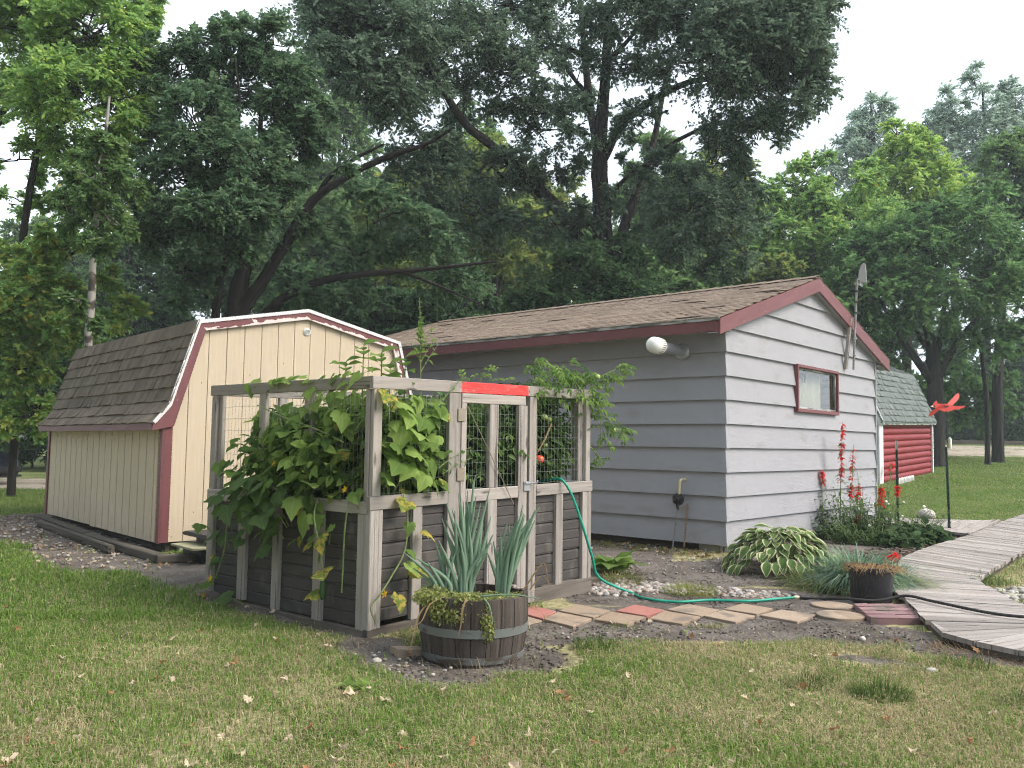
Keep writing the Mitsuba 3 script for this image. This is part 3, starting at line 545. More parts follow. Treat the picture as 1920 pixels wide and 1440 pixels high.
part(barn, 'floor_beam', slab([B(.08, .12, .0), B(BW, .12, .0), B(BW, .12, .24), B(.08, .12, .24)], B.el * .05), 'timber')
# weathered landscape timbers edging the gravel beside it
for (a, b, w), lb in zip(((B(-.25, -.75, 0), B(-.28, 1.7, 0), .12), (B(-.28, 1.72, 0), B(-.22, 4.4, 0), .12), (B(-.42, .3, 0), B(-.40, 3.6, 0), .07)), ('front weathered edging timber along the side of the beige shed', 'rear weathered edging timber at the back half of the beige shed side', 'thin outer edging timber farther out from the side of the beige shed')):
    p, q = (G(a[0], a[1], .05), G(b[0], b[1], .045)); top('edging_timber', board(p, q, w, .09, B.er, .012), 'timber', label=lb, category='timber', group='edging timbers beside the beige shed')
p, q = G(*B(-.3, -.8, 0)[:2], .05), G(*B(.35, -.95, 0)[:2], .05)
top('border_timber', board(p, q, .11, .09, B.el, .012), 'timber', label='short weathered timber end in front of the beige shed corner', category='timber')

# ------------------------------------------------------------------ steps at its door: a board on a box, a slatted black tray on top
st = thing('door_step', 'low black step with a grey green board beside the vegetable enclosure', 'step')
q0 = np.array([-3.42, 9.25, 0]); ry = .7288; e1 = B.er; e2 = B.el
gz = float(ground_z(-3.4, 9.2))
part(st, 'support_box', boxm(q0 + e1 * .55 + e2 * .1 + Z * (gz + .06), .9, .5, .2, ry), 'black_plastic')
part(st, 'step_board', boxm(q0 + e1 * .48 + e2 * .02 + Z * (gz + .172), 1.05, .62, .022, ry), 'plywood')
part(st, 'riser', boxm(q0 + e1 * .62 + e2 * .18 + Z * (gz + .22), .75, .35, .07, ry), 'black_plastic')
tr = part(st, 'tray', boxm(q0 + e1 * .62 + e2 * .1 + Z * (gz + .275), 1.0, .66, .03, ry), 'black_plastic')
for k in range(9):
    part(tr, 'slat', boxm(q0 + e1 * .62 + e2 * (-.19 + .072 * k) + Z * (gz + .295), .98, .055, .014, ry), 'black_plastic')
sc = q0 + e1 * .28 - e2 * .16 + Z * (gz + .205)
tr2 = thing('garden_trowel', 'pale handled trowel lying between the board and the black tray', 'trowel')
part(tr2, 'handle', tube([sc, sc + e1 * .12 - e2 * .02], [.012, .015], 8), 'white_plastic', smooth=40)
part(tr2, 'blade', prism([(0, -.03), (.1, -.035), (.16, 0), (.1, .035), (0, .03)], sc + e1 * .13 - e2 * .02 - Z * .01, e1, e2, Z * .006), 'galvanised')

# ------------------------------------------------------------------ red log-sided shed at the right
RB = Frame(10.20, 24.1, .93, .026); RL = 7.15
red = thing('red_shed', 'red log sided shed with white trim and grey gambrel roof', 'shed')
RZ0, RZ1 = .46, 2.22
rwall = part(red, 'side_wall', slab([RB(0, .05, RZ0), RB(RL, .05, RZ0), RB(RL, .05, RZ1), RB(0, .05, RZ1)], RB.el * .03), 'red_log')
for i in range(9):
    z0 = RZ0 + .0 + i * .195; r = .0975; pts = [(r * 1.15 * math.cos(q), r * math.sin(q)) for q in np.linspace(-1.5, 1.5, 9)]
    V = []; 
    for a in (.34, RL - .02):
        for (o, dz) in pts: V.append(RB(a, .05 - o * .62, z0 + r + dz))
    n = len(pts); F = []
    for k in range(n - 1): F += [[k, k + n, k + n + 1], [k, k + n + 1, k + 1]]
    u0 = next_u(); U = [(u0 + (j >= n) * RL, (j % n) * .03) for j in range(2 * n)]
    part(rwall, 'log_board', (np.array(V), np.array(F), np.array(U)), 'red_log', smooth=True)
part(red, 'corner_trim', board(RB(.16, -.04, RZ0 - .1), RB(.16, -.04, RZ1), .42, .05, RB.er), 'white_paint')
part(red, 'corner_trim', board(RB(RL - .02, -.04, RZ0 - .02), RB(RL - .02, -.04, RZ1), .12, .05, RB.er), 'white_paint')
gprof = [(-.16, 2.2), (.55, 3.85), (2.0, 4.5), (3.45, 3.85), (4.16, 2.2)]
for a, s in ((0, 1), (RL, -1)):
    part(red, 'gable_wall', slab([RB(a, .05, RZ0), RB(a, 3.95, RZ0), RB(a, 4.0, 2.2), RB(a, 3.4, 3.8), RB(a, 2.0, 4.42), RB(a, .6, 3.8), RB(a, 0, 2.2)], RB.er * .04 * s), 'white_paint')
part(red, 'side_wall', slab([RB(0, 3.95, RZ0), RB(RL, 3.95, RZ0), RB(RL, 3.95, RZ1), RB(0, 3.95, RZ1)], RB.el * .03), 'red_log')
rr = part(red, 'roof', cat([slab([RB(-.12, y0, z0), RB(RL + .12, y0, z0), RB(RL + .12, y1, z1), RB(-.12, y1, z1)], -Z * .05) for (y0, z0), (y1, z1) in zip(gprof[:-1], gprof[1:])]), 'grey_shingle')
sh = []
for r in range(14):
    if r < 9: (y0, z0), (y1, z1), n_, rr_ = gprof[0], gprof[1], 9, r
    else: (y0, z0), (y1, z1), n_, rr_ = gprof[1], gprof[2], 5, r - 9
    f0, f1 = rr_ / n_, (rr_ + 1.03) / n_; nn = nrm([-(z1 - z0), y1 - y0])
    for k in range(33):
        a0 = max(-.13, -.13 + 7.26 * (k - .5 * (r % 2)) / 32); a1 = min(RL + .13, -.13 + 7.26 * (k + .97 - .5 * (r % 2)) / 32)
        if a1 - a0 < .03: continue
        th = .02 + (.022 if random.random() < .5 else 0)
        lo = np.array([y0 + (y1 - y0) * f0, z0 + (z1 - z0) * f0 + rv(-.012, .012)]) + nn * th; hi = np.array([y0 + (y1 - y0) * f1, z0 + (z1 - z0) * f1]) + nn * .004
        sh.append(slab([RB(a0, lo[0], lo[1]), RB(a1, lo[0], lo[1]), RB(a1, hi[0], hi[1]), RB(a0, hi[0], hi[1])], np.array([-(RB.el * nn[0] + Z * nn[1]) * (th + .001)] * 2 + [-(RB.el * nn[0] + Z * nn[1]) * .004] * 2), ori=RB.er))
part(rr, 'shingles', cat(sh), 'grey_shingle', kind='stuff')
part(red, 'fascia', board(RB(-.1, -.13, 2.15), RB(RL + .1, -.13, 2.15), .07, .03, Z), 'drip_metal')
part(red, 'rake_board', board(RB(-.08, -.15, 2.12), RB(-.08, .5, 3.7), .14, .04, RB.el), 'white_paint')
part(red, 'soffit', board(RB(-.05, -.1, 2.16), RB(-.05, .35, 2.16), .1, .04, Z), 'white_paint')
part(red, 'skid', board(RB(.1, .1, RZ0 - .12), RB(RL, .1, RZ0 - .1), .2, .1, Z), 'timber')
ed = thing('border_edging', 'low white scalloped border edging in the grass along the red shed', 'edging')
for k in range(11):
    a = .5 + k * .17; c = G(*RB(a, -.45, 0)[:2]); hoop = [c + RB.er * .075 * math.cos(w) + Z * (.16 * math.sin(w)) for w in np.linspace(0, math.pi, 9)]
    part(ed, 'hoop', tube(hoop, .016, 5), 'white_plastic')
rf = thing('red_garden_flower', 'small red flowered plant against the white corner of the red shed', 'flower')
c0 = G(*RB(.12, -.3, 0)[:2])
part(rf, 'stem', tube([c0, c0 + Z * .55], .012, 5), 'stem_green')

# ------------------------------------------------------------------ fenced raised bed (vegetable enclosure)
P = Frame(-1.0122, 6.3172, .8696, .02); PR, PL = 2.78, 2.19
enc = thing('garden_enclosure', 'weathered wooden vegetable enclosure with wire mesh above dark steel panels', 'enclosure')
def up(name, face, a0, a1, z0, z1, depth=.04, off=0, m='grey_wood', holder=None, u0=None):
    """An upright on the right-hand face ('r', along er) or on the left-hand face ('l', along el)."""
    a = (a0 + a1) / 2; c = (lambda z: P(a, off + depth / 2, z)) if face == 'r' else (lambda z: P(off + depth / 2, a, z))
    return part(holder or enc, name, board(c(z0), c(z1), a1 - a0, depth, P.er if face == 'r' else P.el, u0=u0), m)
def rail(name, face, a0, a1, z0, z1, depth=.04, off=0, m='grey_wood', holder=None):
    z = (z0 + z1) / 2; c = (lambda a: P(a, off + depth / 2, z)) if face == 'r' else (lambda a: P(off + depth / 2, a, z))
    return part(holder or enc, name, board(c(a0), c(a1), z1 - z0, depth, Z), m)
# right-hand face: corner, bay posts, door posts, end
for a0, a1, o in ((.0, .042, -.002), (.044, .084, .0), (.086, .125, .004)): up('post', 'r', a0, a1, .03, .908, .04, o)
up('post', 'r', .43, .53, .06, .908, .04, .004); up('post', 'r', 2.235, 2.34, .06, .908, .04, .004)
up('post', 'r', 2.65, 2.735, .05, .908, .04, .003); up('post', 'r', 2.737, 2.79, .05, .908, .09, 0)
up('post', 'r', .012, .095, 1.012, 1.796, .04, .003); up('post', 'r', 2.62, 2.69, 1.012, 1.796, .09, .04); up('post', 'r', 2.695, 2.77, 1.012, 1.796, .04, .003)
up('door_post', 'r', .795, .93, .03, 1.796, .04, -.004); up('door_post', 'r', 1.822, 1.922, -.02, 1.796, .04, -.004); up('door_post', 'r', 1.80, 1.84, .05, 1.796, .05, .04)
rail('rail', 'r', -.012, .792, .91, 1.01, .04, -.006); rail('rail', 'r', 1.925, 2.795, .91, 1.01, .04, -.006)
rail('top_rail', 'r', -.01, .905, 1.80, 1.892, .04, -.006); k = rail('top_rail', 'r', .906, 1.812, 1.80, 1.892, .04, -.006, 'red_painted_wood'); labels[k] = {'label': 'bright red painted stretch of top rail above the door'}
rail('top_rail', 'r', 1.813, 2.78, 1.80, 1.892, .04, -.006)
rail('base_board', 'r', -.005, .80, -.06, .055, .05, -.004, m='damp_wood'); rail('base_board', 'r', 1.86, 2.80, -.06, .085, .05, -.004, m='damp_wood')
# door
door = part(enc, 'door', board(P(.967, .012, .12), P(.967, .012, 1.795), .062, .04, P.er), 'grey_wood')
def dp(name, *a, **k): return up(name, *a, holder=door, **k)
dp('stile', 'r', 1.665, 1.785, .12, 1.715, off=-.008); dp('stile', 'r', 1.283, 1.395, 1.012, 1.715, off=-.006); dp('stile', 'r', 1.275, 1.39, .16, .91, off=-.006)
rail('rail', 'r', .938, 1.752, 1.717, 1.797, off=-.009, holder=door); rail('rail', 'r', 1.0, 1.662, .91, 1.01, off=-.007, holder=door); rail('rail', 'r', 1.0, 1.662, .10, .16, off=-.007, holder=door)
for z in (1.58, 1.10):
    hg = part(door, 'hinge', boxm(P(.928, -.014, z + .04), .085, .005, .105, .8696, .002), 'hinge_metal')
part(door, 'latch', cat([boxm(P(1.775, -.016, 1.005), .085, .012, .085, .8696, .003), board(P(1.74, -.03, 1.03), P(1.86, -.03, 1.03), .014, .012, Z), tube([P(1.85, -.03, 1.03), P(1.865, -.06, 1.03), P(1.85, -.075, 1.05)], .008, 6)]), 'galvanised')
part(door, 'spring', tube([P(.99, -.02, 1.69), P(1.30, -.03, 1.25), P(1.58, -.03, .86)], .004, 5), 'hinge_metal')
# left-hand face
for a0, a1, o in ((.0, .072, -.002), (.075, .145, .001)): up('post', 'l', a0, a1, -.02, .876, .04, o)
up('post', 'l', .56, .665, .02, .876, .04, .003); up('post', 'l', 1.115, 1.205, .05, .876, .04, .003); up('post', 'l', 1.59, 1.70, .07, .876, .04, .003); up('post', 'l', 2.095, 2.19, .06, .876, .04, 0)
up('post', 'l', .045, .09, .975, 1.796, .05, .003); up('post', 'l', .735, .83, .975, 1.796, .04, .003); up('post', 'l', 1.36, 1.45, .975, 1.796, .04, .003); up('post', 'l', 2.11, 2.19, .975, 1.796, .04, .003); up('post', 'l', 2.06, 2.105, .975, 1.796, .04, .03)
rail('rail', 'l', .036, 2.195, .878, .972, .04, -.006); rail('top_rail', 'l', .036, 2.2, 1.80, 1.892, .04, -.006); rail('base_board', 'l', .048, 2.2, -.06, .045, .05, -.004, m='damp_wood')
# far faces, seen through the mesh
def far(nm, a, b, w, t, wd): part(enc, nm, board(a, b, w, t, wd), 'grey_wood')
for z0 in (.93, 1.846):
    far('rail', P(PR, .05, z0), P(PR, PL, z0), .09, .04, Z); far('rail', P(.05, PL, z0), P(PR, PL, z0), .09, .04, Z)
for t in (.75, 1.45, 2.15): far('post', P(PR, t, .06), P(PR, t, 1.8), .09, .04, P.el)
for a in (.75, 1.45, 2.1): far('post', P(a, PL, .06), P(a, PL, 1.8), .09, .04, P.er)
# steel panels: courses of three ribs each, bay by bay
def course(face, a0, a1, z0, z1, off):
    h = (z1 - z0) / 3; pr = [(off + .030, z1 + .012)]
    for i in (2, 1, 0):
        zt, zb = z0 + h * (i + 1), z0 + h * i; pr += [(off + .013, zt - .003), (off + .006, zt - .012), (off + .004, zb + .008), (off + .009, zb + .002)]
    pr += [(off + .004, z0 - .002), (off + .03, z0)]
    V = []
    for a in (a0, a1):
        for o, z in pr: V.append(P(a, o, z) if face == 'r' else P(o, a, z))
    n = len(pr); F = []
    for k in range(n - 1): F += [[k, k + n, k + n + 1], [k, k + n + 1, k + 1]]
    return np.array(V), np.array(F), np.zeros((2 * n, 2))
def bay(face, a0, a1, z0, z1, off=.03, n=3, holder=None):
    for i in range(n):
        e = (z1 - z0) / n; w = rv(-.012, .012)
        part(holder or enc, 'steel_panel', course(face, a0, a1, z0 + e * i + .012 + w * (0 < i), z0 + e * (i + 1) - .0 + w * (i < n - 1) * 0, off + rv(0, .004)), 'steel_panel')
for a0, a1 in ((.12, .44), (.52, .80), (1.91, 2.24), (2.33, 2.66)): bay('r', a0, a1, .085, .925)
for a0, a1 in ((.995, 1.28), (1.385, 1.67)): bay('r', a0, a1, .16, .925, .02, holder=door)
for a0, a1 in ((.14, .57), (.65, 1.12), (1.20, 1.60), (1.69, 2.1)): bay('l', a0, a1, .045, .895)
part(enc, 'steel_panel', slab([P(PR - .03, .05, .05), P(PR - .03, PL, .05), P(PR - .03, PL, .9), P(PR - .03, .05, .9)], P.er * .01), 'steel_panel')
part(enc, 'steel_panel', slab([P(.05, PL - .03, .05), P(PR, PL - .03, .05), P(PR, PL - .03, .9), P(.05, PL - .03, .9)], P.el * .01), 'steel_panel')
# welded wire mesh
def mesh(face, a0, a1, z0, z1, off, step=.052, stz=.102, holder=None, const=None):
    W = []; r = .0013
    q = (lambda a, z: P(a, off, z)) if face == 'r' else (lambda a, z: P(off, a, z))
    if const is not None: q = (lambda a, z: P(const, a, z))
    rs = np.random.RandomState(int(a0 * 97))
    for a in np.arange(a0 + .02, a1, step): 
        b = rs.uniform(-.004, .004); W.append(tube([q(a, z0), q(a + b, (z0 + z1) / 2), q(a, z1)], r, 4, cap=False))
    for z in np.arange(z0 + .03, z1, stz):
        b = rs.uniform(-.004, .004); W.append(tube([q(a0, z), q((a0 + a1) / 2, z + b), q(a1, z)], r, 4, cap=False))
    part(holder or enc, 'wire_mesh', cat(W), 'wire')
for a0, a1 in ((.09, .80), (1.92, 2.63)): mesh('r', a0, a1, .99, 1.82, .045)
for a0, a1 in ((.995, 1.285), (1.39, 1.67)): mesh('r', a0, a1, .99, 1.74, .036, holder=door)
for a0, a1 in ((.09, .74), (.82, 1.37), (1.44, 2.12)): mesh('l', a0, a1, .95, 1.82, .046)
mesh('l', .1, PL, .95, 1.82, 0, const=PR - .01)
part(enc, 'soil', slab([P(.05, .06, .74), P(PR - .05, .06, .70), P(PR - .05, PL - .05, .70), P(.05, PL - .05, .74)], -Z * .6), 'soil')

# ------------------------------------------------------------------ paver path
pav = 'paver_path'; used.add(pav)
scene[pav] = shape(boxm((1.4, 7.25, -.05), 2.6, .5, .06, .1), 'soil'); labels[pav] = {'kind': 'structure', 'label': 'stepping path of pavers laid in bare soil'}
def paver(quad, m='tan_paver', label=None, h=.035):
    q = [np.array([x, y, 0.]) for x, y in quad]; c = sum(q) / 4; q = [c + (p - c) * .985 for p in q]; dz = rv(-.004, .004); tl = rv(-.02, .02), rv(-.02, .02)
    topv = [G(p[0], p[1], .012 + dz + tl[0] * (p[0] - c[0]) + tl[1] * (p[1] - c[1])) for p in q]; ins = [c + (t - c) * .975 for t in topv]
    for i in range(4): ins[i][2] = topv[i][2] + .004
    V = ins + topv + [t - Z * h for t in topv]; U, F = [], [[0, 1, 2], [0, 2, 3]]; u0 = next_u()
    for a, b in ((0, 4), (4, 8)):
        for i in range(4): j = (i + 1) % 4; F += [[a + i, b + i, b + j], [a + i, b + j, a + j]]
    V, F = convex_out(np.array(V), np.array(F)); U = [(u0 + v[0], v[1]) for v in V]
    return part(pav, 'paver', (V, F, np.array(U)), m, label=label)
# rows of square pavers set corner to corner: near row then far row
near = [[(.284, 7.016), (.499, 6.748), (.674, 7.087), (.408, 7.355)], [(.691, 7.043), (.923, 6.858), (1.128, 7.183), (.86, 7.40)], [(1.13, 7.117), (1.374, 6.928), (1.58, 7.219), (1.32, 7.45)],
        [(1.603, 7.241), (1.808, 6.985), (2.06, 7.315), (1.843, 7.557)], [(2.092, 7.32), (2.319, 7.045), (2.60, 7.40), (2.36, 7.61)]]
for q in near: paver(q)
farr = [[(.42, 7.38), (.69, 7.12), (.86, 7.43), (.60, 7.68)], [(1.355, 7.53), (1.59, 7.25), (1.82, 7.57), (1.60, 7.83)], [(1.86, 7.60), (2.08, 7.36), (2.30, 7.63), (2.10, 7.88)], [(.10, 7.30), (.28, 7.05), (.40, 7.36), (.20, 7.62)], [(-.12, 7.0), (.08, 6.72), (.27, 7.0), (.08, 7.25)]]
for i, q in enumerate(farr): paver(q, 'pink_paver' if i == 3 else 'tan_paver')
paver([(.904, 7.40), (1.132, 7.20), (1.335, 7.50), (1.108, 7.73)], 'pink_paver', label='salmon pink paver among the tan ones')
# two round stepping stones and a mauve slab cast with a brick pattern
def disc(c, r, h, m, seed):
    a = np.linspace(0, 2 * math.pi, 40, endpoint=False); rr = r * (1 + .012 * np.sin(a * 3 + seed)); V, U = [], []; u0 = next_u()
    for z, k in ((h - .006, 0.0), (h - .006, .94), (h - .010, 1.0), (-.04, 1.0)):
        for q, R in zip(a, rr): V.append(np.array([c[0] + k * R * math.cos(q), c[1] + k * R * math.sin(q), z])); U.append((u0 + R * math.cos(q), R * math.sin(q)))
    V = np.array(V); n = 40; F = []
    for i in range(3):
        for k in range(n): p, q = i * n + k, i * n + (k + 1) % n; F += [[p, p + n, q + n], [p, q + n, q]]
    V[:, 2] += float(ground_z(*c)); return convex_out(V, F) + (np.array(U),)
top('stepping_stone', disc((2.885, 7.82), .18, .03, 0, 1), 'tan_paver', label='round tan stepping stone farther from the lawn, touching the hose end', category='stepping stone', group='round stepping stones')
top('stepping_stone', disc((2.78, 7.36), .195, .032, 0, 2), 'tan_paver', label='round tan stepping stone nearer the lawn, beside the mauve slab', category='stepping stone', group='round stepping stones')
sl = thing('paver_slab', 'mauve concrete slab cast with a brick pattern beside the boardwalk', 'paver')
o, ex, ey = np.array([2.93, 7.10]), np.array([.47, -.01]), np.array([.12, .67])
sq = lambda a, b, z: np.array([*(o + ex * a + ey * b), z])
part(sl, 'base', slab([sq(0, 0, .04), sq(1, 0, .04), sq(1, 1, .04), sq(0, 1, .04)], -Z * .10), 'mauve_paver')
for r in range(4):
    cs = [0, .5, 1] if r % 2 == 0 else [0, .25, .75, 1]
    for a, b in zip(cs[:-1], cs[1:]):
        e = .007; part(sl, 'brick_face', slab([sq(a + e, r / 4 + e, .052), sq(b - e, r / 4 + e, .052), sq(b - e, r / 4 + .25 - e, .052), sq(a + e, r / 4 + .25 - e, .0445)], -Z * .01), 'mauve_paver')
bb = G(-.68, 5.98); top('paver_fragment', apply(boxm((0, 0, 0), .2, .16, .06, .5), np.array([[1, 0, .05, bb[0]], [0, 1, .1, bb[1]], [-.05, -.1, 1, bb[2] + .01], [0, 0, 0, 1]])), 'tan_paver', label='single brown paver half sunk in soil left of the barrel', category='paver')

# ------------------------------------------------------------------ boardwalk
used.add('boardwalk'); labels['boardwalk'] = {'kind': 'structure', 'label': 'weathered grey boardwalk turning between beds and lawn'}
walk = [((3.064, 6.168), (4.77, 7.095)), ((3.26, 6.861), (4.30, 6.76)), ((3.42, 7.40), (4.35, 7.12)), ((3.60, 8.104), (4.50, 7.80)), ((3.803, 8.80), (4.70, 8.60)), ((4.10, 9.50), (4.80, 8.967)), ((4.75, 10.457), (5.309, 9.598)), ((5.85, 11.85), (6.318, 10.80)), ((6.897, 13.05), (7.37, 12.006)), ((8.526, 15.007), (9.036, 14.009)), ((9.65, 16.262), (10.22, 15.121))]
frame_pts = []
def plank_quads(guides, w, skip=0):
    out = []
    for (l0, r0), (l1, r1) in zip(guides[:-1], guides[1:]):
        l0, r0, l1, r1 = map(np.array, (l0, r0, l1, r1)); n = max(1, int(round(.5 * (np.linalg.norm(l1 - l0) + np.linalg.norm(r1 - r0)) / w)))
        for i in range(n): out.append([l0 + (l1 - l0) * i / n, r0 + (r1 - r0) * i / n, r0 + (r1 - r0) * (i + .95) / n, l0 + (l1 - l0) * (i + .95) / n])
    return out
def lay(quads):
    for l0, r0, r1, l1 in quads:
        e = rv(-.015, .015); d0, d1 = nrm(r0 - l0) * e, nrm(r0 - l0) * rv(-.015, .015); h = .085 + rv(-.003, .003)
        q = [G(*(l0 + d0), h), G(*(r0 + d1), h), G(*(r1 + d1), h), G(*(l1 + d0), h)]
        part('boardwalk', 'plank', slab(q, -Z * .036, ori=q[1] - q[0]), 'deck_wood')
lay(plank_quads(walk[1:], .135))
fan = [((3.26, 6.80), (4.22, 6.74)), ((3.16, 6.42), (4.20, 6.70)), ((3.25, 6.12), (4.18, 6.66)), ((3.40, 5.86), (4.15, 6.60)), ((3.60, 5.62), (4.12, 6.52)), ((3.9, 5.42), (4.25, 6.45)), ((4.4, 5.3), (4.6, 6.4))]
lay(plank_quads(fan, .16))
branch = [((6.93, 13.12), (8.50, 15.10)), ((6.806, 13.341), (8.117, 14.98)), ((6.65, 13.50), (7.711, 14.93)), ((6.45, 13.65), (7.411, 14.98)), ((6.10, 13.875), (7.0, 15.12)), ((5.6, 14.212), (6.5, 15.394))]
lay(plank_quads(branch, .13))
def joist(pts):
    for a, b in zip(pts[:-1], pts[1:]): part('boardwalk', 'joist', board(G(*a, .015), G(*b, .015), .07, .035, Z), 'timber')
inn = lambda g, s: [tuple(np.array(l) * (1 - s) + np.array(r) * s) for l, r in g]
for s in (.035, .965): joist(inn(walk[1:], s)); joist(inn(fan, s)); joist(inn(branch, s))

# ------------------------------------------------------------------ hoses
hp = [P(2.27, .35, 1.0), P(2.28, .06, 1.045), P(2.285, -.03, 1.03), P(2.33, -.10, .90), P(2.42, -.16, .62), P(2.52, -.20, .33), P(2.62, -.22, .12)]
hp += [G(x, y, .02) for x, y in ((1.16, 8.30), (1.25, 8.0), (1.505, 7.86), (1.826, 7.97), (2.158, 7.95), (2.42, 8.06))] + [G(2.652, 8.13, .03)]
gh = thing('garden_hose', 'green garden hose draped over the enclosure rail and across the pebbles', 'hose')
part(gh, 'tube', tube(spline(hp, 8), .0125, 10), 'green_hose', smooth=40)
e = G(2.652, 8.13, .03); part(gh, 'coupling', lathe([(.012, -.01), (.017, 0), (.017, .03), (.014, .035), (.014, .05), (0, .05)], e, 12, nrm([.25, .05, 0])), 'brass', smooth=35)
bh = thing('black_hose', 'thick black hose crossing the near end of the boardwalk', 'hose')
bp = [G(2.71, 8.14, .03), G(2.907, 8.12, .025), G(3.05, 7.92, .06), G(3.3, 7.85, .06), G(3.54, 7.82, .11), G(3.66, 7.55, .11), G(3.86, 7.07, .11), G(4.09, 6.9, .11), G(4.5, 6.8, .11)]
part(bh, 'tube', tube(spline(bp, 8), .0125, 10), 'black_rubber', smooth=40)
part(bh, 'coupling', lathe([(.017, -.06), (.021, -.05), (.021, .03), (.013, .035), (.0, .035)], G(2.73, 8.14, .03), 12, nrm([-1, -.1, 0])), 'black_plastic', smooth=35)

# ------------------------------------------------------------------ half barrel
BC, BH = np.array([-.24, 5.98, -.035]), .435
bar = thing('barrel_planter', 'half wooden barrel planter with two grey metal hoops in front of the enclosure door', 'barrel planter')
def brad(z): return .332 + .036 * (z / BH) + .018 * math.sin(math.pi * z / BH)
NS = 22
for k in range(NS):
    a0, a1 = 2 * math.pi * (k + .5) / NS + .006, 2 * math.pi * (k + 1.5) / NS - .006; zt = BH + rv(-.008, .006); V, U, F = [], [], []; u0 = next_u(); dr_ = rv(-.003, .003)
    zs = np.linspace(0, zt, 6); ns = 5
    for z in zs:
        for i in range(4):
            q = a0 + (a1 - a0) * i / 3; r = brad(z) + dr_ - (.003 if i in (0, 3) else 0); V.append(BC + np.array([r * math.cos(q), r * math.sin(q), z])); U.append((u0 + z, (q - a0) * .36))
    m = len(zs)
    for z in zs:
        for q in (a0, a1): V.append(BC + np.array([(brad(z) - .026) * math.cos(q), (brad(z) - .026) * math.sin(q), z])); U.append((u0 + z, (q - a0) * .36 + .1))
    for j in range(m - 1):
        for i in range(3): p = j * 4 + i; F += [[p, p + 1, p + 5], [p, p + 5, p + 4]]
        b = m * 4 + j * 2; F += [[b + 1, b, b + 2], [b + 1, b + 2, b + 3], [j * 4, j * 4 + 4, b + 2], [j * 4, b + 2, b], [j * 4 + 3, b + 1, b + 3], [j * 4 + 3, b + 3, j * 4 + 7]]
    t4, tb = (m - 1) * 4, m * 4 + (m - 1) * 2; F += [[t4, t4 + 1, tb], [t4 + 1, tb + 1, tb], [t4 + 1, t4 + 2, tb + 1], [t4 + 2, t4 + 3, tb + 1]]
    part(bar, 'stave', (np.array(V), np.array(F), np.array(U)), 'barrel_wood')
for z0, z1 in ((.195, .25), (.022, .068)):
    part(bar, 'hoop', lathe([(brad(z0) + .001, z0), (brad(z0) + .006, z0 + .001), (brad(z1) + .006, z1 - .001), (brad(z1) + .001, z1)], BC, 56), 'hoop_metal', smooth=30)
part(bar, 'soil', lathe([(.33, .37), (.2, .385), (0.001, .39)], BC, 32), 'soil')

# ------------------------------------------------------------------ black pot with dead growth
pot = thing('plant_pot', 'black plastic pot with withered brown growth beside the boardwalk', 'plant pot')
pc = G(3.36, 8.12)
part(pot, 'body', lathe([(.0, .0), (.165, 0), (.172, .01), (.198, .30), (.20, .31), (.19, .31), (.186, .27)], pc, 36), 'black_plastic', smooth=35)
part(pot, 'rim', lathe([(.197, .285), (.208, .288), (.21, .325), (.203, .33), (.193, .325), (.192, .29)], pc, 36), 'black_plastic', smooth=35)
part(pot, 'soil', lathe([(.19, .29), (0.001, .30)], pc, 24), 'soil')
dg = []
for k in range(260):
    q, r = rv(0, 6.28), .20 * math.sqrt(random.random()); b = pc + np.array([r * math.cos(q), r * math.sin(q), .30]); o = np.array([math.cos(q + rv(-.8, .8)), math.sin(q + rv(-.8, .8)), 0]); l = rv(.04, .11)
    dg.append(tube([b, b + o * l * .6 + Z * rv(.015, .05), b + o * l * 1.2 + Z * rv(-.03, .02)], [.004, .003, .001], 3, cap=False))
part(pot, 'dead_growth', cat(dg), 'dead_leaf', kind='stuff')

# ------------------------------------------------------------------ steel posts, cardinal whirligig
def tpost(x, y, h, lean, label):
    b = G(x, y, -.05); t = b + np.array([lean, 0, h]); k = thing('fence_post', label, 'post', 'green steel posts in the bed')
    part(k, 'stake', cat([board(b, t, .036, .006, S.er, .001), board(b - S.el * .016, t - S.el * .016, .028, .006, S.el, .001)]), 'green_steel')
    part(k, 'stud', cat([boxm(b + (t - b) * q - S.el * .034, .02, .010, .012, .85, .002) for q in np.arange(.1, .97, .055)]), 'green_steel'); return k, b, t
k1, b1, t1 = tpost(6.95, 13.80, 1.42, -.03, 'green steel post carrying the red wooden bird'); part(k1, 'plate', prism([(-.07, 0), (.07, 0), (.06, .14), (0, .2), (-.06, .14)], b1 + Z * .03 + S.el * .01, S.er, Z, S.el * .004), 'rust')
part(k1, 'bracket', cat([board(t1 - Z * .03 - S.el * .045, t1 + Z * .14 - S.el * .045, .045, .03, S.er), board(t1 - Z * .02 - S.el * .05 + S.er * .035, t1 + Z * .12 - S.el * .05 + S.er * .035, .03, .03, S.er)]), 'plywood'); part(k1, 'white_clip', cat([tube([t1 - S.el * .075 + S.er * .015 - Z * .03, t1 - S.el * .075 + S.er * .015 + Z * .12, t1 - S.el * .06 - S.er * .0 + Z * .14], .02, 8), tube([t1 - S.el * .08 - S.er * .05 + Z * .055, t1 - S.el * .08 + S.er * .05 + Z * .06], .006, 5)]), 'white_plastic')
k2, b2, t2 = tpost(6.22, 14.0, 1.50, .0, 'shorter green steel post with a pale tip in front of the red shed'); part(k2, 'pale_tip', cat([board(t2 - Z * .14, t2 + Z * .004, .042, .010, S.er, .001), board(t2 - Z * .14 - S.el * .018, t2 + Z * .004 - S.el * .018, .032, .009, S.el, .001)]), 'drip_metal')
bird = thing('wooden_bird', 'flat red wooden cardinal bird on a thin rod above the post', 'garden ornament')
bx, bz = nrm([1, .12, 0]), Z; bo = t1 + np.array([.0, -.09, .62]) + bx * (-.04)
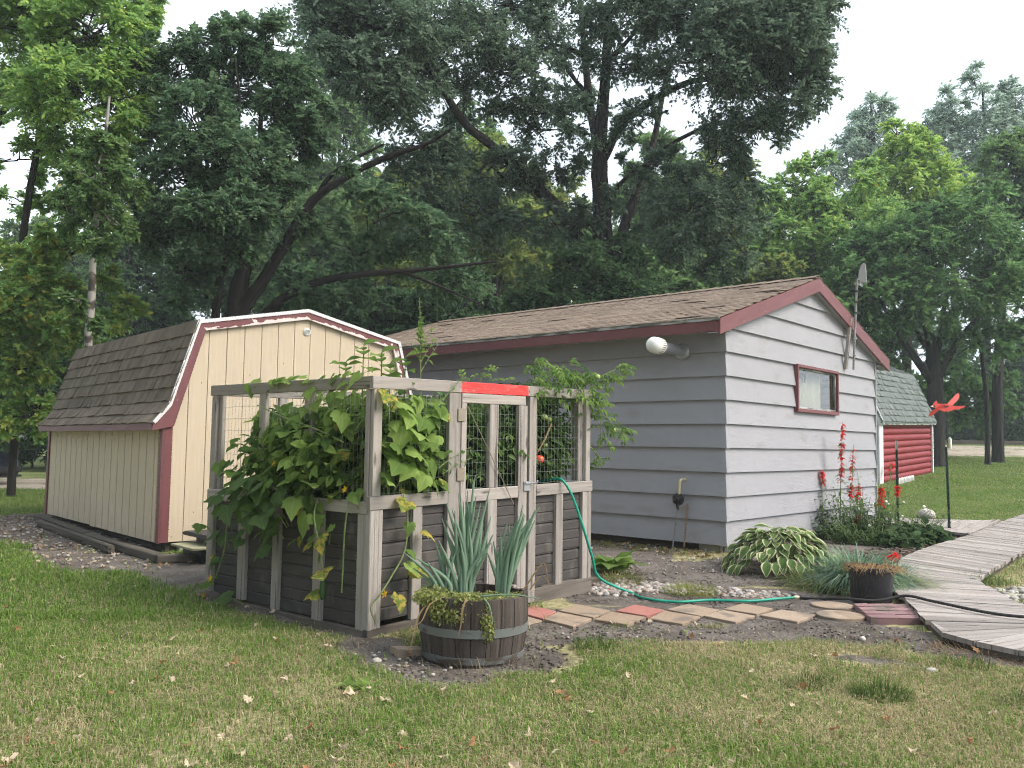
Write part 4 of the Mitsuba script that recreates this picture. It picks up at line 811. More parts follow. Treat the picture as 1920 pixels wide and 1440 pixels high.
body = [(-.235, .03), (-.20, .045), (-.175, .10), (-.135, .125), (-.125, .085), (-.05, .075), (.05, .08), (.13, .055), (.21, .045), (.335, .055), (.345, .035), (.24, -.005), (.16, -.01), (.09, -.035), (.02, -.05), (-.06, -.03), (-.13, -.005), (-.17, .015), (-.20, .02)]
yv = nrm(np.cross(bx, bz)); part(bird, 'body', prism([(x, z - .02) for x, z in body], bo, bx, bz, -yv * .02), 'cardinal_red')
part(bird, 'mask', prism([(-.205, .02), (-.175, .035), (-.165, .015), (-.185, .0)], bo + yv * .004, bx, bz, -yv * .002), 'black_paint'); part(bird, 'beak', prism([(-.245, .012), (-.205, .028), (-.20, .002)], bo + yv * .006, bx, bz, -yv * .024), 'beak_paint')
wing = [(0, 0), (.05, .055), (.13, .13), (.22, .215), (.27, .245), (.268, .225), (.285, .225), (.262, .19), (.275, .18), (.235, .12), (.15, .045), (.07, -.01)]
part(bird, 'wing', prism(wing, bo + bx * .03 + bz * .02 - yv * .03, bx, bz * .92 - yv * .25, -yv * .008), 'cardinal_red'); part(bird, 'wing', prism([(-x, -z * .78 + .01) for x, z in wing], bo + bx * .02 + bz * .03 + yv * .012, bx * .95, bz + yv * .45, yv * .008), 'cardinal_red')
part(bird, 'pivot', cat([board(bo - bx * .02 + bz * .01 + yv * .01, bo + bx * .05 + bz * .02 + yv * .01, .02, .008, Z)]), 'black_paint'); part(bird, 'rod', tube([t1 + np.array([.0, -.08, .05]), bo + bx * .02 - Z * .05], .006, 6), 'black_paint')

# ------------------------------------------------------------------ rocks
def rocks(spots, col=None):
    V, F, Cc, n = [], [], [], 0
    for i, (x, y, r, z) in enumerate(spots):
        v, f, _ = lump((0, 0, 0), r, (1, rv(.65, .95), rv(.5, .7)), i % 40, .4, 1); a = rv(0, 6.28); R = np.array([[math.cos(a), -math.sin(a), 0], [math.sin(a), math.cos(a), 0], [0, 0, 1]])
        v = v @ R.T + G(x, y, z); t = random.choice([(.42, .36, .31), (.50, .46, .42), (.34, .29, .26), (.55, .50, .45), (.30, .30, .31), (.46, .33, .26), (.58, .55, .52)]) if col is None else random.choice(col)
        V.append(v); F.append(f + n); n += len(v); Cc.append(np.tile(np.array(t) * rv(.5, .8), (len(v), 1)))
    return (np.vstack(V), np.vstack(F)), np.vstack(Cc)
sp = []
def seg(x1, y1, x2, y2, r, n, s0, s1, z=.005):
    for _ in range(n):
        t = random.random(); q, w = rv(0, 6.28), r * math.sqrt(random.random()); sp.append((x1 + (x2 - x1) * t + w * math.cos(q), y1 + (y2 - y1) * t + w * math.sin(q), rv(s0, s1), z + rv(-.004, .012)))
seg(.92, 8.45, 1.3, 8.75, .34, 210, .02, .045); seg(1.35, 8.6, 2.0, 8.6, .28, 190, .018, .036); seg(2.0, 8.5, 2.6, 8.3, .22, 150, .018, .034)
(m, c) = rocks(sp); scene['river_pebbles'] = shape(m, 'stone_surface', smooth=True, color=c); labels['river_pebbles'] = {'kind': 'stuff', 'label': 'bed of rounded river pebbles at the foot of the enclosure', 'category': 'pebbles'}
sp = []; seg(4.75, 8.3, 5.6, 8.7, .42, 330, .02, .045)
(m, c) = rocks(sp, [(.55, .53, .47), (.62, .6, .54), (.48, .46, .40), (.58, .56, .42)]); scene['pale_pebbles'] = shape(m, 'stone_surface', smooth=True, color=c); labels['pale_pebbles'] = {'kind': 'stuff', 'label': 'pale pebbles along the right side of the boardwalk', 'category': 'pebbles'}
sp = []; seg(-7.4, 13.5, -4.1, 9.0, .75, 260, .012, .03); seg(1.0, 9.5, 2.6, 10.2, .5, 160, .008, .02); seg(.3, 6.5, 3.0, 6.6, .3, 60, .006, .014); seg(-.9, 5.95, -.4, 5.45, .2, 30, .008, .018)
(m, c) = rocks(sp); scene['soil_stones'] = shape(m, 'stone_surface', smooth=True, color=c); labels['soil_stones'] = {'kind': 'stuff', 'label': 'small stones scattered over the bare soil', 'category': 'stones'}
for x, y, r, lb in ((2.684, 5.582, .04, 'pale round stone lying in the grass near the boardwalk'), (7.6, 15.9, .17, 'white lumpy stone at the foot of the shorter steel post'), (4.78, 9.02, .1, 'dark grey rock at the inner corner of the boardwalk'), (-.85, 5.72, .035, 'small pale stone on the soil at the enclosure corner'), (2.62, 6.5, .03, 'small pale stone in the soil before the mauve slab')):
    (m, c) = rocks([(x, y, r, r * .3)], [(.62, .58, .52)] if r != .1 else [(.16, .17, .18)]); top('stone', shape(m, 'stone_surface', smooth=True, color=c), None, label=lb, category='stone')
cl_ = []
for _ in range(3600):
    r_ = random.random(); x, y = (rv(.1, 3.1), rv(6.1, 8.6)) if r_ < .5 else (rv(-1.1, .4), rv(5.0, 6.3)) if r_ < .68 else (rv(.9, 3.4), rv(8.8, 10.6)) if r_ < .9 else (rv(-7, -3), rv(9, 14))
    if dirt_np(np.array([x]), np.array([y]))[0] > -.02: continue
    cl_.append(lump(G(x, y, .002), rv(.004, .013), (1, rv(.7, 1), .6), random.randrange(50), .5, 1))
scene['soil_crumbs'] = shape(cat(cl_), 'soil', smooth=True); labels['soil_crumbs'] = {'kind': 'stuff', 'label': 'crumbs and clods of grey soil on the bare ground', 'category': 'soil'}
# wood chips
mc = []
for _ in range(900):
    t = random.random(); x, y = 4.3 + 2.35 * t + rv(-.45, .45), 10.35 + 2.75 * t + rv(-.35, .35); a = rv(0, 6.28); p = G(x, y, rv(.004, .03)); d = np.array([math.cos(a), math.sin(a), rv(-.4, .4)]) * rv(.02, .05); mc.append(board(p - d, p + d, rv(.012, .025), .006, np.array([-d[1], d[0], rv(-.02, .02)]), .001))
scene['wood_chips'] = shape(cat(mc), 'mulch'); labels['wood_chips'] = {'kind': 'stuff', 'label': 'dark wood chip mulch in the bed by the boardwalk', 'category': 'mulch'}

# ------------------------------------------------------------------ parked car (only its nose is in view) and the low building behind it
car = thing('parked_car', 'dark car with amber and clear headlight at the left edge', 'car')
co = np.array([-13.02, 22.3, float(ground_z(-12.6, 22.3))]); cx, cy = np.array([-1., .12, 0]), np.array([.12, 1., 0])
def cs(x, hw, zb, zt, zs, rnd=.12):                               # one cross-section of the body
    return [co + cx * x + cy * a + Z * b for a, b in ((-hw, zb + .05), (-hw - .02, zs * .6), (-hw, zs), (-hw + rnd, zt - .02), (-hw * .4, zt), (hw * .4, zt), (hw - rnd, zt - .02), (hw, zs), (hw + .02, zs * .6), (hw, zb + .05), (hw * .8, zb), (-hw * .8, zb))]
secs = [cs(.0, .45, .32, .58, .50), cs(.04, .62, .25, .66, .58), cs(.16, .76, .20, .74, .66), cs(.45, .84, .19, .84, .74), cs(1.0, .87, .18, .94, .82), cs(1.35, .88, .18, 1.0, .88), cs(2.0, .89, .18, 1.36, .95, .3), cs(2.6, .89, .18, 1.47, .95, .3), cs(3.5, .88, .18, 1.44, .95, .3), cs(4.1, .84, .22, 1.1, .9, .25), cs(4.3, .74, .3, .95, .8)]
V = np.vstack(secs); n = 12; F = []
for i in range(len(secs) - 1):
    for k in range(n): p, q = i * n + k, i * n + (k + 1) % n; F += [[p, q, q + n], [p, q + n, p + n]]
F += [[0, k, k + 1] for k in range(1, n - 1)] + [[(len(secs) - 1) * n, (len(secs) - 1) * n + k + 1, (len(secs) - 1) * n + k] for k in range(1, n - 1)]
tm = trimesh.Trimesh(V, np.array(F), process=False); 
if tm.volume < 0: tm.invert()
part(car, 'body', (np.array(tm.vertices), np.array(tm.faces)), 'car_paint', smooth=32)
hl = lambda x, y, z: co + cx * x + cy * y + Z * z
part(car, 'headlight', prism([(.03, .56), (.10, .70), (.34, .82), (.66, .89), (.60, .74), (.26, .58)], hl(0, -.70, 0), cx, Z, -cy * .16), 'lamp_lens')
part(car, 'turn_signal', prism([(.30, .66), (.40, .82), (.70, .90), (.62, .74)], hl(0, -.86, 0), cx, Z, -cy * .03), 'amber')
part(car, 'bumper', board(hl(-.02, -.6, .40), hl(-.02, .6, .40), .16, .08, Z, .03), 'black_plastic'); part(car, 'splitter', board(hl(.08, -.72, .22), hl(.08, .72, .22), .05, .12, Z, .01), 'black_plastic')
for x in (.85, 3.45):
    wh = part(car, 'wheel', lathe([(.0, .1), (.19, .1), (.2, .06), (.0, .05)], hl(x, -.80, .30), 24, -cy), 'galvanised', smooth=35); part(wh, 'tyre', lathe([(.2, .11), (.26, .12), (.30, .09), (.31, .0), (.30, -.09), (.2, -.09)], hl(x, -.80, .30), 28, -cy), 'black_rubber', smooth=35)
part(car, 'windshield', slab([hl(1.38, -.70, 1.01), hl(1.38, .70, 1.01), hl(1.95, .58, 1.36), hl(1.95, -.58, 1.36)], Z * .012), 'lamp_lens')
lb_ = thing('lean_to', 'low grey roofed lean-to half hidden behind the beige shed at left', 'shelter')
lo = np.array([-17.9, 31.0, float(ground_z(-15, 31))])
part(lb_, 'roof', slab([lo + np.array(q) for q in ((0, 0, 1.15), (5, -1, 1.15), (5.6, 1.6, 2.0), (.9, 2.6, 2.0))], Z * .06), 'grey_shingle')
for q in ((.15, .1), (2.6, -.35), (4.9, -.85)): part(lb_, 'post', board(lo + np.array([*q, 0]), lo + np.array([*q, 1.15]), .12, .12, S.er), 'timber')
part(lb_, 'rear_wall', slab([lo + np.array(q) for q in ((.9, 2.5, 0), (5.6, 1.5, 0), (5.6, 1.5, 1.95), (.9, 2.5, 1.95))], np.array([0, .06, 0])), 'timber')
cb = top('driveway_kerb', board(np.array([14, 52.3, float(ground_z(14, 52.3)) + .1]), np.array([52, 54, float(ground_z(45, 54)) + .1]), .25, .3, Z, .02), 'timber', label='low timber kerb along the far side of the driveway', category='kerb')

# ------------------------------------------------------------------ leaf shapes (base at the origin, tip along +y, upper side +z, length 1)
def vine_leaf(droop=.3, fold=.22, seed=0):
    rs = np.random.RandomState(seed)
    half = [(.0, -.02), (.16, -.16), (.34, -.14), (.47, .02), (.56, .20), (.46, .30), (.50, .46), (.33, .55), (.24, .72), (.12, .86), (.0, 1.0)]
    out = half + [(-x, y) for x, y in reversed(half[1:-1])]; V, U = [(0, .02, 0)], [(0, 0)]
    def put(x, y):
        r = math.hypot(x, y); z = -droop * r * r + fold * abs(x) - .25 * fold * abs(x) ** 2 * 4 + .035 * math.sin(7 * x + 5 * y + seed) * (r > .2); V.append((x, y - .1 * droop * r, z)); U.append((x, y))
    for k in (.5, 1.0):
        for x, y in out: put(x * k * (1 + .06 * rs.randn() * (k == 1)), .02 + (y - .02) * k)
    n = len(out); F = []
    for i in range(n):
        j = (i + 1) % n; F += [[0, 1 + j, 1 + i], [1 + i, 1 + j, 1 + n + j], [1 + i, 1 + n + j, 1 + n + i]]
    return np.array(V), np.array(F), np.array(U)
def blade_leaf(widths, droop=.3, fold=.15, cols=(-1, -.7, 0, .7, 1), twist=0):
    n = len(widths); V, U, F = [], [], []
    for i, w in enumerate(widths):
        y = i / (n - 1)
        for c in cols: V.append((c * w / 2, y * (1 - .12 * droop), -droop * y * y + fold * abs(c) * w + .02 * math.sin(9 * y + 3 * c))); U.append((c, y))
    m = len(cols)
    for i in range(n - 1):
        for k in range(m - 1): p = i * m + k; F += [[p, p + 1, p + m + 1], [p, p + m + 1, p + m]]
    return np.array(V), np.array(F), np.array(U)
def compound_leaf(pairs=3, droop=.35, lw=.42, seed=0):
    rs = np.random.RandomState(seed); L = []; lf = blade_leaf([.05, .9, 1.0, .6, .04], .35, .2, (-1, 0, 1))
    def at(y): return np.array([0, y * (1 - .1 * droop), -droop * y * y])
    L.append(tube([at(t) for t in np.linspace(0, .8, 5)], [.012, .011, .009, .007, .005], 3, cap=False))
    for i in range(pairs):
        y = .28 + .46 * i / max(pairs - 1, 1); s = (.30 + .08 * rs.rand()) * (1 - .25 * (i == 0))
        for sx in (-1, 1):
            d = np.array([sx * 1.0, .55, -.15 - .35 * rs.rand()]); M = orient(at(y), d, np.array([0, .2 * rs.randn(), 1]), s, s * lw); L.append(apply(lf, M))
    L.append(apply(lf, orient(at(.74), np.array([0, 1, -.5]), Z, .36, .36 * lw))); return cat(L)
VL = [mikit.ply(vine_leaf(d, f, i)[:2], 'vine_mid', smooth=True, uv=vine_leaf(d, f, i)[2]) for i, (d, f) in enumerate(((.25, .25), (.5, .12), (.1, .35), (.7, .2)))]
CL = [mikit.ply(compound_leaf(3, d, .42, i)[:2], 'tomato_leaf') for i, d in enumerate((.25, .5, .8, .4))]

# ------------------------------------------------------------------ cucumber vines on the left side and the front corner
cuc = thing('cucumber_vine', 'large leaved cucumber vine spilling over the left side of the enclosure', 'vine')
def vleaf(p, out, s, m, tip=None, key=None):
    q_ = rv(-1.3, 1.3); side_ = np.cross(out, Z); tip = out * rv(.35, 1.0) * math.cos(q_ * .7) + side_ * math.sin(q_) * .9 + Z * rv(-1.0, -.05) if tip is None else tip
    n = out * rv(.2, .8) + Z * rv(.7, 1.3) + np.array([rv(-.4, .4), rv(-.4, .4), 0]); M = orient(p, tip, n, s, s * rv(.9, 1.1)); part(key or cuc, 'leaf', placed(random.choice(VL), M, m), None)
outl, outr = -P.er, -P.el; stems = []
def petiole(p, q): stems.append(tube([q, (p + q) / 2 + Z * .03, p], [.005, .0045, .003], 4, cap=False))
def spread(n, t0, t1, z0, z1, o0, o1, mats, s0=.10, s1=.17, fn=None):
    for _ in range(n):
        t, z = rv(t0, t1), rv(z0, z1)
        if fn and not fn(t, z): continue
        o = rv(o0, o1); p = P(-o, t, z); vleaf(p, outl, rv(s0, s1), random.choice(mats))
        if random.random() < .45: petiole(p, P(-o * .4, t + rv(-.1, .1), z - rv(.05, .15)))
D_, M_, L_, Y_ = 'vine_dark', 'vine_mid', 'vine_lime', 'vine_yellowing'
spread(52, .8, 1.9, .84, 1.22, .0, .22, [D_, D_, M_, M_], .09, .16, fn=lambda t, z: t < 1.7 + .3 * random.random())
spread(52, .9, 1.9, 1.15, 1.72, -.24, .02, [D_, M_, M_, L_], .08, .14, fn=lambda t, z: z < 1.85 - 1.0 * max(0, t - 1.4))
spread(74, .12, .95, 1.0, 1.60, -.22, .05, [M_, L_, L_, M_, Y_, L_], .07, .14)
spread(34, .12, .9, 1.5, 1.86, -.22, .03, [M_, L_, L_, L_], .09, .15)
spread(14, 1.2, 2.0, .34, .84, .05, .20, [D_, D_, M_], .10, .16, fn=lambda t, z: t > 1.2 + (.8 - z) * .9)
spread(12, .85, 1.35, .66, .9, .05, .16, [D_, M_, M_], .10, .15)
spread(12, .3, .8, .55, .92, .03, .1, [M_, L_, Y_, M_], .07, .12)
for t, z, o, s, m in ((1.05, 1.52, .10, .19, M_), (.86, 1.48, .10, .19, M_), (1.28, 1.10, .24, .22, D_), (.95, 1.10, .22, .16, M_), (.72, 1.12, .14, .17, L_), (.55, 1.09, .13, .18, L_), (.68, .98, .17, .17, L_), (.58, .85, .14, .17, L_), (1.02, .82, .24, .20, D_), (1.45, .88, .26, .20, D_), (1.62, .95, .22, .19, D_), (1.7, 1.22, .10, .16, D_), (.42, .70, .12, .16, Y_), (.38, .45, .12, .16, Y_), (.44, .28, .10, .13, Y_), (1.85, .62, .10, .17, D_), (1.72, .40, .12, .16, D_), (1.88, .22, .12, .18, M_), (1.55, .12, .14, .18, D_), (1.10, .58, .1, .19, D_), (.30, 1.62, .05, .15, L_), (.78, 1.30, .12, .17, L_), (.66, 1.36, .10, .15, L_)):
    vleaf(P(-o, t, z), outl, s, m)
for _ in range(26): vleaf(P(rv(-.05, .06), rv(.1, 1.6), rv(1.86, 1.94)), outl, rv(.07, .13), random.choice([M_, L_, L_]))
# along the top rail and round the corner on the right face
for a, z, o, s, m in ((.12, 1.76, .03, .15, Y_), (.2, 1.70, .06, .16, L_), (.3, 1.62, .07, .17, L_), (.22, 1.52, .08, .18, L_), (.36, 1.48, .08, .19, L_), (.28, 1.36, .09, .2, L_), (.45, 1.58, .06, .16, M_), (.5, 1.40, .06, .16, M_), (.2, 1.25, .08, .16, M_), (.34, 1.22, .07, .16, L_), (.55, 1.26, .05, .15, M_), (.48, 1.15, .07, .15, L_), (.62, 1.45, .04, .14, L_), (.66, 1.68, .03, .13, M_), (.7, 1.32, .05, .13, M_), (.42, 1.74, .03, .14, L_), (.16, 1.40, .06, .15, M_), (.58, 1.10, .06, .12, M_)):
    vleaf(P(a, -o, z), outr, s, m); petiole(P(a, -o, z), P(a + rv(-.08, .08), .06, z - rv(.05, .2)))
for _ in range(60): a, z = rv(.12, .76), rv(1.02, 1.78); vleaf(P(a, rv(-.03, .12), z), outr, rv(.07, .14), random.choice([M_, L_, L_, Y_, M_]))
for a, z, o, s, m in ((.30, .96, .06, .15, Y_), (.33, .80, .07, .10, M_), (.46, .73, .08, .12, Y_), (.34, .60, .06, .10, M_), (.30, .50, .08, .13, L_), (.36, .44, .07, .15, Y_), (.22, .28, .08, .14, Y_), (.12, 1.12, .06, .12, L_)): vleaf(P(a, -o, z), outr, s, m)
vines = [[P(-.05, .55, .98), P(-.12, .5, .85), P(-.13, .42, .65), P(-.10, .40, .45), P(-.08, .44, .28)], [P(-.04, .2, .99), P(-.07, .2, .75), P(-.06, .22, .5), P(-.05, .24, .3)], [P(.30, -.02, 1.02), P(.31, -.06, .85), P(.28, -.07, .6), P(.16, -.06, .42), P(.06, -.05, .30)], [P(-.1, .9, 1.3), P(-.16, 1.2, 1.1), P(-.2, 1.5, .85), P(-.12, 1.7, .5), P(-.1, 1.85, .25)], [P(-.02, .3, 1.4), P(-.05, .6, 1.5), P(-.08, 1.0, 1.6), P(-.05, 1.4, 1.7)], [P(.06, -.05, .30), P(.0, -.03, .22), P(.03, -.05, .12)]]
part(cuc, 'stems', cat(stems + [tube(spline(v, 6), [.006] * (6 * (len(v) - 1) + 1), 5, cap=False) for v in vines]), 'stem_green')
part(cuc, 'cucumber', tube([P(-.10, .40, .40), P(-.10, .40, .37), P(-.10, .40, .30), P(-.10, .40, .25), P(-.10, .40, .235)], [.006, .02, .023, .02, .004], 10), 'cucumber_skin', smooth=True)
def blossom(p, d, s, key, m='petal_yellow'):
    L = [apply(blade_leaf([.1, .5, .45, .03], .15, .1, (-1, 0, 1)), orient(p, d * .6 + q, d, s)) for q in [np.cross(d, nrm(np.cross(d, [.3, .5, .9]))) * math.sin(w) + nrm(np.cross(d, [.3, .5, .9])) * math.cos(w) for w in np.arange(0, 6.2, 1.256)]]
    part(key, 'blossom', cat(L), m)
for q in (P(-.14, 1.85, .24), P(-.1, 1.9, .4), P(-.1, 1.05, 1.22), P(-.03, .25, 1.05), P(.12, -.05, .30), P(-.12, 1.98, .08)): blossom(q, nrm(outl + Z * .4), .035, cuc)
# the crowd of smaller leaves inside the bed
def leaf_mass(specs, pal, key, name, lab=None, mat_='foliage', shape_=None):
    """specs: (centre, radii, number, leaf length)."""
    V, F, Cc, n = [], [], [], 0; base = shape_ or blade_leaf([.08, .6, .5, .04], .3, .15, (-1, 0, 1))
    bv, bf = base[0], base[1]
    for c, r, num, ll in specs:
        q = np.random.randn(num, 3); q /= np.linalg.norm(q, axis=1, keepdims=True); pos = np.asarray(c) + q * (np.random.rand(num, 1) ** .45) * np.asarray(r)
        d = q * [1, 1, .3] + np.random.randn(num, 3) * .6 + [0, 0, -.35]; d /= np.linalg.norm(d, axis=1, keepdims=True); nn = np.random.randn(num, 3) * .45 + [0, 0, 1] + q * .4
        nn -= d * (nn * d).sum(1, keepdims=True); nn /= np.linalg.norm(nn, axis=1, keepdims=True); x = np.cross(d, nn); s = ll * np.random.uniform(.6, 1.2, (num, 1, 1))
        v = pos[:, None] + s * (bv[None, :, :1] * x[:, None] + bv[None, :, 1:2] * d[:, None] + bv[None, :, 2:] * nn[:, None]); V.append(v.reshape(-1, 3))
        F.append((bf[None] + (np.arange(num) * len(bv))[:, None, None]).reshape(-1, 3) + n); n += num * len(bv)
        p_ = np.array(pal)[np.random.randint(len(pal), size=num)] * np.random.uniform(.7, 1.25, (num, 1)); Cc.append(np.repeat(p_, len(bv), 0))
    k = part(key, name, (np.vstack(V), np.vstack(F)), mat_, color=np.clip(np.vstack(Cc), 0, 1), kind='stuff', label=lab); return k
GREEN = [(.10, .17, .05), (.15, .24, .065), (.075, .135, .042), (.20, .30, .085)]
leaf_mass([(P(.45, .9, 1.25), (.45, .8, .52), 2600, .11), (P(.35, 1.5, 1.2), (.35, .6, .5), 1600, .11), (P(.45, .4, 1.35), (.42, .35, .48), 1500, .10)], GREEN + [(.26, .37, .10), (.22, .32, .09)], cuc, 'inner_foliage')
# ------------------------------------------------------------------ tomato plants: behind the door, and the tall one at the right end
tom = thing('tomato_plant', 'tall sprawling tomato plant hanging over the right end of the enclosure', 'tomato plant')
tl = 0
def tleaf(p, d, s, m=None, key=None): part(key or tom, 'leaf', placed(random.choice(CL), orient(p, d, Z + np.array([rv(-.5, .5), rv(-.5, .5), 0]), s), m or random.choice(['tomato_leaf', 'tomato_leaf', 'tomato_leaf_light'])), None)
runs = [[P(2.3, .4, .75), P(2.3, .35, 1.4), P(2.35, .25, 1.9), P(2.45, .12, 2.12)], [P(2.4, .4, .75), P(2.5, .3, 1.6), P(2.62, .15, 1.98), P(2.85, .0, 2.02), P(3.02, -.06, 2.08), P(3.16, -.10, 2.16)], [P(2.6, .3, 1.9), P(2.85, .05, 1.85), P(2.98, .0, 1.7), P(3.15, .0, 1.55), P(3.30, .0, 1.50), P(3.45, .0, 1.52)],
        [P(2.5, .4, .75), P(2.6, .2, 1.5), P(2.75, -.02, 1.8), P(2.86, -.05, 1.6), P(2.9, -.03, 1.35)], [P(2.1, .4, .75), P(2.1, .3, 1.5), P(2.12, .2, 1.95), P(2.05, .1, 2.18)], [P(2.55, .3, 1.6), P(2.8, .05, 1.35), P(2.95, .05, 1.25), P(3.08, .08, 1.22)]]
part(tom, 'stem', cat([tube(spline(r, 6), np.linspace(.010, .004, 6 * (len(r) - 1) + 1), 5, cap=False) for r in runs]), 'stem_green')
for r, n, s0, f in ((runs[0], 26, .20, 1.4), (runs[1], 26, .17, 1.7), (runs[2], 20, .15, 1.8), (runs[3], 18, .16, 1.7), (runs[4], 18, .16, 1.4), (runs[5], 9, .12, 1.75)):
    q = spline(r, 10)
    for k in range(n):
        i = int(len(q) * (.35 + .63 * (k + random.random()) / n)); i = min(i, len(q) - 1); d = np.array([rv(-1, 1), rv(-1, 1), rv(-.5, .5)]) + (P.er * .4 - P.el * .3); tleaf(q[i] + np.random.randn(3) * .02, d, s0 * rv(.75, 1.3), 'tomato_leaf_light' if random.random() < .45 and q[i][2] > 1.7 else None)
for _ in range(74): tleaf(P(rv(2.02, 2.82), rv(-.08, .22), rv(1.82, 2.14)), np.array([rv(-1, 1), rv(-1, 1), rv(-.7, .5)]) - P.el * .3, rv(.14, .24), 'tomato_leaf_light' if random.random() < .5 else 'tomato_leaf')
leaf_mass([(P(2.3, .5, 1.35), (.48, .36, .62), 5200, .08), (P(1.5, .7, 1.3), (.8, .5, .58), 5200, .08), (P(1.1, 1.5, 1.25), (.9, .6, .55), 3000, .09), (P(2.2, 1.4, 1.25), (.6, .6, .55), 2500, .09)], [(.085, .15, .05), (.12, .20, .07), (.06, .115, .04), (.16, .24, .09)], tom, 'inner_foliage')
for a, t, z, r, m in ((2.12, .12, 1.23, .045, 'tomato_red'), (2.08, .16, 1.28, .03, 'tomato_red'), (2.28, .14, 1.60, .032, 'tomato_green'), (2.2, .13, 1.62, .034, 'tomato_green'), (2.22, .14, 1.36, .03, 'tomato_green'), (3.13, -.02, 1.50, .033, 'tomato_green'), (2.78, -.06, 2.02, .035, 'tomato_green'), (2.85, -.05, 1.92, .026, 'tomato_green')):
    part(tom, 'tomato', lump(P(a, t, z), r, (1, 1, .85), 3, .12), m, smooth=True)
part(tom, 'dry_stick', tube([P(2.07, .10, 1.30), P(2.15, .08, 1.42), P(2.22, .06, 1.56)], [.006, .009, .008], 6), 'dead_leaf')
tom2 = thing('tomato_plant', 'darker tomato plant behind the mesh of the enclosure door', 'tomato plant')
for q_ in ([tube([P(1.4, .5, .72), P(1.42, .45, 1.4), P(1.5, .35, 1.85), P(1.52, .3, 2.0)], [.01, .008, .006, .003], 5), tube([P(1.7, .5, .72), P(1.65, .4, 1.5), P(1.6, .3, 1.92)], [.01, .008, .003], 5)]): part(tom2, 'stem', q_, 'stem_green')
for _ in range(70): tleaf(P(rv(.98, 1.75), rv(.08, .5), rv(1.0, 1.75)), np.array([rv(-1, 1), rv(-1, 1), rv(-.8, .3)]) - P.el * .5, rv(.13, .22), None, tom2)
for a, z in ((1.35, 1.98), (1.45, 2.02), (1.55, 2.0), (1.62, 1.93), (1.28, 1.93), (1.5, 1.93), (1.4, 1.9), (1.15, 1.9), (1.6, 2.03)): tleaf(P(a, .15, z), np.array([rv(-1, 1), rv(-1, 1), rv(.0, .8)]), rv(.12, .17), 'tomato_leaf_light', tom2)
# broad leaved seedlings standing above the corner, and one tall spindly weed
oval = mikit.ply(blade_leaf([.10, .62, .78, .62, .30, .03], .25, .18)[:2], 'vine_mid', smooth=True, uv=blade_leaf([.10, .62, .78, .62, .30, .03], .25, .18)[2])
sf = thing('sunflower_seedling', 'young broad leaved seedlings standing above the rail before the beige shed', 'seedling')
for (a, t, h, hh, sz) in ((.18, .35, 1.85, 2.15, .15), (.05, .42, 1.85, 2.02, .15), (.25, .10, 1.84, 2.0, .12), (.38, .1, 1.84, 2.06, .15), (.35, .3, 1.8, 2.1, .16)):
    b, q = P(a, t, .75), P(a + rv(-.03, .03), t, hh); part(sf, 'stem', tube([b, (b + q) / 2, q], [.008, .007, .004], 5), 'stem_green')
    for k in range(6): w = k * 2.4 + rv(-.3, .3); part(sf, 'leaf', placed(oval, orient(q - Z * (k * .035), np.array([math.cos(w), math.sin(w), .55 - .12 * k]), Z, sz * rv(.8, 1.15)), random.choice([M_, M_, L_])), None)
wd = thing('tall_weed', 'tall thin weed with a seed spike rising above the front corner rail', 'weed')
w0 = [P(.52, .03, .9), P(.50, .02, 1.5), P(.47, .0, 1.9), P(.44, -.02, 2.2), P(.42, -.02, 2.52)]; ws = spline(w0, 8); part(wd, 'stem', tube(ws, np.linspace(.006, .0025, len(ws)), 5), 'stem_green')
for f, dx, l in ((.60, -1, .20), (.62, 1, .30), (.70, 1, .26), (.74, -.8, .14), (.55, 1, .34)):
    p = ws[int(f * (len(ws) - 1))]; q = p + P.er * dx * l * .55 + Z * l * .7; part(wd, 'twig', tube([p, (p + q) / 2 + Z * .01, q], [.003, .0025, .0015], 4), 'stem_green')
    for k in range(5): part(wd, 'leaf', placed(oval, orient(p + (q - p) * (.25 + .17 * k), P.er * rv(-1, 1) - P.el * .5 + Z * rv(-.5, .8), Z - P.el, rv(.03, .07), rv(.02, .04)), M_), None)
for k in range(46): p = ws[int((.60 + .40 * random.random()) * (len(ws) - 1))]; part(wd, 'leaf', placed(oval, orient(p, np.array([rv(-1, 1), rv(-1, 1), rv(-.1, 1.1)]), Z, *( (rv(.018, .035), rv(.012, .022)) if p[2] > 2.33 else (rv(.05, .09), rv(.03, .05)))), random.choice([M_, L_, D_])), None)
wd2 = thing('tall_weed', 'wiry weed leaning across the hinge side of the enclosure door', 'weed')
for a, b in (((.66, -.03, 1.2), (.99, -.06, 1.36)), ((.70, -.03, 1.15), (1.02, -.05, 1.27)), ((.62, -.02, 1.65), (.90, -.05, 1.93))):
    p, q = P(*a), P(*b); part(wd2, 'stem', tube([p, (p + q) / 2 + Z * .015, q], [.004, .003, .002], 4), 'stem_green')
    for k in range(7): part(wd2, 'leaf', placed(oval, orient(p + (q - p) * (k + 1) / 7.5, np.array([rv(-1, 1), rv(-1, .2), rv(-.8, .8)]), Z - P.el, rv(.03, .06), rv(.018, .03)), random.choice([M_, D_])), None)
rub = thing('leafy_green_plant', 'pale crinkled leaf growing low behind the right end of the enclosure', 'plant')
for k in range(9): c = G(1.12, 9.55); part(rub, 'leaf', placed(random.choice(VL), orient(c + Z * .08, np.array([math.cos(k * .75), math.sin(k * .75), .75]), Z, rv(.22, .38)), random.choice([L_, M_])), None)

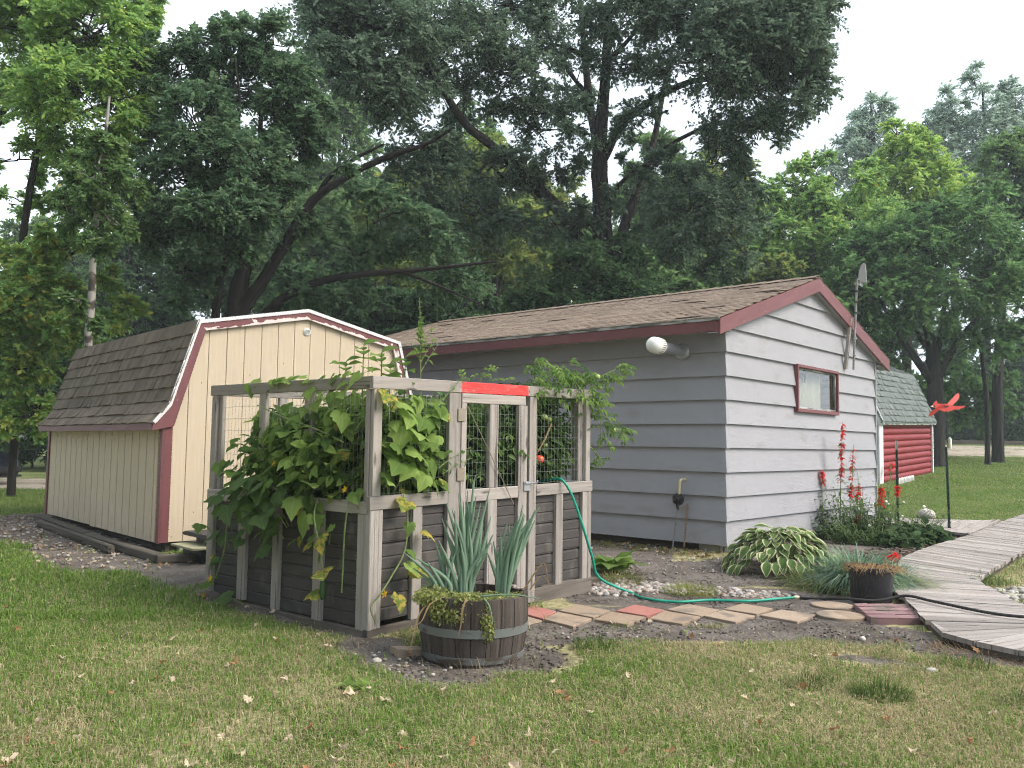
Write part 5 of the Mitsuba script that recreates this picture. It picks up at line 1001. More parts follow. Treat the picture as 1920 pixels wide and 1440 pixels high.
# ------------------------------------------------------------------ onions and trailing herb in the barrel
onion_tops = [
 ('middle clump of tall green onions in the barrel', (-.31, 5.86), [(-.13, -.05, .48, 0), (-.10, .02, .55, 0), (-.05, -.03, .52, 0), (-.02, .04, .62, 0), (.02, -.02, .68, 0), (.05, .05, .60, 0), (.08, 0, .55, 0), (.12, .03, .57, 0), (.17, -.02, .66, 0), (.19, .05, .50, 0), (-.15, .03, .40, 0), (.0, .06, .45, 0), (-.07, .06, .5, 0), (.03, .02, .72, 0), (.10, -.05, .38, 0), (-.12, -.06, .60, 0), (-.04, -.07, .58, 0), (.06, -.06, .63, 0), (.13, -.04, .6, 0), (-.08, .0, .66, 0), (.0, -.05, .5, 0), (.22, -.05, .36, .02), (-.22, -.06, .34, 0), (.14, -.08, .30, 0), (.26, .0, .42, 0), (-.2, .04, .52, 0)]),
 ('right clump of tall green onions in the barrel', (-.06, 5.88), [(.08, .0, .50, 0), (.12, .03, .60, 0), (.17, -.02, .62, 0), (.22, .02, .60, 0), (.27, .0, .66, 0), (.20, .06, .52, 0), (.14, -.03, .55, 0), (.24, -.03, .56, 0), (.05, .05, .40, 0), (.09, .03, .44, 0), (.19, .03, .5, 0), (-.09, .0, .33, 0), (.10, -.05, .58, 0), (.16, -.06, .6, 0), (.21, -.05, .63, 0), (.25, .03, .6, 0), (.13, .05, .66, 0), (-.05, -.05, .46, 0), (.02, .04, .52, 0), (-.1, .03, .42, 0)]),
 ('left clump of splayed green onions drooping over the barrel rim', (-.44, 5.84), [(-.16, -.03, .30, 0), (-.26, -.02, .26, 0), (-.09, .04, .36, 0), (.02, .05, .38, 0), (-.20, .02, .20, .06), (.12, .1, .14, .02), (-.10, -.04, .22, .03), (-.05, .05, .44, 0), (.06, -.02, .40, 0), (-.30, -.02, .36, 0), (-.13, .0, .45, 0)])]
for (lab, (ox, oy), lv), up_ in zip(onion_tops, (1.26, 1.13, 1.0)):
    ox, oy = ox + .015, oy + .05; on = thing('onion_plant', lab, 'onion', 'green onions in the barrel')
    for dx, dy, h, dp_ in lv + [(dx_ + rv(-.05, .05), dy_ + rv(-.05, .05), h_ * rv(.7, 1.02), d_) for dx_, dy_, h_, d_ in lv if random.random() < .30]:
        h *= up_ * rv(.9, 1.08); dx += rv(-.03, .03)
        b = np.array([ox + rv(-.035, .035), oy + rv(-.03, .03), BC[2] + .37]); q = b + np.array([dx * .82, dy, h * .9]); mid = b + np.array([dx * rv(.1, .45), dy * .25, h * .45]) + np.array([rv(-.02, .02), 0, 0])
        pts = spline([b, mid, q + np.array([0, 0, -dp_])], 6); part(on, 'leaf', tube(pts, np.interp(np.linspace(0, 1, len(pts)), [0, .3, .7, 1], [.010, .0152, .012, .0028]), 8), 'onion_leaf', smooth=True)
on = 'onion_plant'
for pts in ([(-.46, 5.72, .40), (-.56, 5.66, .33), (-.60, 5.60, .20), (-.62, 5.57, .08)], [(-.40, 5.68, .42), (-.50, 5.60, .38), (-.55, 5.55, .28), (-.62, 5.55, .24)], [(-.27, 5.62, .42), (-.29, 5.55, .36), (-.30, 5.54, .26), (-.32, 5.54, .18)], [(.10, 5.95, .42), (.20, 5.90, .58), (.24, 5.86, .60), (.27, 5.84, .45)], [(.14, 5.95, .42), (.22, 5.9, .52), (.28, 5.86, .47)], [(-.5, 6.05, .43), (-.42, 6.0, .52), (-.33, 5.98, .50)]):
    p = spline(np.array(pts), 6); n = len(p); w = np.interp(np.linspace(0, 1, n), [0, .4, 1], [.008, .009, .002]); sd = np.array([.8, -.5, .2]); V = np.vstack([p - sd * w[:, None], p + sd * w[:, None]]); part(on, 'dry_leaf', (V, np.array([q for i in range(n - 1) for q in ([i, i + 1, i + 1 + n], [i, i + 1 + n, i + n])]), np.zeros((2 * n, 2))), 'dead_leaf', label='withered tan onion leaf')
for pts in ([(-.16, 5.60, .42), (-.12, 5.53, .38), (-.10, 5.52, .28)], [(-.18, 5.62, .43), (0.02, 5.58, .45), (.2, 5.56, .43)]):
    p = spline(np.array(pts), 8); part(on, 'leaf', tube(p, np.linspace(.007, .002, len(p)), 7), 'onion_leaf', smooth=True)
he = thing('trailing_herb', 'feathery yellow green herb trailing over the barrel rim', 'herb')
leaf_mass([(BC + np.array([-.24, -.20, .43]), (.15, .13, .055), 1100, .028), (BC + np.array([-.05, -.26, .42]), (.18, .10, .05), 1200, .028), (BC + np.array([.08, -.31, .36]), (.06, .045, .10), 1500, .026), (BC + np.array([.10, -.345, .27]), (.05, .025, .09), 700, .024), (BC + np.array([-.2, -.31, .36]), (.07, .03, .08), 600, .024), (BC + np.array([-.10, -.34, .34]), (.08, .03, .06), 600, .022), (BC + np.array([-.30, -.05, .42]), (.07, .14, .07), 900, .022), (BC + np.array([.29, -.02, .40]), (.07, .12, .04), 500, .02), (BC + np.array([.10, -.16, .42]), (.15, .1, .04), 700, .022)],
          [(.34, .38, .14), (.48, .50, .22), (.24, .29, .10), (.42, .45, .17)], he, 'foliage')

# ------------------------------------------------------------------ hosta
hos = thing('hosta', 'variegated hosta with cream edged leaves at the corner of the grey shed', 'hosta')
HL = [mikit.ply(blade_leaf(w, d, .16)[:2], 'hosta_leaf', smooth=True, uv=blade_leaf(w, d, .16)[2]) for w, d in (([.06, .42, .60, .65, .54, .30, .03], .35), ([.06, .38, .56, .62, .52, .28, .03], .6), ([.06, .40, .6, .66, .53, .29, .03], .2))]
hc = G(3.03, 9.83)
for k in range(230):
    q = rv(0, 6.283); ring = (k / 230) ** .75; r = .10 + .42 * ring + rv(-.05, .05); z = .36 * (1 - ring ** 1.7) + .07 + rv(-.02, .04); o = np.array([math.cos(q) * 1.12, math.sin(q), 0])
    p = hc + o * r + Z * z; part(hos, 'leaf', placed(random.choice(HL), orient(p, o * 1.0 + Z * (.35 - 1.0 * ring) + np.array([rv(-.3, .3), rv(-.3, .3), 0]), Z * 1.0 + o * .5 + np.array([rv(-.25, .25), rv(-.25, .25), 0]), rv(.145, .205)), None), None)
part(hos, 'stalks', cat([tube([hc + np.array([rv(-.06, .06), rv(-.06, .06), 0]), hc + np.array([math.cos(w) * .2, math.sin(w) * .2, .28]), hc + np.array([math.cos(w) * .38, math.sin(w) * .38, .2])], [.007, .005, .004], 4, cap=False) for w in np.linspace(0, 6.2, 40)]), 'stem_green', kind='stuff')

# ------------------------------------------------------------------ tufts of blades
def tuft(name, lab, catg, c, n, L, lean, cols, w=.004, r0=.08, group=None):
    k = thing(name, lab, catg, group); B_, F, Cc = [], [], []; nn = 0
    for _ in range(n):
        a, rr = rv(0, 6.283), r0 * math.sqrt(random.random()); b = np.asarray(c) + np.array([rr * math.cos(a), rr * math.sin(a), 0]); a += rv(-.7, .7); o = np.array([math.cos(a), math.sin(a), 0]); l = L * rv(.55, 1.1); e = rv(*lean); sd = np.array([-o[1], o[0], 0]) * w / 2
        pts = [b + o * l * e * t ** 1.6 + Z * l * (t * (1 - .35 * e) - e * .75 * t ** 2.6) for t in (0, .3, .6, .85, 1.)]
        for p, q in zip(pts, (1, .95, .8, .5, .08)): p[2] = max(p[2], float(ground_z(p[0], p[1])) + .01); B_ += [p - sd * q, p + sd * q]
        F += [[nn + 2 * i, nn + 2 * i + 1, nn + 2 * i + 3] for i in range(4)] + [[nn + 2 * i, nn + 2 * i + 3, nn + 2 * i + 2] for i in range(4)]; nn += 10
        Cc.append(np.tile(np.array(random.choice(cols)) * rv(.75, 1.2), (10, 1)))
    part(k, 'blades', (np.array(B_), np.array(F)), 'grass_blade', color=np.clip(np.vstack(Cc), 0, 1), kind='stuff'); return k
BLUE = [(.19, .30, .215), (.26, .38, .28), (.13, .22, .15), (.20, .30, .15)]
tuft('ornamental_grass', 'mound of fine blue green ornamental grass behind the black pot', 'ornamental grass', G(3.50, 8.80), 1300, .66, (.3, .95), BLUE + [(.34, .46, .35)], .0115, .20)
tuft('ornamental_grass', 'yellow tipped grass leaning from the blue mound onto the boardwalk', 'ornamental grass', G(3.78, 8.85), 420, .76, (.5, 1.1), BLUE + [(.18, .25, .07), (.33, .28, .12)], .010, .16)
tuft('long_grass', 'tangle of green and straw grass between hosta and black pot', 'grass', G(3.15, 8.85), 620, .36, (.4, 1.15), [(.14, .21, .06), (.36, .31, .17), (.10, .17, .05)], .007, .30)
tuft('long_grass', 'tuft of long grass at the inner corner of the boardwalk', 'grass', G(5.0, 9.25), 420, .2, (.2, .9), [(.09, .16, .04), (.13, .2, .05)], .004, .25)
tuft('long_grass', 'yellow green grass growing in the middle of the pebble bed', 'grass', G(1.75, 8.45), 900, .15, (.3, 1.1), [(.22, .27, .06), (.16, .22, .05), (.30, .28, .10)], .0035, .26)
tuft('long_grass', 'sparse straw grass behind the right end of the enclosure', 'grass', G(1.15, 9.0), 500, .17, (.2, .9), [(.25, .22, .10), (.14, .18, .05)], .0035, .26)
for i, (x, y, n, L, lab) in enumerate(((2.12, 5.02, 520, .13, 'dark green grass tuft in the dry lawn, the largest one'), (1.78, 5.22, 300, .10, 'dark green grass tuft just left of the largest one'), (.62, 6.15, 420, .10, 'low weedy tuft on the soil right of the barrel'), (2.9, 4.9, 300, .10, 'green grass tuft near the right edge of the lawn'), (3.0, 5.75, 220, .10, 'straggling grass tuft beside the curved end of the boardwalk'))):
    tuft('grass_tuft', lab, 'grass tuft', G(x, y), n, L, (.1, .9), [(.06, .115, .03), (.085, .15, .04), (.12, .17, .05)], .004, .16, 'darker tufts in the lawn')
tuft('dry_weeds', 'brown dried weeds along the edge of the boardwalk', 'weeds', G(3.25, 6.05), 420, .12, (.3, 1.2), [(.30, .20, .12), (.22, .13, .08), (.36, .27, .16)], .0035, .34)
tuft('dry_weeds', 'thin dry stalks standing before the barrel', 'weeds', G(-.15, 5.48), 60, .17, (.1, .6), [(.40, .33, .20), (.33, .25, .14)], .003, .3)
pt = thing('plantain_weed', 'light green broad leaved weed in the lawn before the enclosure', 'weed')
for k in range(15): w = k * 2.4; part(pt, 'leaf', placed(oval, orient(G(-.9 + .05 * (k % 3), 5.06 - .04 * (k % 2), .01), np.array([math.cos(w), math.sin(w), rv(.15, .6)]), Z, rv(.08, .15), rv(.05, .08)), random.choice([L_, L_, M_])), None)

# ------------------------------------------------------------------ flower bed by the gable
lance = mikit.ply(blade_leaf([.06, .26, .30, .2, .02], .45, .15, (-1, 0, 1))[:2], 'vine_dark', smooth=True, uv=blade_leaf([.06, .26, .30, .2, .02], .45, .15, (-1, 0, 1))[2])
def red_spike(p, q, r0, n):
    L = []; lf = blade_leaf([.2, .55, .35, .03], .3, .1, (-1, 0, 1))
    for _ in range(n): t = random.random(); w = rv(0, 6.28); L.append(apply(lf, orient(p + (q - p) * t, np.array([math.cos(w), math.sin(w), rv(-.6, .5)]), Z, r0 * rv(.6, 1.1))))
    return cat(L)
cfs = [(4.98, 13.15, 1.74, 1.55, (.06, 0), [(.84, .99), (.48, .66), (.68, .82)], 'tallest cardinal flower spike with red blossoms against the grey gable'), (5.04, 13.0, 1.40, 1.3, (.10, 0), [(.62, .96), (.45, .58)], 'second cardinal flower spike leaning right beside the tallest'), (4.72, 13.1, 1.02, 1, (-.02, 0), [(.78, .98)], 'short leftmost cardinal flower with a faded spike'), (5.3, 12.6, .72, 1, (.1, 0), [(.72, .98)], 'low cardinal flower left of the pale shrub'), (5.05, 12.75, .82, 1, (.06, 0), [(.75, .97), (.3, .45)], 'low cardinal flower in front of the tall spikes'), (5.72, 12.95, .80, 1, (.05, 0), [(.82, 1.0)], 'cardinal flower with one red head right of the pale shrub'), (5.50, 12.9, .78, 1, (.0, 0), [(.88, 1.0)], 'cardinal flower with a small red head amid the shrub')]
for x, y, h, _, (lx, ly), sp_, lab in cfs:
    cf = thing('cardinal_flower', lab, 'flower', 'cardinal flowers by the gable'); b = G(x, y); q = b + np.array([lx, ly, h]); st_ = spline([b, (b + q) / 2 + np.array([rv(-.02, .02), 0, 0]), q], 6); part(cf, 'stem', tube(st_, np.linspace(.008, .004, len(st_)), 5), 'stem_green')
    for f0, f1 in sp_: part(cf, 'blossoms', red_spike(b + (q - b) * f0, b + (q - b) * f1, .075, 50), 'petal_red')
    for k in range(int(30 * h)):
        f = rv(.08, .86); w = k * 2.4; part(cf, 'leaf', placed(lance, orient(b + (q - b) * f, np.array([math.cos(w), math.sin(w), rv(-.3, .6)]), Z, rv(.09, .15) * (1.1 - .5 * f)), random.choice(['vine_dark', 'vine_dark', 'vine_mid'])), None)
def bush(name, lab, catg, c, specs, pal, ll, shape_=None):
    k = thing(name, lab, catg); b = np.asarray(c)
    part(k, 'stems', cat([tube([b, b + np.array([rv(-.15, .15), rv(-.15, .15), .25]), b + np.array([rv(-.4, .4), rv(-.3, .3), .5])], [.006, .005, .003], 4, cap=False) for _ in range(10)]), 'stem_green', kind='stuff')
    leaf_mass([(b + np.array(o), r, n, ll) for o, r, n in specs], pal, k, 'foliage', shape_=shape_); return k
DK = [(.07, .12, .055), (.10, .165, .075), (.05, .095, .045), (.14, .20, .10)]
def stalks(name, lab, catg, c, n, r, h, ll, pal, lean=.18, m=15):
    """A plant of upright leafy stems."""
    k = thing(name, lab, catg); b0 = np.asarray(c); V, F, Cc, nn, ST = [], [], [], 0, []; lf = blade_leaf([.08, .34, .38, .24, .03], .4, .15, (-1, 0, 1))
    for _ in range(n):
        a, q = rv(0, 6.28), math.sqrt(random.random()); b = G(b0[0] + r[0] * q * math.cos(a), b0[1] + r[1] * q * math.sin(a)); H = h * rv(.45, 1.0) * (1.1 - .4 * q); t = b + np.array([rv(-1, 1) * lean + .25 * q * math.cos(a), rv(-1, 1) * lean, H]); md = (b + t) / 2 + np.array([rv(-.03, .03), rv(-.03, .03), 0]); ST.append(tube([b, md, t], [.006, .005, .003], 4, cap=False)); tone = np.array(random.choice(pal))
        for i in range(m):
            f = (i + .6) / m; p = b + (md - b) * f * 2 if f < .5 else md + (t - md) * (f - .5) * 2; w = i * 2.4 + rv(-.4, .4); v, fc, _u = apply(lf, orient(p, np.array([math.cos(w), math.sin(w), rv(-.3, .7)]), Z, ll * rv(.7, 1.2) * (1.15 - .55 * f))); V.append(v); F.append(fc + nn); nn += len(v); Cc.append(np.tile(tone * rv(.75, 1.3), (len(v), 1)))
    part(k, 'stems', cat(ST), 'stem_green', kind='stuff'); part(k, 'foliage', (np.vstack(V), np.vstack(F)), 'foliage', color=np.clip(np.vstack(Cc), 0, 1), kind='stuff')
stalks('leafy_perennial', 'tall leafy stems around the feet of the cardinal flowers', 'plant', G(4.98, 12.95), 34, (.34, .28), .82, .15, [(.10, .17, .08), (.13, .21, .10), (.075, .13, .06)])
stalks('leafy_perennial', 'pale topped green shrub in front of the corner of the gable', 'plant', G(5.48, 13.2), 30, (.30, .25), 1.02, .13, [(.17, .25, .09), (.22, .31, .11), (.12, .19, .07)])
stalks('leafy_perennial', 'small leaved shrub with tiny white flowers near the steel posts', 'plant', G(5.78, 12.85), 46, (.42, .32), .66, .10, [(.09, .15, .07), (.12, .19, .09), (.07, .12, .055)])
stalks('leafy_perennial', 'low leafy stems in front of the cardinal flowers beside the blue grass', 'plant', G(5.1, 12.35), 40, (.45, .3), .46, .11, [(.10, .17, .07), (.14, .22, .09), (.08, .13, .055)])
bush('round_leaved_plant', 'low round leaved plant spreading over the mulch beside the boardwalk', 'plant', G(5.78, 12.45), [((0.05, 0, .12), (.42, .36, .18), 420), ((-.45, -.5, .1), (.3, .28, .13), 220)], DK + [(.09, .15, .06)], .10, blade_leaf([.3, .95, 1.0, .8, .2], .2, .1, (-1, 0, 1)))
wf = []
for _ in range(16): x, y = 5.45 + rv(-.5, .6), 12.6 + rv(-.4, .5); wf.append(sphere(G(x, y, rv(.25, .62)), rv(.012, .022), 1)[:2])
ww = thing('white_flower', 'tiny white flowers dotted over the small leaved shrub', 'flower'); part(ww, 'blossoms', cat([(a, b, np.zeros((len(a), 2))) for a, b in wf]), 'white_plastic', kind='stuff')
rl = thing('red_lily', 'single drooping red blossom at the edge of the boardwalk', 'flower'); c = G(4.25, 9.95)
part(rl, 'stem', tube([c, c + np.array([.03, -.03, .12]), c + np.array([.06, -.06, .17])], .004, 4), 'stem_green'); part(rl, 'blossoms', red_spike(c + np.array([.04, -.05, .13]), c + np.array([.1, -.08, .2]), .10, 22), 'petal_red')
part(rf, 'blossoms', red_spike(c0 + Z * .4, c0 + Z * .6 + RB.er * .15, .13, 26), 'petal_red')
# weedy litter along the side of the grey shed
wl = thing('shed_side_weeds', 'straggling weeds and dead leaves along the foot of the grey shed', 'weeds')
leaf_mass([(S(-.35, t, .08), (.3, .3, .07), 150, .05) for t in np.arange(.1, 3.6, .4)], [(.14, .18, .06), (.30, .22, .12), (.22, .24, .08), (.18, .11, .07)], wl, 'foliage')
TREES = [
 {'name': 'ash_tree', 'label': 'tall dark ash tree with forked black trunk rising behind the grey shed roof', 'cat': 'tree', 'limbs': [[[2.58, 24.0, 3.43, 0.4], [2.54, 24.0, 4.93, 0.36], [2.5, 24.0, 6.9, 0.3], [2.46, 24.0, 8.27, 0.27], [2.39, 24.0, 9.66, 0.22], [2.52, 24.0, 11.68, 0.15], [2.6, 24.0, 13.25, 0.11], [2.74, 24.0, 15.16, 0.07]], [[2.23, 24.0, 6.44, 0.2], [1.45, 23.65, 7.67, 0.18], [0.5, 23.2, 8.53, 0.16], [-0.52, 22.69, 9.31, 0.13], [-1.36, 22.16, 9.83, 0.11], [-2.03, 21.59, 10.72, 0.08], [-2.81, 21.0, 11.69, 0.05]], [[2.43, 24.0, 9.35, 0.14], [2.19, 24.28, 10.85, 0.12], [2.02, 24.65, 12.6, 0.1], [1.91, 25.06, 14.43, 0.08], [1.77, 25.5, 16.34, 0.05]], [[2.0, 24.0, 12.49, 0.06], [1.07, 23.73, 12.71, 0.05], [0.24, 23.39, 11.99, 0.035], [-0.27, 23.0, 11.14, 0.02]], [[2.48, 24.0, 9.5, 0.13], [2.96, 23.71, 10.41, 0.12], [3.73, 23.33, 10.96, 0.1], [4.68, 22.92, 11.33, 0.08], [5.44, 22.47, 11.29, 0.06], [6.31, 22.0, 11.31, 0.04]], [[2.8, 24.0, 6.44, 0.17], [3.22, 24.36, 7.92, 0.15], [3.74, 24.83, 9.32, 0.12], [4.13, 25.35, 10.47, 0.1], [4.47, 25.91, 12.02, 0.08], [4.9, 26.5, 14.0, 0.05]], [[3.61, 24.0, 9.24, 0.08], [4.39, 23.73, 9.9, 0.06], [5.37, 23.39, 10.32, 0.05], [6.15, 23.0, 10.41, 0.03]], [[2.56, 24.0, 8.12, 0.08], [2.75, 23.73, 8.5, 0.07], [3.3, 23.39, 9.01, 0.05], [3.97, 23.0, 9.19, 0.03]], [[2.24, 24.0, 11.21, 0.07], [1.53, 23.73, 11.86, 0.05], [0.9, 23.39, 12.77, 0.04], [0.43, 23.0, 13.49, 0.02]], [[2.58, 24.0, 12.31, 0.07], [3.31, 23.57, 13.05, 0.05], [3.81, 23.0, 13.69, 0.03]], [[-0.55, 24.0, 9.77, 0.06], [-1.0, 24.0, 9.14, 0.05], [-1.59, 24.0, 8.82, 0.03], [-2.5, 24.0, 8.66, 0.02]]], 'blobs': [[-3.61, 21.0, 11.68, 1.81, 1.43, 1.3], [-4.48, 21.0, 11.88, 1.1, 1.1, 1.2], [-3.04, 21.0, 10.45, 1.43, 1.1, 1.3], [-2.1, 22.0, 12.2, 1.63, 1.22, 1.1], [-3.69, 21.0, 9.9, 1.04, 0.78, 1.2], [-5.1, 21.0, 12.21, 0.78, 0.58, 1.0], [-4.05, 20.0, 10.53, 0.99, 0.86, 1.2], [-0.3, 23.0, 13.32, 1.85, 0.99, 0.8], [1.37, 24.0, 14.5, 2.22, 0.89, 0.8], [3.37, 23.0, 13.38, 2.13, 1.14, 0.9], [5.05, 22.0, 12.6, 1.9, 1.22, 1.2], [6.87, 22.0, 12.48, 1.63, 1.22, 1.4], [7.42, 22.0, 11.04, 0.88, 1.15, 1.4], [6.44, 22.0, 10.74, 1.49, 1.09, 1.3], [5.21, 21.5, 11.36, 1.59, 1.06, 1.2], [7.3, 22.0, 12.92, 1.22, 0.81, 1.2], [7.93, 22.0, 12.79, 0.68, 0.61, 1.0], [7.4, 21.5, 11.67, 0.8, 0.8, 1.2], [5.76, 21.0, 12.1, 1.17, 0.91, 1.2], [-0.12, 22.5, 11.15, 1.53, 1.11, 0.75], [0.62, 23.0, 10.18, 1.56, 0.99, 0.75], [-0.52, 23.0, 8.68, 1.28, 0.85, 0.85], [1.33, 22.5, 8.55, 0.97, 0.69, 0.8], [3.09, 23.0, 11.86, 1.28, 1.14, 0.6], [1.77, 25.0, 11.93, 1.39, 1.23, 0.5], [3.39, 23.0, 10.07, 1.14, 0.85, 0.5], [0.45, 23.0, 12.43, 1.28, 0.85, 0.65], [1.09, 23.0, 7.38, 1.14, 0.57, 0.9], [2.33, 22.5, 7.55, 0.83, 0.56, 0.5], [3.03, 22.5, 8.57, 0.69, 0.56, 0.5], [1.85, 22.0, 9.53, 0.68, 0.81, 0.4], [0.24, 24.0, 7.47, 1.19, 0.59, 0.7], [4.15, 24.0, 7.68, 0.89, 0.74, 0.7], [5.28, 23.0, 9.21, 1.14, 1.14, 0.7], [4.84, 23.0, 7.73, 1.42, 1.28, 0.9], [5.71, 23.0, 7.16, 0.99, 1.14, 1.0], [4.29, 24.0, 9.07, 0.89, 0.89, 0.5], [6.44, 22.5, 9.64, 0.83, 0.97, 0.9], [6.14, 23.0, 8.48, 0.71, 0.85, 0.9], [4.7, 23.0, 6.56, 0.99, 0.71, 0.9], [5.56, 23.0, 6.13, 0.85, 0.57, 0.8], [-1.92, 22.5, 8.5, 1.53, 0.83, 0.8], [-0.95, 23.5, 7.78, 1.45, 0.87, 0.8], [-2.9, 22.5, 8.05, 1.25, 0.69, 0.6], [-1.98, 23.5, 7.31, 1.31, 0.73, 0.7], [-2.59, 22.0, 9.18, 1.09, 0.68, 0.7], [-1.57, 23.0, 10.59, 1.28, 0.99, 0.7]], 'n': 205000, 'leaf': 0.12, 'pal': 'ash', 'seed': 11},
 {'name': 'spreading_tree', 'label': 'dark spreading tree with long leaning limbs behind the beige shed', 'cat': 'tree', 'limbs': [[[-5.82, 18.0, 3.48, 0.24], [-5.79, 18.0, 4.38, 0.208], [-5.7, 18.0, 4.95, 0.16], [-5.54, 18.0, 5.64, 0.12], [-5.48, 18.0, 6.44, 0.088], [-5.45, 18.0, 7.37, 0.064], [-5.44, 18.0, 8.53, 0.04]], [[-5.84, 18.0, 3.93, 0.16], [-5.27, 17.88, 4.71, 0.136], [-4.81, 17.72, 5.41, 0.112], [-4.29, 17.54, 6.22, 0.096], [-3.77, 17.35, 6.62, 0.08], [-2.88, 17.15, 7.06, 0.064], [-2.36, 16.94, 7.19, 0.056], [-1.76, 16.72, 7.32, 0.04], [-1.22, 16.5, 7.57, 0.024]], [[-4.24, 18.0, 6.48, 0.064], [-3.91, 17.73, 6.9, 0.048], [-3.35, 17.39, 7.19, 0.04], [-2.65, 17.0, 7.4, 0.024]], [[-5.39, 18.0, 3.83, 0.112], [-4.82, 17.88, 4.38, 0.096], [-3.9, 17.73, 4.76, 0.08], [-2.88, 17.57, 4.88, 0.068], [-2.21, 17.39, 4.9, 0.056], [-1.32, 17.2, 4.96, 0.04], [-0.35, 17.0, 5.05, 0.024]], [[-2.34, 18.0, 5.0, 0.036], [-1.58, 17.78, 4.69, 0.028], [-0.68, 17.5, 4.26, 0.016]], [[-6.27, 18.0, 3.47, 0.104], [-6.11, 17.73, 4.56, 0.088], [-5.85, 17.39, 5.05, 0.072], [-5.53, 17.0, 5.72, 0.048]], [[-6.44, 18.0, 4.37, 0.04], [-6.52, 17.78, 5.57, 0.036], [-6.54, 17.5, 6.84, 0.024]], [[-6.0, 18.0, 5.06, 0.064], [-6.48, 18.13, 6.23, 0.048], [-6.69, 18.31, 8.04, 0.036], [-6.69, 18.5, 9.31, 0.024]], [[-5.5, 18.0, 6.21, 0.056], [-5.1, 18.13, 7.42, 0.04], [-4.96, 18.31, 8.66, 0.032], [-4.99, 18.5, 9.82, 0.016]], [[-5.57, 18.0, 5.64, 0.048], [-5.88, 17.79, 6.95, 0.04], [-5.74, 17.51, 8.33, 0.028], [-5.78, 17.2, 9.21, 0.016]]], 'blobs': [[-7.29, 18.0, 9.21, 0.89, 0.89, 0.7], [-6.29, 18.0, 9.81, 0.89, 0.78, 0.7], [-5.37, 18.0, 9.82, 0.78, 0.67, 0.7], [-5.68, 18.0, 8.76, 1.11, 0.89, 0.6], [-6.41, 17.0, 7.67, 0.94, 0.84, 0.8], [-4.88, 18.0, 8.77, 0.67, 0.89, 0.8], [-5.53, 17.0, 7.03, 1.15, 0.73, 0.8], [-6.8, 17.0, 6.57, 0.94, 0.63, 1], [-4.62, 18.0, 7.61, 0.78, 0.67, 0.8], [-7.69, 18.0, 7.91, 0.56, 0.67, 0.9], [-5.84, 16.5, 5.8, 1.22, 0.61, 1], [-4.76, 17.0, 6.5, 0.63, 0.52, 0.8], [-6.87, 16.5, 5.47, 0.71, 0.51, 1], [-6.61, 17.0, 4.63, 0.73, 0.52, 0.8], [-4.11, 18.0, 5.89, 0.89, 0.44, 0.6], [-2.82, 17.0, 5.98, 1.05, 0.52, 0.6], [-4.6, 16.5, 5.82, 0.61, 0.41, 0.25], [-5.07, 16.0, 5.67, 0.49, 0.49, 0.3], [-3.39, 16.5, 6.89, 0.61, 0.31, 0.25], [-3.19, 18.0, 5.45, 1.0, 0.44, 0.6], [-1.85, 18.0, 5.81, 1.0, 0.56, 0.6], [-3.62, 18.0, 4.42, 1.11, 0.33, 0.7], [-1.7, 19.0, 5.09, 1.06, 0.47, 0.6], [-4.18, 18.0, 8.2, 0.67, 0.67, 0.6], [-5.3, 16.5, 5.07, 0.61, 0.41, 0.6]], 'n': 98000, 'leaf': 0.105, 'pal': 'dark', 'seed': 12},
 {'name': 'honey_locust_tree', 'label': 'tall yellow green tree leaning in at the left edge above the beige shed', 'cat': 'tree', 'limbs': [[[-10.33, 18.0, 2.07, 0.07], [-10.36, 18.0, 3.41, 0.075], [-10.39, 18.0, 4.77, 0.075], [-10.36, 18.0, 5.79, 0.075], [-10.27, 18.0, 6.72, 0.07], [-10.14, 18.0, 7.88, 0.065], [-10.03, 18.0, 9.05, 0.07], [-9.98, 18.0, 10.35, 0.05], [-9.93, 18.0, 11.54, 0.03]], [[-11.63, 18.0, 7.27, 0.08], [-10.89, 17.81, 8.2, 0.07], [-10.12, 17.57, 8.86, 0.055], [-9.34, 17.29, 9.43, 0.04], [-8.44, 17.0, 9.64, 0.02]], [[-10.18, 18.0, 7.64, 0.05], [-9.49, 17.73, 8.02, 0.04], [-8.66, 17.39, 8.23, 0.03], [-7.73, 17.0, 8.32, 0.015]], [[-11.21, 18.0, 7.86, 0.04], [-10.48, 18.22, 8.78, 0.03], [-9.74, 18.5, 9.63, 0.02]]], 'blobs': [[-10.43, 18.0, 10.1, 1.33, 0.89, 1.0], [-8.91, 17.5, 9.88, 1.19, 0.86, 1.0], [-8.1, 17.5, 9.09, 0.76, 0.86, 1.0], [-8.16, 17.5, 8.06, 0.7, 0.65, 1.0], [-9.07, 17.3, 8.42, 1.17, 0.96, 1.0], [-10.46, 18.0, 8.57, 1.0, 0.78, 1.0], [-10.62, 18.0, 7.29, 0.67, 0.44, 0.5], [-9.26, 18.0, 7.42, 1.0, 0.5, 0.8], [-8.41, 18.0, 7.5, 0.56, 0.44, 1.0], [-8.12, 18.0, 10.26, 0.44, 0.56, 0.9], [-9.1, 18.0, 11.07, 1.44, 0.56, 1.0], [-10.82, 18.0, 11.04, 1.33, 0.67, 1.0], [-10.44, 19.0, 6.65, 0.7, 0.35, 0.5], [-8.02, 18.5, 10.75, 0.46, 0.51, 0.7], [-11.45, 19.5, 6.78, 0.6, 0.48, 0.25], [-9.96, 19.5, 6.55, 0.84, 0.6, 0.35], [-10.35, 19.0, 7.26, 0.7, 0.47, 0.3]], 'n': 70000, 'leaf': 0.108, 'pal': 'yellowgreen', 'seed': 13},
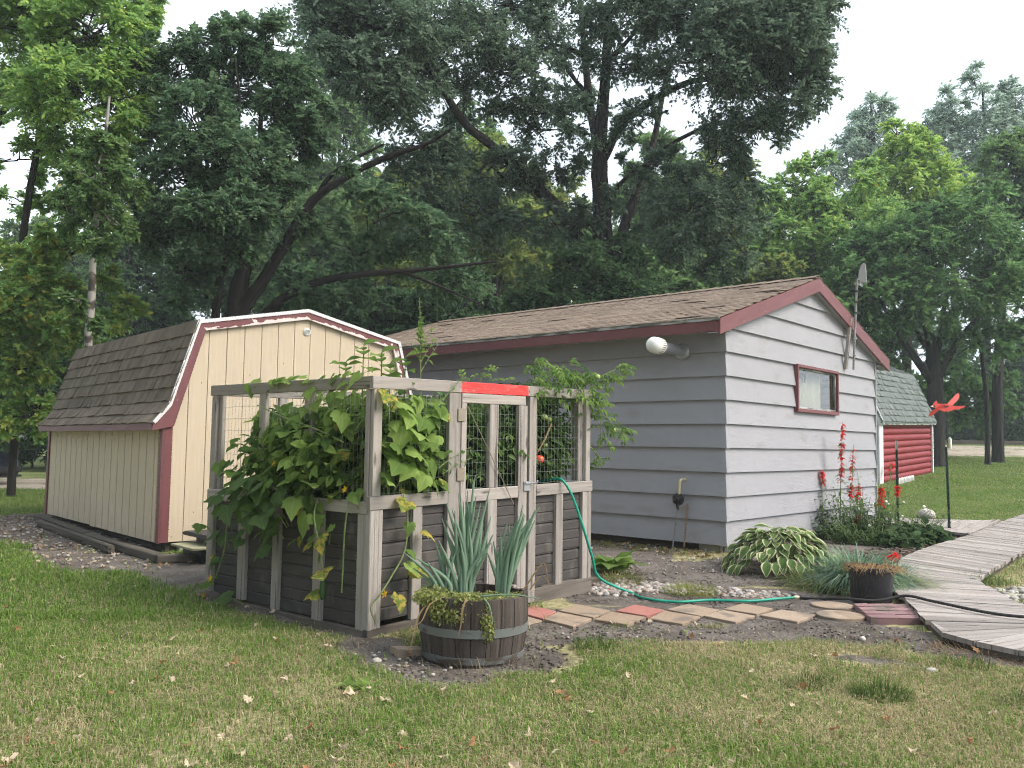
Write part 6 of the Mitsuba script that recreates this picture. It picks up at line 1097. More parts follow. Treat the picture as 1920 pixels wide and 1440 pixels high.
 {'name': 'box_elder_tree', 'label': 'low yellowing tree with drooping leaves beside a pale birch trunk at left', 'cat': 'tree', 'limbs': [[[-10.8, 17.5, 2.04, 0.1], [-10.65, 17.5, 3.35, 0.09], [-10.27, 17.5, 4.23, 0.07], [-9.65, 17.5, 4.9, 0.05], [-8.9, 17.5, 5.25, 0.03]], [[-10.45, 17.5, 3.57, 0.05], [-9.74, 17.37, 3.89, 0.035], [-8.68, 17.19, 3.88, 0.02], [-7.73, 17.0, 3.76, 0.012]]], 'blobs': [[-10.08, 17.5, 2.7, 0.76, 0.54, 1.0], [-9.71, 17.5, 1.95, 0.65, 0.43, 0.9], [-9.96, 17.0, 3.83, 0.63, 0.63, 0.9], [-9.83, 17.5, 4.24, 0.86, 0.76, 0.8], [-9.07, 17.2, 5.12, 0.53, 0.48, 0.7], [-8.03, 17.2, 4.65, 0.32, 0.42, 0.7], [-7.88, 17.2, 3.89, 0.58, 0.37, 0.9], [-10.21, 17.7, 5.16, 0.66, 0.49, 0.5], [-9.26, 17.5, 3.59, 0.97, 0.49, 0.9], [-10.22, 17.5, 3.35, 0.65, 0.76, 0.9], [-9.18, 17.5, 4.25, 0.49, 0.49, 0.8], [-8.6, 18.0, 3.21, 0.67, 0.22, 0.7]], 'n': 50000, 'leaf': 0.115, 'pal': 'yellowing', 'seed': 14},
 {'name': 'birch_tree', 'label': 'pale birch trunk standing just behind the beige shed', 'cat': 'tree', 'limbs': [[[-7.51, 15.3, 1.99, 0.075], [-7.55, 15.3, 3.13, 0.07], [-7.53, 15.3, 3.9, 0.065], [-7.54, 15.3, 4.77, 0.055], [-7.5, 15.3, 5.64, 0.045], [-7.44, 15.3, 6.63, 0.035], [-7.39, 15.3, 7.62, 0.02]]], 'blobs': [[-7.47, 15.3, 6.13, 0.66, 0.57, 0.6], [-7.33, 15.3, 5.35, 0.57, 0.42, 0.6], [-7.52, 16.3, 5.93, 0.6, 0.5, 0.6], [-8.53, 16.3, 5.71, 0.6, 0.5, 0.5], [-6.99, 14.3, 6.1, 0.35, 0.44, 0.6], [-7.07, 14.5, 4.78, 0.4, 0.31, 0.6], [-7.34, 14.5, 3.76, 0.36, 0.27, 0.45], [-6.96, 14.5, 3.4, 0.36, 0.22, 0.4]], 'n': 17000, 'leaf': 0.1, 'pal': 'mid', 'bark': 'birch', 'seed': 15},
 {'name': 'dark_shrub', 'label': 'dense dark green shrub behind the parked car at left', 'cat': 'shrub', 'limbs': [[[-12.22, 23.5, 0.85, 0.04], [-12.76, 23.5, 2.29, 0.04], [-13.31, 23.5, 3.15, 0.03]], [[-14.41, 23.5, 0.82, 0.05], [-14.05, 23.5, 1.98, 0.04], [-13.97, 23.5, 3.14, 0.02]]], 'blobs': [[-13.54, 23.5, 3.3, 1.31, 1.02, 1.0], [-13.76, 23.5, 1.98, 1.02, 1.02, 1.2], [-12.89, 23.5, 2.14, 0.73, 0.87, 1.2], [-13.18, 24.5, 2.94, 0.91, 0.76, 1], [-12.62, 24.5, 3.86, 1.06, 0.6, 1.0], [-14.02, 24.5, 4.45, 1.21, 0.6, 1.0]], 'n': 24000, 'leaf': 0.13, 'pal': 'deep', 'seed': 16},
 {'name': 'leafy_shrub', 'label': 'dense dark shrub hiding the foot of the tall ash tree', 'cat': 'shrub', 'limbs': [[[1.95, 22.5, 3.3, 0.06], [1.93, 22.5, 5.27, 0.05], [2.06, 22.5, 6.41, 0.03]], [[2.78, 22.5, 3.31, 0.06], [3.05, 22.5, 5.0, 0.04], [3.33, 22.5, 5.86, 0.02]]], 'blobs': [[1.78, 22.5, 5.83, 1.53, 0.83, 1.1], [2.91, 22.5, 5.28, 1.39, 0.76, 1.1], [0.81, 22.5, 5.18, 1.11, 0.62, 1.0], [1.94, 22.5, 4.7, 2.22, 0.56, 1.0], [-0.03, 22.5, 4.81, 0.83, 0.42, 1.0], [2.68, 23.0, 6.53, 0.99, 0.57, 0.9], [3.75, 22.5, 5.01, 0.83, 0.42, 1.0]], 'n': 36000, 'leaf': 0.11, 'pal': 'deep', 'seed': 17},
 {'name': 'dark_shrub', 'label': 'dark bush at the very left edge beyond the drive', 'cat': 'shrub', 'group': 'bushes beyond the drive', 'limbs': [[[-19.62, 33.0, 0.39, 0.05], [-19.7, 33.0, 1.81, 0.04], [-19.57, 33.0, 3.03, 0.02]]], 'blobs': [[-19.68, 33.0, 1.4, 1.22, 0.92, 1.3], [-20.16, 33.0, 2.61, 1.22, 1.02, 1], [-19.12, 33.0, 2.43, 1.02, 1.22, 1], [-19.82, 33.0, 3.85, 1.22, 1.02, 1], [-19.24, 33.0, 0.8, 1.22, 0.51, 1]], 'n': 16000, 'leaf': 0.19, 'pal': 'deep', 'seed': 410},
 {'name': 'dark_shrub', 'label': 'dark bush beyond the drive just left of the beige shed', 'cat': 'shrub', 'group': 'bushes beyond the drive', 'limbs': [[[-19.3, 35.0, 0.35, 0.05], [-19.39, 35.0, 1.85, 0.04], [-19.24, 35.0, 3.15, 0.02]]], 'blobs': [[-19.36, 35.0, 1.42, 1.3, 0.97, 1.3], [-19.86, 35.0, 2.71, 1.3, 1.08, 1], [-18.77, 35.0, 2.51, 1.08, 1.3, 1], [-19.5, 35.0, 4.02, 1.3, 1.08, 1], [-18.9, 35.0, 0.79, 1.3, 0.54, 1]], 'n': 16000, 'leaf': 0.19, 'pal': 'deep', 'seed': 411},
 {'name': 'dark_shrub', 'label': 'dark bush beyond the drive hidden partly by the beige shed', 'cat': 'shrub', 'group': 'bushes beyond the drive', 'limbs': [[[-19.05, 37.0, 0.31, 0.05], [-19.13, 37.0, 1.9, 0.04], [-18.97, 37.0, 3.27, 0.02]]], 'blobs': [[-19.1, 37.0, 1.45, 1.37, 1.03, 1.3], [-19.63, 37.0, 2.81, 1.37, 1.14, 1], [-18.48, 37.0, 2.59, 1.14, 1.37, 1], [-19.24, 37.0, 4.19, 1.37, 1.14, 1], [-18.61, 37.0, 0.77, 1.37, 0.57, 1]], 'n': 16000, 'leaf': 0.19, 'pal': 'deep', 'seed': 412},
 {'name': 'woodland_tree', 'label': 'leftmost deep green tree of the woods, behind the birch trunk', 'cat': 'tree', 'group': 'trees of the woods behind the sheds', 'limbs': [[[-17.44, 40.0, 3.97, 0.2], [-17.7, 40.0, 6.95, 0.16], [-17.62, 40.0, 8.46, 0.11], [-17.56, 40.0, 11.5, 0.04]], [[-17.71, 40.0, 7.21, 0.1], [-19.21, 40.0, 8.44, 0.06], [-16.56, 40.0, 10.38, 0.03]]], 'blobs': [[-17.68, 40.96, 7.24, 1.95, 1.48, 1.0611624983327086], [-20.25, 41.6, 8.92, 2.11, 1.3, 0.6566029823265722], [-17.07, 38.05, 9.48, 1.61, 1.14, 0.7083649002319241], [-19.0, 41.19, 6.24, 1.94, 0.95, 0.6693837091994516], [-16.94, 38.84, 10.32, 1.21, 1.36, 0.7077405846123661], [-16.01, 40.16, 6.4, 1.49, 1.46, 0.9389152386252961], [-19.45, 41.58, 6.14, 1.89, 1.52, 0.7493944489269339], [-17.99, 39.2, 10.18, 1.34, 0.84, 0.9015549987038272], [-20.12, 41.27, 7.62, 1.57, 1.05, 0.8403725933150195], [-19.31, 41.9, 8.9, 1.92, 0.89, 0.6114327816263604]], 'n': 33250, 'leaf': 0.208, 'pal': 'deep', 'seed': 350},
 {'name': 'woodland_tree', 'label': 'deep green woodland tree behind the spreading tree, second from the left', 'cat': 'tree', 'group': 'trees of the woods behind the sheds', 'limbs': [[[-17.01, 44.0, 4.25, 0.2], [-17.28, 44.0, 7.54, 0.16], [-17.07, 44.0, 10.31, 0.11], [-17.15, 44.0, 13.67, 0.04]], [[-17.3, 44.0, 7.82, 0.1], [-15.83, 44.0, 10.33, 0.06], [-17.72, 44.0, 12.4, 0.03]]], 'blobs': [[-17.35, 42.72, 9.57, 1.23, 0.9, 1.0775899497955832], [-18.17, 43.38, 8.6, 2.0, 1.56, 0.7773966025289561], [-17.7, 45.19, 8.79, 1.38, 1.48, 1.0298471595937901], [-19.15, 44.44, 7.57, 1.34, 1.16, 1.0590435927666562], [-17.57, 43.27, 7.55, 1.68, 1.11, 0.6887388877524943], [-18.44, 42.65, 12.15, 1.77, 1.58, 0.6242760817742281], [-15.76, 44.38, 10.2, 1.61, 1.08, 1.0131477558993134], [-16.84, 42.13, 10.4, 1.25, 1.5, 0.8467820992104161], [-16.46, 44.52, 12.78, 1.89, 1.61, 0.9940047748901786], [-18.49, 43.18, 10.53, 1.35, 1.49, 0.8265774567499882]], 'n': 33250, 'leaf': 0.2288, 'pal': 'deep', 'seed': 430},
 {'name': 'woodland_tree', 'label': 'mid green woodland tree seen through the limbs of the spreading tree', 'cat': 'tree', 'group': 'trees of the woods behind the sheds', 'limbs': [[[-9.76, 38.0, 3.94, 0.2], [-9.97, 38.0, 6.78, 0.16], [-9.95, 38.0, 11.1, 0.11], [-10.15, 38.0, 14.8, 0.04]], [[-9.97, 38.0, 7.02, 0.1], [-9.64, 38.0, 11.11, 0.06], [-10.53, 38.0, 13.4, 0.03]]], 'blobs': [[-9.99, 37.62, 9.44, 1.42, 1.2, 0.6732531812509908], [-10.38, 38.0, 7.75, 1.78, 1.48, 0.7692393801365803], [-11.29, 37.45, 12.49, 1.62, 1.65, 0.9930112898169152], [-9.07, 37.45, 9.65, 1.54, 1.57, 0.9522347870033516], [-10.57, 37.17, 10.97, 1.6, 1.5, 1.072773776725208], [-9.37, 37.0, 10.31, 1.06, 1.38, 0.9358214619520497], [-9.99, 37.39, 8.8, 1.53, 1.59, 0.922031536495618], [-9.65, 39.48, 9.15, 1.39, 1.72, 0.9441684784359636], [-8.22, 36.66, 7.76, 1.41, 1.36, 1.0183101406769042], [-8.95, 38.92, 11.52, 1.62, 1.6, 0.6859133773177134]], 'n': 37050, 'leaf': 0.1976, 'pal': 'mid', 'seed': 640},
 {'name': 'woodland_tree', 'label': 'tallest mid green woodland tree, between the spreading tree and the ash tree', 'cat': 'tree', 'group': 'trees of the woods behind the sheds', 'limbs': [[[-8.96, 46.0, 4.51, 0.2], [-9.21, 46.0, 7.95, 0.16], [-9.52, 46.0, 15.83, 0.11], [-9.68, 46.0, 21.78, 0.04]], [[-9.21, 46.0, 8.24, 0.1], [-10.38, 46.0, 15.81, 0.06], [-10.63, 46.0, 19.52, 0.03]]], 'blobs': [[-8.51, 44.11, 12.34, 1.79, 2.38, 0.6800115338953145], [-9.72, 46.52, 14.31, 1.52, 2.47, 0.6209308526905939], [-9.47, 45.27, 18.59, 1.34, 1.7, 0.6907736066082935], [-10.86, 46.45, 21.18, 1.74, 2.07, 0.8950822010798986], [-10.1, 45.11, 11.19, 1.29, 2.04, 0.8050211573630618], [-10.89, 46.45, 12.27, 1.66, 1.62, 0.6474108319553782], [-9.57, 47.27, 18.06, 1.87, 2.86, 0.8095509633766218], [-8.26, 46.38, 14.38, 1.65, 1.76, 0.8819295692333255], [-7.81, 47.57, 11.03, 1.91, 2.08, 0.6004737391391911], [-11.03, 46.52, 15.23, 1.87, 1.76, 1.0456408901672605]], 'n': 42750, 'leaf': 0.2392, 'pal': 'mid', 'seed': 740},
 {'name': 'woodland_tree', 'label': 'olive green woodland tree above the ridge of the beige shed', 'cat': 'tree', 'group': 'trees of the woods behind the sheds', 'limbs': [[[-4.79, 36.0, 3.87, 0.2], [-4.96, 36.0, 6.56, 0.16], [-5.12, 36.0, 10.43, 0.11], [-5.25, 36.0, 14.12, 0.04]], [[-4.97, 36.0, 6.79, 0.1], [-4.11, 36.0, 10.44, 0.06], [-6.35, 36.0, 12.71, 0.03]]], 'blobs': [[-3.71, 36.38, 11.38, 1.7, 1.73, 0.7299123270102822], [-3.82, 37.94, 10.96, 1.38, 1.3, 0.8458773587999662], [-5.66, 35.77, 10.52, 1.1, 1.47, 0.7465515495835859], [-4.07, 35.09, 8.03, 1.01, 1.37, 1.067626565971516], [-4.49, 37.95, 12.78, 1.28, 1.16, 0.7465941276113092], [-4.87, 36.97, 10.86, 1.51, 1.5, 0.6590894967920063], [-4.22, 35.19, 11.58, 1.36, 1.22, 0.8649337538578206], [-4.92, 34.15, 10.87, 1.46, 1.38, 0.7262114739165761], [-4.84, 34.06, 7.25, 1.55, 1.34, 0.9891913324875052], [-5.25, 35.93, 9.89, 1.51, 1.48, 1.0558576563045399]], 'n': 38000, 'leaf': 0.18719999999999998, 'pal': 'olive', 'seed': 840},
 {'name': 'woodland_tree', 'label': 'mid green woodland tree under the left limb of the ash tree', 'cat': 'tree', 'group': 'trees of the woods behind the sheds', 'limbs': [[[-3.4, 44.0, 4.46, 0.2], [-3.61, 44.0, 7.75, 0.16], [-3.73, 44.0, 13.87, 0.11], [-3.38, 44.0, 19.09, 0.04]], [[-3.61, 44.0, 8.02, 0.1], [-3.55, 44.0, 13.88, 0.06], [-3.19, 44.0, 17.13, 0.03]]], 'blobs': [[-4.48, 44.78, 10.84, 1.33, 2.36, 0.8164100504745267], [-4.44, 43.91, 11.13, 2.01, 1.53, 0.8745476696218923], [-3.88, 45.25, 15.92, 1.42, 2.09, 0.6342096564644362], [-4.45, 42.1, 10.37, 1.83, 2.03, 0.9612992928524918], [-1.96, 45.37, 9.34, 1.9, 1.47, 0.7096160546487402], [-3.06, 43.17, 9.37, 1.82, 1.5, 1.0589989127143116], [-5.04, 44.49, 12.91, 1.62, 1.57, 0.6217814428937102], [-5.22, 44.3, 15.12, 1.32, 1.45, 0.9711688123588655], [-2.44, 44.4, 17.61, 1.63, 1.74, 0.8447898810856151], [-2.08, 42.6, 14.68, 1.26, 2.09, 0.9156729663832007]], 'n': 40850, 'leaf': 0.2288, 'pal': 'mid', 'seed': 930},
 {'name': 'woodland_tree', 'label': 'olive green woodland tree above the far end of the grey shed roof', 'cat': 'tree', 'group': 'trees of the woods behind the sheds', 'limbs': [[[-0.54, 35.0, 3.86, 0.2], [-0.69, 35.0, 6.48, 0.16], [-0.76, 35.0, 10.02, 0.11], [-0.46, 35.0, 13.43, 0.04]], [[-0.69, 35.0, 6.7, 0.1], [-0.43, 35.0, 10.02, 0.06], [-1.06, 35.0, 12.13, 0.03]]], 'blobs': [[-1.43, 35.07, 9.69, 1.17, 1.46, 0.6668904252649427], [-1.57, 35.85, 11.05, 1.52, 1.06, 0.9275068713039318], [-1.95, 35.38, 9.02, 1.07, 1.01, 0.7192925475159738], [0.32, 33.12, 9.69, 1.15, 1.41, 0.9625033288621136], [-2.02, 33.89, 11.88, 1.58, 1.36, 0.6580388869485897], [0.64, 35.5, 9.1, 1.57, 1.02, 0.777149131282483], [-1.51, 34.54, 10.94, 1.39, 1.15, 0.6682127018374299], [0.23, 36.41, 9.4, 1.6, 1.27, 0.8587456071240849], [-0.45, 33.39, 9.18, 1.42, 1.14, 0.6165827951816534], [-1.71, 36.04, 13.28, 1.64, 1.3, 0.6002198160700041]], 'n': 37050, 'leaf': 0.182, 'pal': 'olive', 'seed': 1030},
 {'name': 'woodland_tree', 'label': 'yellowish woodland tree just left of the ash trunk', 'cat': 'tree', 'group': 'trees of the woods behind the sheds', 'limbs': [[[1.43, 42.0, 4.39, 0.2], [1.26, 42.0, 7.53, 0.16], [1.49, 42.0, 10.97, 0.11], [0.7, 42.0, 14.61, 0.04]], [[1.26, 42.0, 7.79, 0.1], [0.41, 42.0, 10.96, 0.06], [-0.95, 42.0, 13.21, 0.03]]], 'blobs': [[1.06, 41.5, 13.55, 1.19, 1.08, 0.7928287404362726], [2.31, 40.65, 12.97, 1.23, 1.15, 0.743526482105203], [0.38, 41.48, 10.96, 1.1, 1.68, 1.0689710254180942], [1.76, 40.47, 9.5, 1.38, 1.66, 0.9342827347080789], [0.56, 40.8, 9.54, 1.57, 1.07, 0.6124651624810699], [0.32, 41.46, 13.68, 1.36, 1.72, 0.7559196568447211], [1.06, 40.65, 12.09, 1.57, 1.49, 0.7202665797458793], [1.88, 43.9, 8.3, 1.63, 1.37, 0.6031363422494914], [-0.14, 42.19, 9.1, 1.39, 1.01, 1.0948027835684535], [1.31, 43.59, 12.39, 1.2, 1.07, 0.8455801035908858]], 'n': 35150, 'leaf': 0.21839999999999998, 'pal': 'olive', 'seed': 1110},
 {'name': 'woodland_tree', 'label': 'mid green woodland tree just right of the ash trunk', 'cat': 'tree', 'group': 'trees of the woods behind the sheds', 'limbs': [[[7.05, 40.0, 4.33, 0.2], [6.92, 40.0, 7.32, 0.16], [6.88, 40.0, 11.62, 0.11], [7.22, 40.0, 15.72, 0.04]], [[6.92, 40.0, 7.57, 0.1], [7.38, 40.0, 11.62, 0.06], [8.97, 40.0, 14.21, 0.03]]], 'blobs': [[6.46, 39.22, 14.73, 1.19, 1.42, 0.6256706024523242], [5.49, 39.61, 7.95, 1.15, 1.52, 0.8656545424227537], [5.89, 41.69, 13.51, 1.16, 1.63, 0.899143255037707], [7.97, 39.95, 13.81, 1.05, 1.56, 0.8857110193674265], [6.42, 39.23, 10.48, 1.51, 1.86, 0.824520977182347], [7.57, 38.35, 13.24, 1.07, 1.31, 0.9862024816255304], [7.67, 38.98, 12.77, 1.1, 1.13, 0.6421623580113393], [6.83, 40.8, 11.22, 1.23, 1.16, 0.6240155559167351], [5.96, 39.68, 13.15, 1.29, 1.16, 0.7569647393370583], [7.87, 41.04, 11.46, 1.7, 1.71, 0.8873644643586835]], 'n': 38000, 'leaf': 0.208, 'pal': 'mid', 'seed': 1340},
 {'name': 'woodland_tree', 'label': 'olive woodland tree under the drooping right side of the ash', 'cat': 'tree', 'group': 'trees of the woods behind the sheds', 'limbs': [[[11.3, 44.0, 4.67, 0.2], [11.18, 44.0, 7.97, 0.16], [11.23, 44.0, 12.13, 0.11], [11.04, 44.0, 15.96, 0.04]], [[11.18, 44.0, 8.24, 0.1], [12.02, 44.0, 12.15, 0.06], [9.91, 44.0, 14.5, 0.03]]], 'blobs': [[11.88, 43.53, 10.62, 1.46, 1.67, 0.6651222665655542], [9.42, 43.14, 14.22, 1.45, 1.55, 0.6317617265224076], [11.74, 42.52, 11.39, 1.23, 1.02, 0.7785741911677833], [12.4, 43.72, 8.92, 1.76, 1.2, 0.781205619876031], [10.8, 44.91, 15.91, 1.78, 1.74, 0.6476485128259655], [11.76, 45.75, 15.01, 1.92, 1.44, 0.9973878489041972], [9.74, 43.74, 13.35, 2.01, 1.39, 0.8207123489991923], [12.25, 44.38, 9.12, 1.72, 1.84, 0.6517815244454106], [11.81, 42.13, 12.24, 1.24, 1.75, 0.8884953701340585], [10.89, 43.11, 9.26, 1.55, 1.17, 0.7005782086522375]], 'n': 35150, 'leaf': 0.2288, 'pal': 'olive', 'seed': 1470},
 {'name': 'woodland_tree', 'label': 'dark understorey tree at the foot of the spreading tree', 'cat': 'tree', 'group': 'trees of the woods behind the sheds', 'limbs': [[[-10.31, 33.0, 3.58, 0.2], [-10.5, 33.0, 6.04, 0.16], [-10.34, 33.0, 7.71, 0.11], [-10.31, 33.0, 9.71, 0.04]], [[-10.51, 33.0, 6.25, 0.1], [-10.1, 33.0, 7.71, 0.06], [-9.35, 33.0, 8.97, 0.03]]], 'blobs': [[-11.51, 34.4, 8.95, 1.77, 0.95, 0.9090771008073408], [-10.3, 31.15, 8.61, 1.51, 0.71, 0.6847780272252529], [-12.14, 34.19, 7.07, 1.7, 0.65, 0.7620302441610037], [-9.82, 32.51, 6.28, 1.43, 0.88, 0.605041063217589], [-10.28, 32.27, 7.25, 1.13, 0.69, 0.6135246575260206], [-11.0, 32.6, 8.05, 1.34, 0.84, 1.0911936923400107], [-9.62, 33.15, 6.16, 1.51, 0.84, 0.999340906801356], [-10.67, 32.14, 7.19, 1.45, 0.75, 0.6388736278837106], [-12.11, 33.86, 8.4, 1.46, 0.89, 0.7533962524258538], [-9.61, 34.01, 8.79, 1.56, 0.59, 0.9349705150792132]], 'n': 30400, 'leaf': 0.1716, 'pal': 'deep', 'seed': 550},
 {'name': 'woodland_tree', 'label': 'dark understorey tree under the low limb of the spreading tree', 'cat': 'tree', 'group': 'trees of the woods behind the sheds', 'limbs': [[[-6.77, 30.0, 3.42, 0.2], [-6.94, 30.0, 5.66, 0.16], [-7.04, 30.0, 6.41, 0.11], [-6.74, 30.0, 7.78, 0.04]], [[-6.94, 30.0, 5.85, 0.1], [-6.63, 30.0, 6.42, 0.06], [-5.55, 30.0, 7.29, 0.03]]], 'blobs': [[-6.64, 31.59, 6.39, 1.12, 0.55, 0.7195428197903883], [-5.6, 29.56, 6.25, 1.16, 0.36, 0.6890667205706289], [-6.42, 29.55, 5.34, 1.48, 0.54, 0.6544522994872931], [-6.78, 31.55, 6.54, 1.45, 0.5, 0.7063541482905189], [-7.17, 28.67, 6.75, 1.26, 0.61, 0.9164037444183111], [-6.54, 31.32, 7.38, 1.02, 0.56, 1.039292373306752], [-6.69, 31.62, 6.92, 1.26, 0.55, 0.7511617020453296], [-7.07, 28.12, 5.84, 1.44, 0.4, 0.6577981632041031], [-6.87, 30.38, 6.21, 1.06, 0.43, 0.9231793000800592], [-6.72, 31.34, 6.04, 1.01, 0.53, 1.078605080667099]], 'n': 27550, 'leaf': 0.156, 'pal': 'deep', 'seed': 690},
 {'name': 'woodland_tree', 'label': 'dark understorey tree directly above the beige shed peak', 'cat': 'tree', 'group': 'trees of the woods behind the sheds', 'limbs': [[[-4.58, 29.0, 3.38, 0.2], [-4.72, 29.0, 5.55, 0.16], [-4.84, 29.0, 5.91, 0.11], [-4.64, 29.0, 6.93, 0.04]], [[-4.73, 29.0, 5.73, 0.1], [-5.66, 29.0, 5.9, 0.06], [-5.49, 29.0, 6.54, 0.03]]], 'blobs': [[-5.13, 27.4, 5.3, 1.33, 0.36, 0.6967637176526903], [-5.34, 27.42, 6.39, 0.94, 0.39, 0.9790335485381763], [-4.34, 30.7, 5.55, 1.47, 0.46, 1.0784505575165404], [-4.12, 27.26, 4.81, 0.91, 0.28, 0.7032090944207322], [-4.77, 27.34, 5.72, 1.24, 0.42, 0.8016232458555026], [-4.54, 28.5, 6.07, 0.96, 0.4, 0.941861877602651], [-4.89, 30.04, 5.16, 1.52, 0.3, 0.9606265735341256], [-5.45, 29.95, 6.81, 1.23, 0.37, 1.0591961888359362], [-5.25, 30.16, 6.5, 1.25, 0.45, 0.8878403332452853], [-4.94, 27.2, 5.92, 1.32, 0.37, 0.8103798947705267]], 'n': 25650, 'leaf': 0.1508, 'pal': 'deep', 'seed': 800},
 {'name': 'woodland_tree', 'label': 'dark understorey tree above the gap between both sheds', 'cat': 'tree', 'group': 'trees of the woods behind the sheds', 'limbs': [[[-2.51, 28.0, 3.34, 0.2], [-2.64, 28.0, 5.43, 0.16], [-2.83, 28.0, 5.61, 0.11], [-2.75, 28.0, 6.45, 0.04]], [[-2.65, 28.0, 5.61, 0.1], [-1.82, 28.0, 5.62, 0.06], [-1.45, 28.0, 6.16, 0.03]]], 'blobs': [[-3.52, 27.55, 5.56, 1.3, 0.32, 1.066956072468412], [-3.73, 29.06, 5.99, 1.28, 0.24, 0.780521863738538], [-3.78, 28.07, 6.0, 1.04, 0.3, 0.6265633500051265], [-3.08, 26.34, 4.65, 0.97, 0.3, 0.7395801924107424], [-1.57, 27.57, 5.27, 1.05, 0.23, 0.9892199974513407], [-2.85, 28.54, 5.54, 1.3, 0.36, 0.6180262111708396], [-3.9, 29.3, 5.34, 1.07, 0.41, 1.0576777812025122], [-2.76, 26.59, 4.65, 1.14, 0.37, 0.9904586180699633], [-2.78, 27.69, 4.82, 1.31, 0.27, 0.7354525206210272], [-2.6, 26.68, 5.73, 1.1, 0.24, 0.8288326661173764]], 'n': 24700, 'leaf': 0.1456, 'pal': 'deep', 'seed': 910},
 {'name': 'woodland_tree', 'label': 'dark understorey tree above the far roof end of the grey shed', 'cat': 'tree', 'group': 'trees of the woods behind the sheds', 'limbs': [[[-1.02, 30.0, 3.5, 0.2], [-1.15, 30.0, 5.75, 0.16], [-0.97, 30.0, 6.22, 0.11], [-1.5, 30.0, 7.27, 0.04]], [[-1.16, 30.0, 5.93, 0.1], [-1.28, 30.0, 6.22, 0.06], [-0.38, 30.0, 6.89, 0.03]]], 'blobs': [[-1.81, 30.4, 7.24, 1.1, 0.52, 0.6681676621293899], [-1.61, 28.74, 5.21, 1.09, 0.28, 0.8145095917790348], [-1.55, 28.61, 5.51, 0.83, 0.44, 0.8591603170942123], [-0.2, 30.57, 5.92, 0.76, 0.32, 0.78749441319551], [-1.38, 28.96, 6.09, 0.94, 0.49, 0.8843354349600792], [-1.63, 29.93, 6.11, 1.04, 0.32, 0.9528793903287489], [-2.17, 30.44, 5.73, 0.91, 0.41, 0.9964473616582215], [-2.01, 29.38, 6.1, 0.7, 0.37, 0.6106989911115119], [-1.54, 29.48, 6.22, 0.99, 0.49, 0.8650328363316353], [-0.7, 29.21, 5.25, 1.11, 0.5, 0.683322273905855]], 'n': 25650, 'leaf': 0.156, 'pal': 'deep', 'seed': 1000},
 {'name': 'woodland_tree', 'label': 'mid green understorey tree above the middle of the grey shed roof', 'cat': 'tree', 'group': 'trees of the woods behind the sheds', 'limbs': [[[6.63, 32.0, 3.76, 0.2], [6.53, 32.0, 6.15, 0.16], [6.7, 32.0, 7.36, 0.11], [6.23, 32.0, 8.49, 0.04]], [[6.53, 32.0, 6.35, 0.1], [7.14, 32.0, 7.37, 0.06], [5.67, 32.0, 8.05, 0.03]]], 'blobs': [[6.65, 32.21, 7.64, 1.48, 0.38, 1.014834810080796], [5.38, 30.83, 7.43, 1.17, 0.43, 0.826970002212414], [5.68, 33.87, 8.62, 1.19, 0.36, 0.7316510320273524], [6.19, 33.32, 6.97, 1.42, 0.38, 0.9128618942660323], [6.53, 33.51, 7.35, 1.11, 0.39, 0.8193208408175651], [7.81, 32.96, 8.26, 1.03, 0.33, 0.8806092319021482], [5.48, 33.48, 8.63, 1.48, 0.45, 0.6198838562741933], [6.86, 32.45, 8.27, 1.37, 0.46, 0.7107606498018425], [7.33, 30.37, 7.86, 0.9, 0.45, 0.6334173355839869], [6.08, 30.28, 6.74, 1.38, 0.46, 0.9215589809409831]], 'n': 25650, 'leaf': 0.1664, 'pal': 'mid', 'seed': 1390},
 {'name': 'woodland_tree', 'label': 'olive understorey tree above the ridge end of the grey shed', 'cat': 'tree', 'group': 'trees of the woods behind the sheds', 'limbs': [[[9.36, 34.0, 3.94, 0.2], [9.27, 34.0, 6.48, 0.16], [9.39, 34.0, 7.77, 0.11], [9.21, 34.0, 8.97, 0.04]], [[9.27, 34.0, 6.7, 0.1], [10.22, 34.0, 7.78, 0.06], [7.61, 34.0, 8.49, 0.03]]], 'blobs': [[9.23, 35.61, 9.24, 1.25, 0.48, 0.8327657244386084], [8.19, 32.82, 8.15, 0.9, 0.55, 0.6441015591852712], [9.1, 34.6, 8.84, 1.04, 0.5, 0.6874042183037005], [8.52, 34.29, 7.83, 1.17, 0.45, 1.0560642056802447], [8.86, 35.6, 8.6, 1.1, 0.49, 0.8776508116714385], [9.41, 33.17, 7.79, 1.18, 0.53, 0.6539125993701764], [8.86, 34.52, 8.18, 1.28, 0.4, 0.920315480553616], [9.85, 32.41, 8.31, 1.14, 0.39, 0.9160177666119007], [9.93, 33.54, 7.51, 0.81, 0.57, 0.9181563740025793], [9.33, 32.38, 7.99, 0.96, 0.39, 0.6322111781413524]], 'n': 25650, 'leaf': 0.17679999999999998, 'pal': 'olive', 'seed': 1500},
